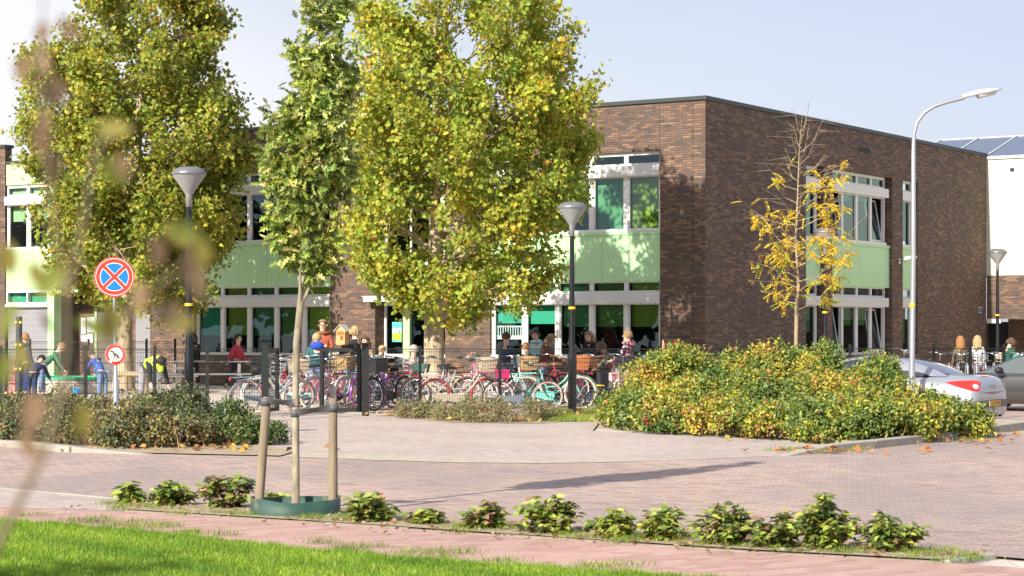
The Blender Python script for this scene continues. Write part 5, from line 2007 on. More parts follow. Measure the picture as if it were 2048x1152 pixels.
rs_ = smooth_shell(shell.build("roof_shell", M_silver, car, world=False))
smooth_shell(rwin.build("rear_window", M_cglass, car, world=False))
smooth_shell(wind.build("windscreen", M_cglass, car, world=False))
smooth_shell(sidew.build("side_window", M_cglass, car, world=False))
k = MB()
for sy in (-1, 1):
    k.box(2.02, 2.06, sy * .72, sy * .735, .90, 1.02)
    k.tube([(.95, sy * .672, .955), (1.8, sy * .735, .93), (3.2, sy * .725, .91)], .012, 5)
k.build("window_trim", M_bk, car, world=False)
# lamps and bumper strip are laid on the body's own surface
from mathutils.bvhtree import BVHTree
bpy.context.view_layer.update()
_ev = body.evaluated_get(bpy.context.evaluated_depsgraph_get()).to_mesh()
_bvh = BVHTree.FromPolygons([v.co.copy() for v in _ev.vertices], [list(q.vertices) for q in _ev.polygons])
def on_body(phi, z, lift):
    d = Vector((-math.cos(R(phi)), math.sin(R(phi)), 0))
    o_ = Vector((.95, 0, z))
    h, nn, _, _ = _bvh.ray_cast(o_ + d * 3, -d)
    return (h if h else o_ + d * .9) + d * lift
def body_patch(name, m_, top, bot, phis, lift, par=None, nz=4):
    k = MB()
    vs, fs = [], []
    for f_ in phis:
        zt, zb = top(f_), bot(f_)
        for i in range(nz + 1):
            e = .0 if 0 < i < nz else -lift * .5
            vs.append(on_body(f_, zb + (zt - zb) * i / nz, lift + e))
    for i in range(len(phis) - 1):
        for q in range(nz):
            fs.append((i * (nz + 1) + q, (i + 1) * (nz + 1) + q, (i + 1) * (nz + 1) + q + 1, i * (nz + 1) + q + 1))
    k.add(vs, fs, True)
    return k.build(name, m_, par or car, world=False)
ip = lambda xs, ys: (lambda f_: float(np.interp(abs(f_), xs, ys)))
for sy in (-1, 1):
    tl_ = body_patch("tail_light", M_tail, ip([29, 36, 48, 62], [.865, .88, .87, .845]), ip([29, 34, 44, 62], [.80, .66, .70, .835]), [sy * x for x in np.linspace(29, 62, 16)], .010)
    body_patch("reversing_lens", M_tailw, lambda f_: .765 + .045 * math.sqrt(max(0, 1 - ((abs(f_) - 36) / 2.9) ** 2)), lambda f_: .765 - .045 * math.sqrt(max(0, 1 - ((abs(f_) - 36) / 2.9) ** 2)), [sy * x for x in np.linspace(33.15, 38.85, 9)], .016, tl_)
body_patch("bumper_strip", M_trim, ip([0, 48, 58], [.50, .50, .49]), ip([0, 46, 58], [.36, .36, .43]), list(np.linspace(-58, 58, 40)), .008)
k = MB()
k.box(-.060, -.030, -.30, .30, .372, .495)
k.build("plate_recess", M_bk, car, world=False)
pl = MB()
pl.box(-.070, -.061, -.26, .26, .380, .488)
pl.mat(1)
pl.box(-.072, -.0705, .215, .26, .380, .488)
pl.mat(2)
add_text(pl, "16-TF-FB", .105, lambda x, y, z: (-.0715 - z, -x - .02, .434 + y), .001)
pl.build("number_plate", [M_plate, M_blue, M_bk], car, world=False)
k = MB()
k.tube([(-.055, y, z - .06) for y, z in ((0, .86), (.035, .81), (0, .76), (-.035, .81))], .008, 5, closed=True)
k.build("emblem", M_chrome, car, world=False)
body_patch("boot_crease", mat("boot_crease_grey", (.22, .22, .225), .4, .5), ip([0, 27], [.655, .655]), ip([0, 27], [.60, .645]), list(np.linspace(-27, 27, 14)), .006)
k = MB()
k.box(.10, .13, -.18, .18, .965, .985)
k.build("brake_light", M_tail, car, world=False)
k = MB()
k.tube([(-.01, -.45, .19), (.3, -.45, .19)], .03, 10)
k.build("exhaust", M_bk, car, world=False)
for sy in (-1, 1):
    k = MB()
    k.smooth = True
    k.ball((2.85, sy * .95, .97), (.07, .10, .07), 10, 7)
    k.tube([(2.8, sy * .86, .92), (2.83, sy * .93, .95)], .025, 6)
    k.build("door_mirror", M_silver, car, world=False)
    k = MB()
    k.tube([(1.72, sy * .888, .30), (1.70, sy * .893, .6), (1.66, sy * .862, .88)], .004, 4)
    k.tube([(3.0, sy * .888, .30), (3.02, sy * .893, .6), (3.02, sy * .84, .88)], .004, 4)
    k.build("door_seam", M_dark, car, world=False)
wheels(car, 4.3, (.82, 3.42), .885, .30)
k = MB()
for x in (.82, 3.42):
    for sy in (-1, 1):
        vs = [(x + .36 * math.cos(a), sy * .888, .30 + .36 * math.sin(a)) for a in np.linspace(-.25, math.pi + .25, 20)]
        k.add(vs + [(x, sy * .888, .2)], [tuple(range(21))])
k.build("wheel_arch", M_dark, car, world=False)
car.location = cp
car.rotation_euler = (0, 0, CYAW)
car.scale = (1, .97, .935)

# dark grey car at the right edge, nose towards the left
st2 = [(0, .72, .24, .62, .86, .56), (.12, .84, .20, .74, .95, .62), (.6, .89, .18, .86, .96, .70), (1.4, .90, .18, .90, .95, .76), (2.4, .90, .18, .89, .94, .76), (3.0, .90, .18, .87, .94, .74), (3.4, .885, .19, .80, .90, .68), (3.9, .83, .20, .68, .80, .58), (4.2, .66, .26, .55, .62, .46)]
rf2 = [(.10, .66, .94, .58, .99), (.45, .70, .94, .60, 1.32), (1.2, .74, .93, .62, 1.43), (2.0, .76, .92, .62, 1.43), (2.5, .76, .915, .61, 1.33), (3.1, .74, .91, .60, 1.04), (3.35, .72, .905, .59, .935)]
dc, body, rings = make_car("parked_car", "dark grey car with black door mirror cut off by the right edge", (0, 0, 0), 0, st2, rf2, M_cgrey, 4.2)
shell, sidew, wind = MB(), MB(), MB()
strip(shell, rings[1:5], list(range(3, nr - 3)))
strip(wind, rings[4:7], list(range(3, nr - 3)))
strip(wind, rings[0:2], list(range(3, nr - 3)))
for side in (0, 1):
    ix = (lambda q: q) if side == 0 else (lambda q: nr - 1 - q)
    strip(shell, rings, [ix(2), ix(3)])
    strip(sidew, rings, [ix(0), ix(1), ix(2)])
shell.build("roof_shell", mat("car_black_trim", (.02, .02, .022), .25, coat=.6), dc, world=False)
wind.build("windscreen", M_cglass, dc, world=False)
sidew.build("side_window", mat("car_glass_light", (.10, .12, .12), .04, var=.1, spec=.9), dc, world=False)
for sy in (-1, 1):
    k = MB()
    k.smooth = True
    k.ball((2.72, sy * 1.0, .99), (.09, .12, .085), 10, 7)
    k.tube([(2.68, sy * .88, .93), (2.70, sy * .98, .97)], .03, 6)
    k.build("door_mirror", M_bk, dc, world=False)
    k = MB()
    k.tube([(1.5, sy * .905, .3), (1.5, sy * .91, .6), (1.48, sy * .88, .9)], .004, 4)
    k.tube([(2.85, sy * .905, .3), (2.87, sy * .91, .6), (2.9, sy * .87, .88)], .004, 4)
    k.build("door_seam", M_dark, dc, world=False)
wheels(dc, 4.2, (.75, 3.4), .90, .31)
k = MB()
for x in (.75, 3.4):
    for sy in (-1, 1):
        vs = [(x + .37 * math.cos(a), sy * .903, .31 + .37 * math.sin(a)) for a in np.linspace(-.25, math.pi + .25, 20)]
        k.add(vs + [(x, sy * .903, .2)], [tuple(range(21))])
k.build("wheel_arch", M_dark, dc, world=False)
dc.location = GX(2290, 41.3)
dc.scale = (1, 1, .87)
dc.rotation_euler = (0, 0, CYAW)
# ------------------------------------------------------------------ trees
M_leaf = leaf_mat("leaf_plane", .44, .45, .3)
M_leaf2 = leaf_mat("leaf_oak", .30, .30, .5)
M_leaf3 = leaf_mat("leaf_shrub", .30, .40, .4)
def bark(name, c1, c2, scale, sx=(1, 1, .35)):
    m, n, l, b = _nt(name)
    tc = n.new("ShaderNodeTexCoord")
    mp = n.new("ShaderNodeMapping")
    mp.inputs['Scale'].default_value = sx
    nz = n.new("ShaderNodeTexNoise")
    nz.inputs['Scale'].default_value = scale
    nz.inputs['Detail'].default_value = 6
    l.new(tc.outputs['Object'], mp.inputs['Vector'])
    l.new(mp.outputs['Vector'], nz.inputs['Vector'])
    rp = ramp(n, [(.30, c1), (.48, tuple((a + b_) / 2 for a, b_ in zip(c1, c2))), (.62, c2)])
    l.new(nz.outputs['Fac'], rp.inputs['Fac'])
    l.new(rp.outputs['Color'], b.inputs['Base Color'])
    b.inputs['Roughness'].default_value = .85
    bp = n.new("ShaderNodeBump")
    bp.inputs['Strength'].default_value = .6
    bp.inputs['Distance'].default_value = .02
    l.new(nz.outputs['Fac'], bp.inputs['Height'])
    l.new(bp.outputs['Normal'], b.inputs['Normal'])
    MATS[name] = m
    return m
M_bark_pl = bark("bark_plane", (.24, .19, .12), (.52, .42, .28), 7)
M_bark_oak = bark("bark_young_oak", (.17, .14, .09), (.37, .32, .23), 16)
M_bark_loc = bark("bark_locust", (.22, .17, .10), (.42, .33, .20), 14)
M_twig = mat("twig_brown", (.17, .115, .07), .85, var=.25)
def crown_points(prof, n_cl, rng, inner=.12, voids=0, vr=(.4, .8), depth=1.0, pw=1.5, lobes=0, lobe_sig=.3, lobe_part=.75, strays=0):
    """cluster centres in a crown given as (z, left, right) rows round the trunk axis"""
    z = np.array([p[0] for p in prof], float)
    xl = np.array([p[1] for p in prof], float)
    xr = np.array([p[2] for p in prof], float)
    o = np.argsort(z)
    z, xl, xr = z[o], xl[o], xr[o]
    zz = np.linspace(z[0], z[-1], 400)
    w = np.interp(zz, z, (xr - xl) / 2)
    p = np.maximum(w, .01) ** pw
    cz = rng.choice(zz, n_cl * 2, p=p / p.sum()) + rng.normal(size=n_cl * 2) * .05
    hw = np.interp(cz, z, (xr - xl) / 2)
    cx = np.interp(cz, z, (xr + xl) / 2)
    r = np.sqrt(rng.uniform(inner, 1.0, n_cl * 2))
    a = rng.uniform(0, 2 * np.pi, n_cl * 2)
    pos = np.stack([cx + hw * r * np.cos(a), hw * depth * r * np.sin(a), cz], 1)
    if lobes:
        # gather most clusters on boughs so that the outline is uneven
        N = len(pos)
        lc_ = pos[rng.choice(N, lobes, replace=False)]
        la = np.arctan2(lc_[:, 1], lc_[:, 0] - np.interp(lc_[:, 2], z, (xr + xl) / 2))
        li = rng.integers(0, lobes, N)
        axis = np.stack([np.cos(la) * .8, np.sin(la) * .8, np.full(lobes, .55)], 1)
        sig = lobe_sig * np.interp(lc_[:, 2], z, (xr - xl) / 2)
        q = lc_[li] + axis[li] * (rng.uniform(-1.6, 1.35, N) * sig[li])[:, None] + rng.normal(size=(N, 3)) * (sig[li] * .42)[:, None]
        hq = np.interp(q[:, 2], z, (xr - xl) / 2)
        cq = np.interp(q[:, 2], z, (xr + xl) / 2)
        rq = np.hypot(q[:, 0] - cq, q[:, 1] / depth) / np.maximum(hq, .02)
        ok = (rng.uniform(size=N) < lobe_part) & (rq < 1.10) & (q[:, 2] > z[0] - .25)
        pos = np.where(ok[:, None], q, pos)
        a = np.arctan2(pos[:, 1], pos[:, 0] - np.interp(pos[:, 2], z, (xr + xl) / 2))
    out = np.stack([np.cos(a), np.sin(a), np.zeros_like(a)], 1)
    keep = np.ones(len(pos), bool)
    for _ in range(voids):
        zi = rng.uniform(z[0], z[-1])
        h_ = np.interp(zi, z, (xr - xl) / 2)
        c_ = np.interp(zi, z, (xr + xl) / 2)
        aa, rr = rng.uniform(0, 2 * np.pi), rng.uniform(.2, 1.0)
        c = np.array([c_ + h_ * rr * np.cos(aa), h_ * depth * rr * np.sin(aa), zi])
        # a gap runs through the crown along the depth direction
        d = (pos - c) * np.array([1, .25, 1])
        keep &= np.linalg.norm(d, axis=1) > rng.uniform(*vr)
    pos, out, r = pos[keep][:n_cl], out[keep][:n_cl], r[keep][:n_cl]
    if strays:
        # single branches reach out past the crown
        sp, so = [], []
        for _ in range(strays):
            zi = rng.uniform(z[0] + .1, z[-1])
            h_, c_ = np.interp(zi, z, (xr - xl) / 2), np.interp(zi, z, (xr + xl) / 2)
            aa = rng.choice([0, np.pi]) + rng.normal() * .7
            dv = np.array([np.cos(aa), np.sin(aa) * depth, rng.uniform(.0, .55)])
            L = h_ * rng.uniform(.12, .34)
            p0 = np.array([c_, 0, zi]) + dv * np.array([h_ * .85, h_ * .85, 0])
            for t in np.linspace(0, 1, 5):
                sp.append(p0 + dv * L * t + rng.normal(size=3) * .06 * h_ * .3)
                so.append([np.cos(aa), np.sin(aa), 0])
        pos, out, r = np.concatenate([pos, np.array(sp)]), np.concatenate([out, np.array(so)]), np.concatenate([r, np.ones(len(sp))])
    return pos, out, r
def tree(name, label, base, prof, trunk, n_cl, per, leaf, size, cols, wts, lmat, bmat, seed, twig_len=.55, spread=.14, upb=.5, droop=.3, voids=0, vr=(.4, .8), limbs=14,
         depth=1.0, inner=.12, twig_r=.010, group=None, outb=.6, rise=.5, lean=None, jitter=.2, trunk_top=None, lobes=0, lobe_sig=.3, strays=0):
    """trunk: list of (dx, z, radius) up the axis"""
    global RNG
    rng = np.random.default_rng(seed)
    RNG = rng
    root = thing(name, label, "tree", base, group)
    pos, out, rr = crown_points(prof, n_cl, rng, inner, voids, vr, depth, lobes=lobes, lobe_sig=lobe_sig, strays=strays)
    tz = np.array([t[1] for t in trunk])
    tx = np.array([t[0] for t in trunk])
    trd = np.array([t[2] for t in trunk])
    k = MB()
    pts = []
    for i, (dx, z, r_) in enumerate(trunk):
        pts.append((dx, .03 * math.sin(i * 1.7), z))
    k.tube(pts, list(trd), 12)
    # limbs: each goes to the centre of a group of clusters, twigs from the limb to every cluster
    zmin = trunk[-1][1]
    nl = min(limbs, len(pos))
    cen = pos[rng.choice(len(pos), nl, replace=False)]
    for _ in range(4):
        lab = np.argmin(((pos[:, None, :] - cen[None]) ** 2).sum(2), axis=1)
        for i in range(nl):
            if (lab == i).any():
                cen[i] = pos[lab == i].mean(0)
    tw = MB()
    z_lo = trunk_top if trunk_top else tz[0] + (tz[-1] - tz[0]) * .35
    for i in range(nl):
        c = Vector(cen[i])
        zs_ = min(max(c.z - rise * math.hypot(c.x, c.y) - .4, z_lo), tz[-1] - .02)
        s0 = Vector((np.interp(zs_, tz, tx), 0, zs_))
        r0 = float(np.interp(zs_, tz, trd)) * .55
        m1 = s0.lerp(c, .45) + Vector((rng.normal() * .08, rng.normal() * .08, -.05 + .12 * rise))
        k.tube([s0, m1, c], [r0, r0 * .6, max(twig_r * 1.2, r0 * .22)], 6, False)
        for p in pos[lab == i]:
            p = Vector(p)
            t = rng.uniform(.35, .95)
            q = (s0.lerp(m1, t / .45) if t < .45 else m1.lerp(c, (t - .45) / .55))
            mm = q.lerp(p, .5) + Vector(rng.normal(size=3)) * .06
            tw.tube([q, mm, p], [twig_r, twig_r * .7, twig_r * .35], 3, False)
    k.build("trunk", bmat, root, world=False)
    tw.build("twigs", bmat if twig_r > .008 else M_twig, root, world=False)
    n = len(pos) * per
    ci = np.repeat(np.arange(len(pos)), per)
    tdir = unit(out[ci] * outb + np.array([0, 0, rise]) + rng.normal(size=(n, 3)) * .25)
    s = rng.uniform(-1, .6, n)[:, None]
    lp = pos[ci] + tdir * s * twig_len + rng.normal(size=(n, 3)) * spread
    d = unit(out[ci] * .5 + rng.normal(size=(n, 3)) * .8 + np.array([0, 0, -droop]))
    cn_ = rng.normal(size=(len(pos), 3)) * .45
    nr_ = unit(out[ci] * .45 + np.array([0, -.15, upb]) + cn_[ci] + rng.normal(size=(n, 3)) * .45)
    sz = size * rng.uniform(.6, 1.2, n)
    cl = mix_cols(n, cols, wts, jitter)
    tint = 1 + .10 * rng.normal(size=(len(pos), 1))
    warm = rng.normal(size=(len(pos), 1)) * .09
    cl = cl * tint[ci] * (1 + warm[ci] * np.array([[1.0, .25, -.5]]))
    cl = np.clip(cl, .004, .9)
    o = leaf_cloud("crown", leaf, lp, d, nr_, sz, cl, lmat, root)
    o.matrix_parent_inverse = Matrix.Identity(4)
    return root
def prof_px(rows, Y, px0):
    s = Y / FPX
    return [(HC + (YH - y) * s, (a - px0) * s, (b - px0) * s) for y, a, b in rows]
PL_C = [(.405, .45, .06), (.31, .38, .052), (.49, .495, .075), (.57, .48, .065), (.63, .36, .055), (.25, .305, .045), (.52, .28, .065)]
YT = 47.0
rows2 = [(612, 800, 1072), (590, 772, 1092), (550, 742, 1095), (500, 705, 1100), (450, 690, 1108), (400, 692, 1172), (330, 692, 1168), (280, 692, 1186), (205, 700, 1188), (150, 706, 1142), (100, 716, 1170), (50, 728, 1168), (0, 740, 1110), (-60, 770, 1060), (-120, 820, 990), (-170, 880, 930)]
tree("plane_tree", "tall yellow green plane tree with pale trunk before the school entrance", GX(868, YT), prof_px(rows2, YT, 868),
     [(0, 0, .30), (0, .4, .25), (0, 1.2, .235), (0, 2.3, .22), (.05, 3.6, .17), (0, 5.2, .12), (.05, 7.0, .08), (.02, 9.0, .03)],
     640, 74, 'maple', .102, PL_C, [5, 4, 3, 1.2, .35, 1.5, .2], M_leaf, M_bark_pl, 26, strays=26, voids=44, vr=(.2, .5), lobes=80, lobe_sig=.24, jitter=.10, limbs=30, inner=.2, twig_r=.012, droop=.45, spread=.125, twig_len=.42, trunk_top=1.95)
YT1 = 57.0
rows1 = [(632, 240, 340), (612, 215, 440), (590, 190, 480), (560, 165, 490), (500, 140, 498), (450, 145, 490), (400, 145, 500), (350, 120, 515), (300, 62, 540), (250, 85, 535), (200, 95, 505), (150, 92, 490), (100, 115, 478), (50, 145, 468), (0, 185, 455), (-60, 220, 425), (-120, 220, 380), (-160, 270, 320)]
tree("plane_tree", "tall olive green plane tree behind the no stopping sign at left", GX(247, YT1), prof_px(rows1, YT1, 290),
     [(0, 0, .34), (0, .5, .28), (0, 1.5, .25), (.05, 2.6, .22), (.2, 4.5, .17), (.4, 7.0, .12), (.55, 9.5, .07), (.6, 11.5, .03)],
     760, 76, 'maple', .116, [(.34, .375, .052), (.265, .31, .046), (.44, .43, .065), (.53, .43, .06), (.56, .31, .055), (.18, .225, .04), (.43, .24, .065)], [5, 4, 3, .9, .3, 1.6, .2],
     M_leaf, M_bark_pl, 22, strays=30, voids=60, vr=(.2, .55), lobes=75, lobe_sig=.25, jitter=.10, limbs=34, inner=.2, twig_r=.013, droop=.45, spread=.15, twig_len=.5, trunk_top=2.3)
for o_ in list(COL.objects)[-4:]:
    if o_.name.startswith("crown") or o_.name.startswith("twigs"):
        pass
# slim young oak in the green ring
YO = 17.85 * 1.06
bo = GX(591, YO)
rowsO = [(548, 596, 622), (535, 580, 650), (500, 552, 676), (470, 545, 682), (420, 540, 692), (380, 542, 696), (330, 540, 692), (280, 532, 700), (240, 534, 706), (200, 578, 708), (150, 592, 706), (110, 594, 702), (60, 606, 692), (20, 616, 688), (-30, 622, 680), (-90, 625, 670), (-140, 640, 656)]
tree("columnar_oak", "slim upright young oak with a crown of pointed glossy leaves tied between two stakes", bo, prof_px(rowsO, YO, 591),
     [(.0, 0, .040), (.0, .3, .036), (.0, 1.0, .034), (.012, 1.6, .033), (.06, 2.1, .034), (.10, 2.6, .020), (.16, 3.4, .016), (.25, 4.3, .010), (.28, 5.0, .004)],
     330, 22, 'oak', .115, [(.34, .41, .08), (.25, .325, .06), (.44, .48, .13), (.15, .22, .05), (.48, .46, .18), (.42, .36, .14)], [4, 3.6, 3, 2.2, .8, .5],
     M_leaf2, M_bark_oak, 23, lobes=46, lobe_sig=.32, twig_len=.17, spread=.035, upb=.3, droop=.15, voids=5, vr=(.08, .16), limbs=22, twig_r=.004, outb=.5, rise=1.1, depth=.9, inner=.2, trunk_top=1.95)
# sparse yellow honey locust behind the roses
YY = 41.0
rowsY = [(620, 1600, 1690), (580, 1530, 1735), (540, 1515, 1742), (500, 1510, 1740), (460, 1500, 1735), (420, 1500, 1720), (390, 1508, 1710), (350, 1520, 1690), (300, 1545, 1665), (250, 1570, 1640), (212, 1590, 1622)]
def locust():
    global RNG
    rng = np.random.default_rng(31)
    RNG = rng
    b = GX(1592, YY)
    root = thing("honey_locust", "sparse young tree with bright yellow feathery leaves behind the rose hedge", "tree", b)
    prof = prof_px(rowsY, YY, 1592)
    k = MB()
    k.tube([(0, 0, .055), (0, 0, .06), (.0, .0, 1.0), (.01, 0, 2.2), (.05, 0, 2.6), (.0, .02, 3.5), (.04, 0, 4.6), (.07, 0, 5.4), (.14, 0, 6.2)], [.05, .05, .042, .038, .030, .022, .014, .008, .003], 9)
    ctr, lp, ld, ln_, lc, ls = [], [], [], [], [], []
    zs = [p[0] for p in prof][::-1]
    zz = np.array([p[0] for p in prof]); o = np.argsort(zz)
    xl = np.array([p[1] for p in prof])[o]; xr = np.array([p[2] for p in prof])[o]; zz = zz[o]
    for i in range(40):
        z1 = 2.25 + (i / 40) ** .9 * 3.7
        a = i * 2.4 + rng.uniform(-.4, .4)
        hw = np.interp(z1 + .3, zz, np.where(np.cos(a) > 0, xr, -xl))
        L = max(.15, hw * rng.uniform(.55, 1.1))
        ze = z1 + L * rng.uniform(.35, .9) - .15 + max(0, z1 - 4.6) * .35
        dv = Vector((math.cos(a), math.sin(a) * .8, 0))
        s0 = Vector((np.interp(z1, [2.2, 3.5, 6], [.02, .0, .12]), 0, z1 - .15))
        m_ = s0 + dv * L * .5 + Vector((0, 0, (ze - z1) * .35))
        e = s0 + dv * L + Vector((0, 0, ze - z1 + .15))
        r0 = .016 if z1 < 4 else .009
        k.tube([s0, m_, e], [r0, r0 * .6, .0025], 5, False)
        for q in range(5):
            t = rng.uniform(.3, 1)
            p = s0.lerp(m_, t * 2) if t < .5 else m_.lerp(e, t * 2 - 1)
            tip = p + Vector((dv.x * .3 + rng.normal() * .18, dv.y * .3 + rng.normal() * .18, rng.uniform(-.1, .28)))
            k.tube([p, tip], [.004, .0015], 3, False)
            dens = np.interp(z1, [2.2, 3.1, 3.9, 4.6, 5.2, 6.2], [1.0, 1.0, .8, .4, .0, .0])
            if rng.uniform() > dens:
                continue
            for f in range(rng.integers(5, 9) if dv.x > -.1 else rng.integers(2, 5)):
                base = p.lerp(tip, rng.uniform(.2, 1))
                rd = Vector((rng.normal(), rng.normal(), -.45 + .4 * rng.normal())).normalized()
                ln = rng.uniform(.14, .26)
                side = rd.cross(Vector((0, 0, 1))).normalized()
                g_ = rng.uniform()
                greenish = g_ < np.interp(z1, [2.2, 2.8, 3.4], [.6, .3, .08])
                col = np.array((.42, .48, .04)) if greenish else (np.array((.92, .64, .05)) if g_ < .88 else np.array((.80, .40, .03)))
                for s_ in range(6):
                    for sd in (-1, 1):
                        t2 = (s_ + 1) / 6
                        pp_ = base + rd * ln * t2 + Vector((0, 0, -.05 * t2 * t2))
                        lp.append(pp_)
                        ld.append(side * sd + rd * .5 + Vector((0, 0, -.35)))
                        ln_.append(Vector((rng.normal() * .4, rng.normal() * .4, 1)))
                        lc.append(col * rng.uniform(.7, 1.2))
                        ls.append(rng.uniform(.038, .066))
    k.build("trunk", M_bark_loc, root, world=False)
    o_ = leaf_cloud("crown", 'diamond', np.array([tuple(v) for v in lp]), np.array([tuple(v) for v in ld]), np.array([tuple(v) for v in ln_]), np.array(ls), np.clip(np.array(lc), .01, .9), M_leaf, root)
    o_.matrix_parent_inverse = Matrix.Identity(4)
locust()

# stakes, straps and ring of the young oak
def stake(px_top, py_top, px_bot, label):
    r = thing("tree_stake", label, "stake", GX(px_bot, YO), "stakes of the young oak")
    k = MB()
    b, t = GX(px_bot, YO), P(px_top, py_top, YO)
    pts = [b, b.lerp(t, .3), b.lerp(t, .7), b.lerp(t, .985), t]
    k.tube(pts, [.045, .044, .041, .042, .034], 12)
    k.build("stake_post", bark("stake_wood", (.16, .12, .08), (.275, .215, .15), 9, (1, 1, .15)) if "stake_wood" not in MATS else MATS["stake_wood"], r)
stake(534, 794, 516, "leaning left wooden stake of the young oak")
stake(666, 797, 666, "upright right wooden stake of the young oak")
M_rub = mat("rubber_strap", (.095, .096, .10), .6, var=.15)
def strap(label, a, b, ra, rb):
    """a flat rubber band round both posts with a half twist between"""
    k = MB()
    d = (b - a).normalized()
    L = (b - a).length
    n = Vector((0, -1, 0))
    for side in (-1, 1):
        vs = []
        m_ = 14
        for i in range(m_ + 1):
            t = i / m_
            tw = side * R(48) * math.sin(math.pi * t)
            c = a.lerp(b, t) + n * side * (ra * (1 - t) + rb * t) * (1 if side > 0 else 1)
            up = Vector((0, 0, math.cos(tw))) + n * math.sin(tw)
            vs += [c + up * .034, c - up * .034]
        k.add(vs, [(2 * i, 2 * i + 2, 2 * i + 3, 2 * i + 1) for i in range(m_)], False)
    for c, r_ in ((a, ra), (b, rb)):
        k.lathe([(r_ + .004, -.036), (r_ + .009, -.036), (r_ + .009, .036), (r_ + .004, .036)], 16, c=tuple(c))
    return tag(k.build("rubber_strap", M_rub), label, "strap", "rubber tree straps")
st_l, st_r, tr_ = GX(516, YO), GX(666, YO), GX(590, YO)
strap("upper rubber strap from the left stake to the trunk", P(532, 803, YO), P(590, 806, YO), .043, .034)
strap("lower rubber strap from the trunk to the right stake", P(590, 826, YO), P(666, 815, YO), .034, .044)
rg = MB()
n_ = 40
vs = []
for i in range(n_):
    a = 2 * math.pi * i / n_
    rx = .415 + .012 * math.sin(3 * a + 1) + .006 * math.sin(7 * a)
    for rr, z in ((0, 0.0), (0, .145 + .014 * math.sin(2 * a + 1) + .006 * math.sin(5 * a)), (.012, .145 + .014 * math.sin(2 * a + 1) + .006 * math.sin(5 * a)), (.012, 0)):
        vs.append((bo.x + .0 + (rx - rr) * math.cos(a), bo.y - .12 + (rx * .82 - rr) * math.sin(a), .02 + z))
rg.add(vs, [(i * 4 + q, ((i + 1) % n_) * 4 + q, ((i + 1) % n_) * 4 + q + 1, i * 4 + q + 1) for i in range(n_) for q in range(3)], True)
ringm, n_r, l_r, b_r = _nt("ring_green")
_tc, _nz = n_r.new("ShaderNodeTexCoord"), n_r.new("ShaderNodeTexNoise")
_nz.inputs['Scale'].default_value = 3.5
_nz.inputs['Detail'].default_value = 8
l_r.new(_tc.outputs['Object'], _nz.inputs['Vector'])
_rp = ramp(n_r, [(.40, (.016, .058, .042)), (.55, (.028, .075, .055)), (.68, (.16, .135, .09))])
l_r.new(_nz.outputs['Fac'], _rp.inputs['Fac'])
l_r.new(_rp.outputs['Color'], b_r.inputs['Base Color'])
b_r.inputs['Roughness'].default_value = .6
tag(rg.build("watering_ring", ringm), "low dark green plastic watering ring round the young oak", "tree ring")

# a small tree just outside the frame whose shade falls on the lawn
tree("young_tree", "small leafy tree on the lawn outside the left of the frame", Vector((-6.3, 9.6, 0)), [(2.4, -.5, .5), (2.9, -.75, .7), (3.4, -.6, .65), (3.9, -.3, .35)],
     [(0, 0, .04), (0, 1.4, .035), (0, 2.6, .025), (0, 3.7, .008)], 90, 16, 'oval', .09, PL_C, [5, 3, 4, 2, .6, 1.5, .35], M_leaf, M_bark_oak, 24, twig_len=.3, spread=.08, limbs=8, twig_r=.005, trunk_top=1.8)

# trees standing far off to the left, seen only mirrored in the windows
def far_wood():
    global RNG
    rng = np.random.default_rng(77)
    RNG = rng
    n = 9000
    y = rng.uniform(-60, 75, n)
    x = -78 + rng.normal(size=n) * 2.5 - .1 * np.abs(y)
    h = 8.0 + 2.2 * np.sin(y * .35) + 1.4 * np.sin(y * .9 + 1)
    z = h * np.sqrt(rng.uniform(0, 1, n))
    o = leaf_cloud("far_wood", 'oval', np.stack([x, y, z], 1), rand_dir(n), unit(rng.normal(size=(n, 3)) + np.array([1, 0, .5])), rng.uniform(1.0, 2.0, n), mix_cols(n, [(.05, .075, .03), (.08, .10, .035)], [1, 1]), M_leaf3)
    o['kind'] = 'stuff'
far_wood()
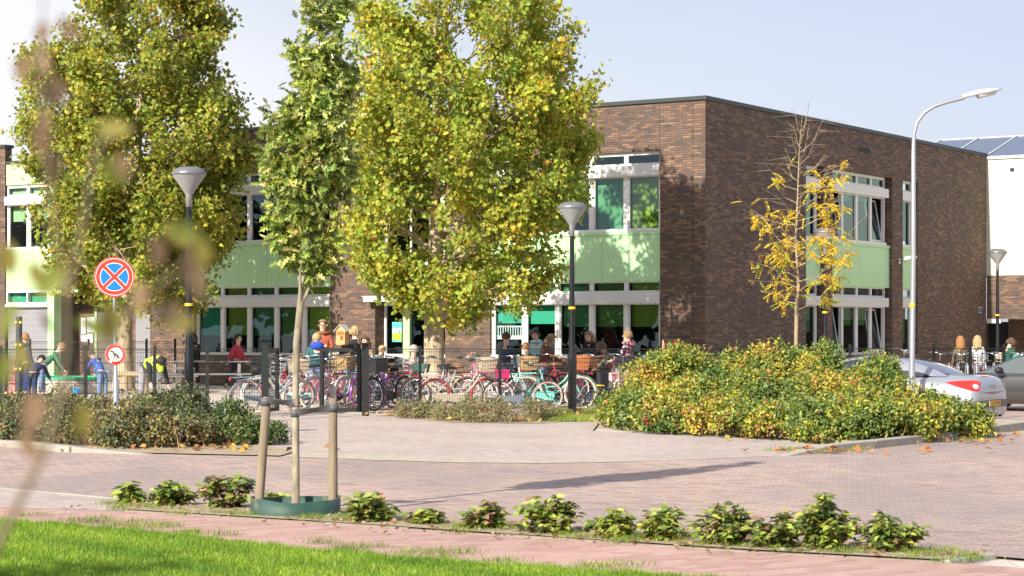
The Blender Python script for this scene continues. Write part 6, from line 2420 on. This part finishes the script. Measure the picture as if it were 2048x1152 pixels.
# ------------------------------------------------------------------ hedges and shrubs
def blob_hedge(name, label, blobs, n_leaf, leaf, size, cols, wts, seed, stems=120, extra=None, clump=6, base_dark=True, kind_cat="hedge", per_m=None, shoots=0, shoot_len=.3, hollow=.35, subs=0):
    """blobs: (px, Y, width px, top y, depth radius m)"""
    global RNG
    rng = np.random.default_rng(seed)
    RNG = rng
    B_ = []
    for px, Y, wpx, yt, dr in blobs:
        c = GX(px, Y)
        rx = wpx / 2 * Y / FPX
        zt = HC + (YH - yt) * Y / FPX
        B_.append((c.x, c.y, zt * .45, rx, dr, zt * .56))
    B_ = np.array(B_)
    nb0 = len(B_)
    if subs:
        # every bush carries smaller tufts on its surface
        ex_ = []
        for b_ in B_:
            for _ in range(subs):
                dv = unit(rng.normal(size=3) + np.array([0, -.5, .45]))
                r_ = rng.uniform(.20, .38)
                c_ = b_[:3] + dv * b_[3:] * rng.uniform(.62, .86)
                ex_.append((c_[0], c_[1], max(c_[2], .2), b_[3] * r_ * .9 + .08, b_[4] * r_ * .9 + .08, b_[5] * r_ * 1.0 + .08))
        B_ = np.concatenate([B_, np.array(ex_)])
    root = thing(name, label, kind_cat, (float(B_[:, 0].mean()), float(B_[:, 1].mean()), 0))
    area = B_[:, 3] * B_[:, 5] + B_[:, 3] * B_[:, 4]
    area[:nb0] *= .16 if subs else 1
    nc = n_leaf // clump
    bi = rng.choice(len(B_), nc * 2, p=area / area.sum())
    d = unit(rng.normal(size=(nc * 2, 3)) * np.array([1, 1, 1]) + np.array([0, -.35, .25]))
    d = np.sign(d) * np.abs(d) ** .78
    lump = 1 + .13 * np.sin(d[:, 0] * 11 + bi) * np.cos(d[:, 2] * 9 + bi * 2) + .10 * np.sin(d[:, 1] * 17 + d[:, 0] * 19 + bi)
    rad = np.where(rng.uniform(size=nc * 2) < .75, rng.uniform(.86, 1.06, nc * 2), rng.uniform(.55, .95, nc * 2)) * lump
    pos = B_[bi, :3] + d * B_[bi, 3:] * rad[:, None]
    keep = pos[:, 2] > .06
    # hollows between the plants, mostly low down
    hol = np.sin(pos[:, 0] * 5.3 + 2 * np.sin(pos[:, 1] * 1.7)) * np.sin(pos[:, 2] * 4.1 + pos[:, 0] * 1.3) + np.sin(pos[:, 0] * 2.2 + 1)
    keep &= ~((hol > 1.05 + hollow * pos[:, 2]) & (rng.uniform(size=len(pos)) < .85))
    # drop what lies deep inside another bush
    for j in range(len(B_)):
        q = np.linalg.norm((pos - B_[j, :3]) / B_[j, 3:], axis=1)
        keep &= ~((q < .55) & (bi != j))
    pos, d, bi = pos[keep][:nc], d[keep][:nc], bi[keep][:nc]
    # upright shoots break the outline
    sp_, sd_ = [], []
    for i in range(shoots):
        j = rng.integers(len(B_))
        dv = unit(rng.normal(size=3) * np.array([1, 1, .5]) + np.array([0, -.25, .8]))
        p0 = B_[j, :3] + dv * B_[j, 3:] * .95
        g = unit(dv * .5 + np.array([0, 0, .8]) + rng.normal(size=3) * .25)
        for t in np.linspace(0, 1, 7):
            sp_.append(p0 + g * t * shoot_len * (.5 + .5 * math.sin(i * 7.3) ** 2))
            sd_.append(g)
    if sp_:
        pos, d, bi = np.concatenate([pos, np.array(sp_)]), np.concatenate([d, np.array(sd_)]), np.concatenate([bi, np.zeros(len(sp_), int)])
    nc = len(pos)
    n = nc * clump
    ci = np.repeat(np.arange(nc), clump)
    lp = pos[ci] + rng.normal(size=(n, 3)) * size * .75
    lp[:, 2] = np.maximum(lp[:, 2], .05)
    dd = unit(d[ci] * .6 + rng.normal(size=(n, 3)) * .8)
    nn = unit(d[ci] * .7 + np.array([0, -.2, .6]) + rng.normal(size=(n, 3)) * .5)
    # colour drifts over the hedge in patches
    f = 1.2 * np.sin(bi * 2.7) + np.sin(pos[:, 0] * 2.1 + pos[:, 2] * 3.3) + np.sin(pos[:, 1] * 2.9 - pos[:, 0] * 3.7) + rng.normal(size=nc) * 1.5
    cols_ = np.array(cols)
    w = np.array(wts)
    cw = np.cumsum(w / w.sum())
    u = (np.argsort(np.argsort(f)) + .5) / nc
    u = np.clip(u[ci] + rng.normal(size=n) * .07, 0, .999)
    c = cols_[np.searchsorted(cw, u)] * (1 + .2 * rng.normal(size=(n, 1)))
    o = leaf_cloud("foliage", leaf, lp, dd, nn, size * rng.uniform(.65, 1.25, n), np.clip(c, .006, .9), M_leaf3, root)
    k = MB()
    k.tube([Vector((q_[0] + e_, q_[1], .035)) for q_, e_ in zip(B_[:nb0], [-.25] + [0] * max(0, nb0 - 2) + [.25])] if nb0 > 1 else [Vector((B_[0, 0] - .1, B_[0, 1], .035)), Vector((B_[0, 0] + .1, B_[0, 1], .035))], .006, 4, False)
    for i in range(stems):
        j = rng.integers(nb0)
        bx, by = B_[j, 0] + rng.normal() * B_[j, 3] * .35, B_[j, 1] + rng.normal() * B_[j, 4] * .35 - B_[j, 4] * .2
        dv = unit(rng.normal(size=3) * np.array([.6, .6, .2]) + np.array([0, -.25, .9]))
        L = B_[j, 5] * rng.uniform(.9, 1.7)
        p0, p1 = Vector((bx, by, .03)), Vector((bx + dv[0] * L * .5, by + dv[1] * L * .5, .03 + dv[2] * L * .55))
        p2 = Vector((bx + dv[0] * L * 1.1 + rng.normal() * .05, by + dv[1] * L * 1.1, .03 + dv[2] * L))
        k.tube([p0, p1, p2], [.009, .007, .003], 4, False)
    k.build("stems", M_twig2, root)
    if extra:
        extra(root, pos, d, rng)
    return root
M_twig2 = mat("stem_tan", (.30, .20, .12), .85, var=.3)
M_hip = mat("rose_hip", (.50, .05, .03), .35, var=.2)
def hips(root, pos, d, rng):
    k = MB()
    for i in rng.choice(len(pos), 60, replace=False):
        c = pos[i] + d[i] * .05
        for _ in range(rng.integers(3, 8)):
            k.ball(c + rng.normal(size=3) * .035, .016, 6, 4)
    k.build("rose_hips", M_hip, root)
    k = MB()
    for i in rng.choice(len(pos), 9, replace=False):
        if pos[i][2] > .9:
            k.ball(pos[i] + d[i] * .06, (.035, .035, .025), 7, 5)
    if k.v:
        k.build("blossom", mat("blossom_white", (.8, .74, .72), .6), root)
ROSE = [(.10, .165, .04), (.165, .23, .042), (.265, .305, .048), (.40, .39, .05), (.58, .44, .05), (.46, .31, .08), (.44, .16, .07)]
blob_hedge("rose_hedge", "wide rose hedge with green, yellow and red autumn leaves and red hips beside the driveway",
           [(1250, 36.0, 90, 800, .8), (1300, 37.2, 130, 728, 1.0), (1350, 37.5, 140, 710, 1.0), (1405, 37.6, 130, 712, 1.0), (1468, 37.0, 90, 692, .9), (1530, 36.6, 140, 706, 1.0), (1600, 36.4, 130, 716, 1.0), (1662, 35.4, 130, 716, 1.1), (1728, 34.4, 130, 718, 1.0), (1768, 33.6, 90, 742, .8),
            (1312, 35.3, 150, 778, 1.0), (1400, 34.8, 200, 762, 1.2), (1510, 34.4, 200, 758, 1.2), (1620, 33.8, 200, 762, 1.2), (1720, 33.0, 170, 790, 1.2), (1800, 32.6, 110, 806, .9), (1862, 32.4, 100, 796, .8), (1900, 32.6, 80, 820, .7), (1937, 32.4, 60, 842, .5),
            (1258, 35.2, 80, 825, .5), (1340, 34.0, 170, 812, .8), (1450, 33.2, 180, 810, .9), (1560, 32.4, 190, 812, .9), (1660, 31.4, 180, 815, .9), (1750, 31.0, 150, 820, .8), (1830, 31.4, 130, 826, .8)],
           105000, 'oval', .066, ROSE, [3.6, 4.6, 4, 3.1, 1.6, .8, .45], 41, 420, hips, shoots=420, shoot_len=.24, subs=11)
blob_hedge("dark_hedge", "low dark green and bronze leaved hedge before the fence at left",
           [(-60, 34.0, 150, 800, 1.1), (20, 33.5, 150, 805, 1.1), (90, 33.5, 150, 795, 1.1), (160, 33.0, 140, 800, 1.0), (225, 32.6, 130, 808, 1.0), (290, 32.3, 130, 796, 1.0), (350, 32.2, 110, 792, .9), (388, 32.2, 70, 802, .7),
            (-20, 31.0, 170, 835, 1.0), (90, 30.6, 170, 832, .9), (190, 30.2, 170, 830, .9), (285, 29.8, 160, 825, .9), (350, 29.8, 130, 828, .8), (395, 30.2, 50, 850, .45)],
           38000, 'oval', .058, [(.085, .105, .055), (.12, .145, .06), (.17, .19, .065), (.25, .25, .065), (.235, .165, .105), (.34, .19, .09), (.45, .37, .08)], [4, 4.5, 4, 2.4, 3.6, 1.6, 1], 42, 420, shoots=220, shoot_len=.2, subs=9)
blob_hedge("straggly_shrub", "straggly green shrub at the end of the dark hedge beside the left stake", [(460, 31.0, 60, 805, .5), (490, 30.6, 80, 835, .6), (535, 30.4, 80, 850, .5), (470, 30.2, 70, 858, .5)],
           5200, 'oval', .055, [(.05, .09, .025), (.09, .14, .03), (.15, .20, .03), (.12, .09, .05)], [4, 4, 2, 1], 43, 60, kind_cat="shrub")
DRY = [(.20, .21, .08), (.28, .24, .11), (.36, .26, .14), (.15, .18, .07)]
for i, (px, py, wpx, yt, lb_) in enumerate(((840, 838, 100, 800, "dry olive shrub nearest the gate post"), (905, 842, 80, 812, "small dry brown shrub between two larger ones"), (1000, 846, 170, 795, "widest dry olive shrub before the fence"), (1082, 842, 80, 806, "dry shrub at the edge of the small grass patch"))):
    Yb = G(px, py).y + .35
    blob_hedge("dry_shrub", lb_, [(px - wpx * .2, Yb, wpx * .6, yt, .4), (px + wpx * .22, Yb + .1, wpx * .55, yt + 7, .4), (px, Yb - .1, wpx * .7, yt + 16, .35)],
               int(wpx * 22), 'slim', .055, DRY, [3, 3, 2, 2], 50 + i, 30, kind_cat="shrub")['group'] = "dry shrubs before the fence"

# ------------------------------------------------------------------ shrubs of the planting strip
SHC = [(.18, .255, .055), (.265, .325, .06), (.38, .42, .08), (.11, .16, .052), (.26, .18, .12), (.37, .21, .13)]
def shrub(px, py, wpx, hpx, wts, label, seed, leaf_px=20):
    global RNG
    rng = np.random.default_rng(seed)
    RNG = rng
    b = G(px, py)
    b.y += .18
    b.x = (px - 1024) / FPX * b.y
    s = b.y / FPX
    w, h = wpx * s * 1.06, hpx * s * .9
    root = thing("planting_shrub", label, "shrub", b, "shrubs in the planting strip")
    k = MB()
    lp, ld, ln_, ls = [], [], [], []
    nst = int(9 + wpx / 7)
    for i in range(nst):
        a = rng.uniform(0, 2 * math.pi)
        o = math.sqrt(rng.uniform(.02, 1))
        hh = h * (1.02 - .5 * o * o) * rng.uniform(.60, 1.18)
        tip = Vector((math.cos(a) * o * w * .50, math.sin(a) * o * w * .42, hh))
        m_ = Vector((tip.x * .55, tip.y * .55, hh * .55))
        bs = Vector((tip.x * .25, tip.y * .25, 0))
        k.tube([bs, m_, tip], [.006, .005, .003], 4, False)
        L = leaf_px * s
        npair = max(4, int(hh / (L * .27)))
        for q in range(npair):
            t = .22 + .80 * q / npair
            p = bs.lerp(m_, t * 2) if t < .5 else m_.lerp(tip, min(1, t * 2 - 1))
            a0 = rng.uniform(0, 2 * math.pi)
            for e in range(3):
                aa = a0 + e * 2.1
                dv = Vector((math.cos(aa), math.sin(aa), rng.uniform(-.35, .5)))
                lp.append(p + Vector(rng.normal(size=3)) * .012)
                ld.append(dv)
                ln_.append(Vector((rng.normal() * .35 + math.cos(a) * .2, rng.normal() * .35 - .25, 1)))
                ls.append(L * rng.uniform(.55, 1.35))
    n = len(lp)
    cl = mix_cols(n, SHC, wts, .22)
    k.build("stems", M_twig2, root, world=False)
    o = leaf_cloud("foliage", 'oval', np.array([tuple(v) for v in lp]), np.array([tuple(v) for v in ld]), np.array([tuple(v) for v in ln_]), np.array(ls), cl, M_leaf3, root)
    o.matrix_parent_inverse = Matrix.Identity(4)
g_ = [3, 5, 4, 2, .5, .3]
rdy = [3, 2, 1, 3, 3, 2]
lime_ = [2, 4, 6, 1, .3, .6]
for i, a in enumerate(((267, 1013, 62, 48, g_, "small bright green shrub, leftmost of the planting strip"), (347, 1019, 90, 60, g_, "green shrub between the leftmost one and the reddish one"), (452, 1023, 115, 84, rdy, "dark reddish leaved shrub left of the green ring"),
                       (548, 1012, 50, 28, lime_, "low green shrub peeping over the green ring"), (738, 1053, 120, 72, g_, "full green shrub just right of the green ring"), (853, 1057, 80, 38, g_, "flat low shrub between the ring shrub and the red tipped one"),
                       (972, 1066, 88, 70, [3, 4, 3, 2, 1.5, 1.5], "green shrub with a few red tips left of the broad one"), (1097, 1075, 145, 82, [3, 4, 4, 1.5, 1.2, 1.2], "broad green shrub in the middle of the strip"), (1192, 1074, 40, 34, [3, 2, 1, 4, 1, .5], "tiny dark seedling right of the broad shrub"),
                       (1237, 1087, 90, 64, lime_, "yellow green shrub right of the tiny seedling"), (1325, 1091, 100, 82, lime_, "loose light green shrub beside the yellow green one"), (1450, 1100, 140, 90, [3, 5, 4, 2, 1, 1], "bushy green shrub left of the tall one"),
                       (1553, 1106, 108, 82, [4, 4, 2, 3, 1.2, .6], "dark green shrub touching the tall shrub"), (1652, 1110, 128, 126, [3, 5, 4, 2, .3, .3], "tallest green shrub of the planting strip"), (1778, 1113, 140, 88, [4, 4, 2.5, 3, 1, 1], "rounded green shrub, rightmost of the planting strip"))):
    shrub(*a, seed=60 + i)

# ------------------------------------------------------------------ grass
def blades(name, pts, h, wdt, cols, wts, seed, mat_, lean=.5):
    global RNG
    rng = np.random.default_rng(seed)
    RNG = rng
    n = len(pts)
    a = rng.uniform(0, 2 * np.pi, n)
    hh = h * rng.uniform(.5, 1.25, n)
    dx, dy = np.cos(a), np.sin(a)
    b0 = pts + np.stack([-dy, dx, np.zeros(n)], 1) * wdt / 2
    b1 = pts - np.stack([-dy, dx, np.zeros(n)], 1) * wdt / 2
    ln = rng.uniform(.05, lean, n) * hh
    a2 = a + rng.uniform(-1, 1, n)
    tip = pts + np.stack([np.cos(a2) * ln, np.sin(a2) * ln, hh], 1)
    V = np.stack([b0, b1, tip], 1).reshape(-1, 3)
    me = bpy.data.meshes.new(name)
    me.vertices.add(3 * n)
    me.vertices.foreach_set("co", V.astype(np.float32).ravel())
    me.loops.add(3 * n)
    me.loops.foreach_set("vertex_index", np.arange(3 * n, dtype=np.int32))
    me.polygons.add(n)
    me.polygons.foreach_set("loop_start", np.arange(0, 3 * n, 3, dtype=np.int32))
    me.update(calc_edges=True)
    at = me.attributes.new("leaf_colour", 'FLOAT_COLOR', 'POINT')
    c = mix_cols(n, cols, wts, .2)
    pt = np.sin(pts[:, 0] * 2.3 + 1.3 * np.sin(pts[:, 1] * 1.9)) * np.sin(pts[:, 1] * 3.1 + pts[:, 0]) + .6 * np.sin(pts[:, 0] * 7.1 + pts[:, 1] * 5.3)
    c = np.clip(c * (1 + .22 * pt[:, None] * np.array([[1.2, .8, 1.0]])), .004, .9)
    c4 = np.ones((3 * n, 4), np.float32)
    c4[:, :3] = np.repeat(c, 3, axis=0)
    at.data.foreach_set("color", c4.ravel())
    me.materials.append(mat_)
    o = link(name, me)
    o['kind'] = 'stuff'
    return o
M_grass = leaf_mat("leaf_grass", .35, .5, .3)
def lawn_pts(n, seed):
    """points spread over the part of the lawn that the camera can see, thinner further out"""
    rng = np.random.default_rng(seed)
    out = []
    ex_ = np.array([p.x for p in lawn])
    ey_ = np.array([p.y for p in lawn])
    Y = rng.uniform(12.3, 19.5, n)
    X = rng.uniform(-6.2, 2.6, n)
    edge = np.interp(X, ex_, ey_) + .05 * np.sin(X * 9) + .04 * np.sin(X * 23 + 1) + rng.normal(size=n) * .025
    k = (Y < edge) & (np.abs(X / Y) < .30)
    return np.stack([X[k], Y[k], np.full(k.sum(), .012)], 1)
GC = [(.18, .33, .02), (.25, .40, .025), (.13, .25, .018), (.33, .45, .05), (.38, .37, .13)]
blades("grass", lawn_pts(380000, 71), .038, .006, GC, [4, 4, 3, 2, 1.1], 72, M_grass, .9)
rng = np.random.default_rng(73)
def scatter(cs, per, r):
    pts = []
    for c in cs:
        p = rng.normal(size=(per, 2)) * r
        pts.append(np.stack([c.x + p[:, 0] * 1.6, c.y + p[:, 1], np.full(per, .02)], 1))
    return np.concatenate(pts)
edge_t = []
for x in (60, 150, 180, 205, 220, 250, 262, 300, 320, 330, 372, 380, 445, 640, 700, 690, 745, 820, 870, 880, 930, 1010, 1180, 1200, 1260):
    y = np.interp(x, [p[0] for p in lawn_e], [p[1] for p in lawn_e])
    edge_t.append(G(x, y - rng.uniform(3, 16)))
for x in (220, 240, 250, 300, 360, 440, 470, 675, 690, 820, 840, 930, 945, 960, 1010, 1025, 1130, 1150, 1190, 1240, 1260, 1310, 1360, 1400, 1440, 1490, 1540, 1600, 1700, 1830, 1870, 1900, 1920, 1945):
    y = np.interp(x, [p[0] for p in path_e], [p[1] for p in path_e])
    edge_t.append(G(x, y - rng.uniform(-1, 14)))
edge_t += [G(x_, float(np.interp(x_, [p[0] for p in path_e], [p[1] for p in path_e])) - rng.uniform(2, 20)) for x_ in rng.uniform(250, 1930, 46)]
blades("weeds", scatter(edge_t, 90, .055), .055, .006, [(.18, .30, .03), (.26, .34, .05), (.34, .32, .10), (.11, .2, .03)], [4, 3, 2, 2], 74, M_grass, 1.2)
cs = [G(rng.uniform(1085, 1205), rng.uniform(822, 845)) for _ in range(60)] + [G(x, y) for x, y in ((1570, 903), (1640, 906), (1700, 902), (20, 893), (45, 892), (1950, 884), (930, 838), (970, 840))]
blades("grass_patch", scatter(cs, 160, .10), .07, .010, [(.17, .30, .03), (.26, .34, .05), (.34, .36, .08), (.3, .25, .1)], [4, 4, 2, 1], 75, M_grass, 1.0)
# dry fallen leaves
def litter(name, spots, seed, size, cols, wts):
    global RNG
    r_ = np.random.default_rng(seed)
    RNG = r_
    pts = []
    for (px, py, sx, n) in spots:
        c = G(px, py)
        p = r_.normal(size=(n, 2))
        pts.append(np.stack([c.x + p[:, 0] * sx, c.y + p[:, 1] * (.25 if size > .06 else .12), r_.uniform(.03, .09 if size > .06 else .05, n)], 1))
    pts = np.concatenate(pts)
    n = len(pts)
    o = leaf_cloud(name, 'maple', pts, rand_dir(n) * np.array([1, 1, .25]), unit(r_.normal(size=(n, 3)) * .35 + np.array([0, -.3, 1])), size * r_.uniform(.6, 1.2, n), mix_cols(n, cols, wts, .2), M_leaf3)
    o['kind'] = 'stuff'
litter("fallen_leaves", [(800, 832, .30, 60), (850, 836, .3, 14), (905, 836, .3, 16), (930, 842, .3, 10), (1040, 845, .5, 12), (1150, 828, .5, 30), (1195, 832, .3, 20), (1690, 907, .5, 16), (1930, 886, .5, 22), (1965, 872, .4, 26), (1500, 884, 1.2, 10), (480, 901, .6, 24), (350, 901, .9, 16), (1650, 907, .7, 22)], 81, .10,
       [(.42, .20, .06), (.5, .30, .08), (.30, .13, .05), (.5, .40, .1)], [4, 3, 2, 1])
litter("dry_leaf_bits", [(300, 1019, .4, 26), (450, 1026, .5, 24), (560, 1034, .5, 20), (720, 1048, .5, 30), (860, 1057, .6, 30), (1000, 1067, .6, 30), (1180, 1080, .6, 36), (1400, 1095, .6, 36), (1620, 1108, .6, 30), (1850, 1117, .4, 20)], 82, .045,
       [(.30, .17, .08), (.22, .13, .07), (.36, .25, .12), (.2, .2, .08)], [4, 3, 2, 1])
# small stones in the strip
k = MB()
for i in range(110):
    x = rng.uniform(250, 1900)
    ya, yb = np.interp(x, [p[0] for p in road_n], [p[1] for p in road_n]), np.interp(x, [p[0] for p in path_e], [p[1] for p in path_e])
    p = G(x, rng.uniform(ya + 2, yb - 2))
    r_ = rng.uniform(.008, .026)
    k.ball((p.x, p.y, .03), (r_ * 1.3, r_, r_ * .7), 6, 4)
o = k.build("pebbles", mat("pebble", (.30, .25, .19), .9, var=.3, scale=3))
o['kind'] = 'stuff'

# ------------------------------------------------------------------ young branch close to the lens
def near_branch():
    rng = np.random.default_rng(91)
    Yn = 1.22
    root = thing("foreground_branch", "blurred thin branch with brownish green leaves very close at left", "branch", (P(-20, 1110, Yn).x, Yn, 0))
    k = MB()
    q = lambda x, y, dy=0.0: P(x, y, Yn + dy) 
    g0 = Vector((P(-60, 1110, Yn).x, Yn, 0))
    k.tube([g0, q(-40, 1160), q(10, 1060), q(60, 960), q(95, 890), q(120, 800), q(135, 690), q(130, 560), q(100, 400), (q(85, 250)), q(80, 90), q(90, -40)], [.004, .0032, .0027, .0024, .0021, .0018, .0015, .0015, .0012, .001, .0008, .0006], 7)
    k.tube([q(120, 800), q(190, 700), q(250, 640), q(330, 560), q(390, 500)], [.002, .0018, .0014, .001, .0006], 5)
    k.tube([q(132, 600), q(170, 430), q(190, 300), q(230, 260)], [.002, .0016, .0012, .0006], 5)
    k.build("twig", mat("near_twig", (.15, .115, .065), .8), root)
    L = [(120, 30, 44, -60, 0), (60, 110, 46, -120, 0), (95, 150, 50, -60, 1), (100, 300, 50, -80, 0), (300, 470, 50, -70, 0), (395, 470, 50, -80, 2), (365, 540, 54, -50, 1), (350, 600, 50, -100, 0), (60, 520, 56, -60, 2), (90, 620, 54, -80, 0), (45, 680, 54, -90, 2), (92, 40, 40, -100, 0), (78, 95, 44, -70, 1), (88, 240, 50, -100, 0), (85, 215, 34, -80, 1), (72, 150, 34, -110, 0), (190, 265, 56, 10, 2), (205, 310, 58, -60, 3), (245, 300, 40, -90, 0), (80, 175, 36, -60, 0), (40, 600, 60, -120, 3), (20, 480, 60, -100, 2), (150, 640, 56, -20, 3),
         (325, 450, 56, -30, 2), (372, 500, 60, -70, 0), (345, 470, 46, 20, 3), (310, 600, 60, -66, 0), (290, 560, 56, -110, 1), (330, 650, 50, 10, 2), (215, 600, 60, -80, 2), 
         (160, 800, 56, -90, 2), (75, 780, 60, -100, 0), (40, 860, 50, -60, 1), (10, 700, 50, -90, 3), (130, 540, 56, -140, 3), ]
    pal = [(.20, .125, .07), (.24, .16, .09), (.24, .21, .045), (.18, .21, .03)]
    lp, ld, ln_, ls, lc = [], [], [], [], []
    for x, y, s, a, ci in L:
        p = q(x, y, rng.uniform(-.12, .12))
        lp.append(tuple(p))
        ld.append((math.cos(R(a)), rng.normal() * .3, math.sin(R(a))))
        ln_.append((rng.normal() * .5, -1, rng.normal() * .5 + .4))
        ls.append(s * 1.45 * Yn / FPX)
        lc.append(np.array(pal[ci]) * rng.uniform(.8, 1.2))
    leaf_cloud("leaves", 'oval', np.array(lp), np.array(ld), np.array(ln_), np.array(ls), np.clip(np.array(lc), .01, .9), M_leaf3, root)
near_branch()
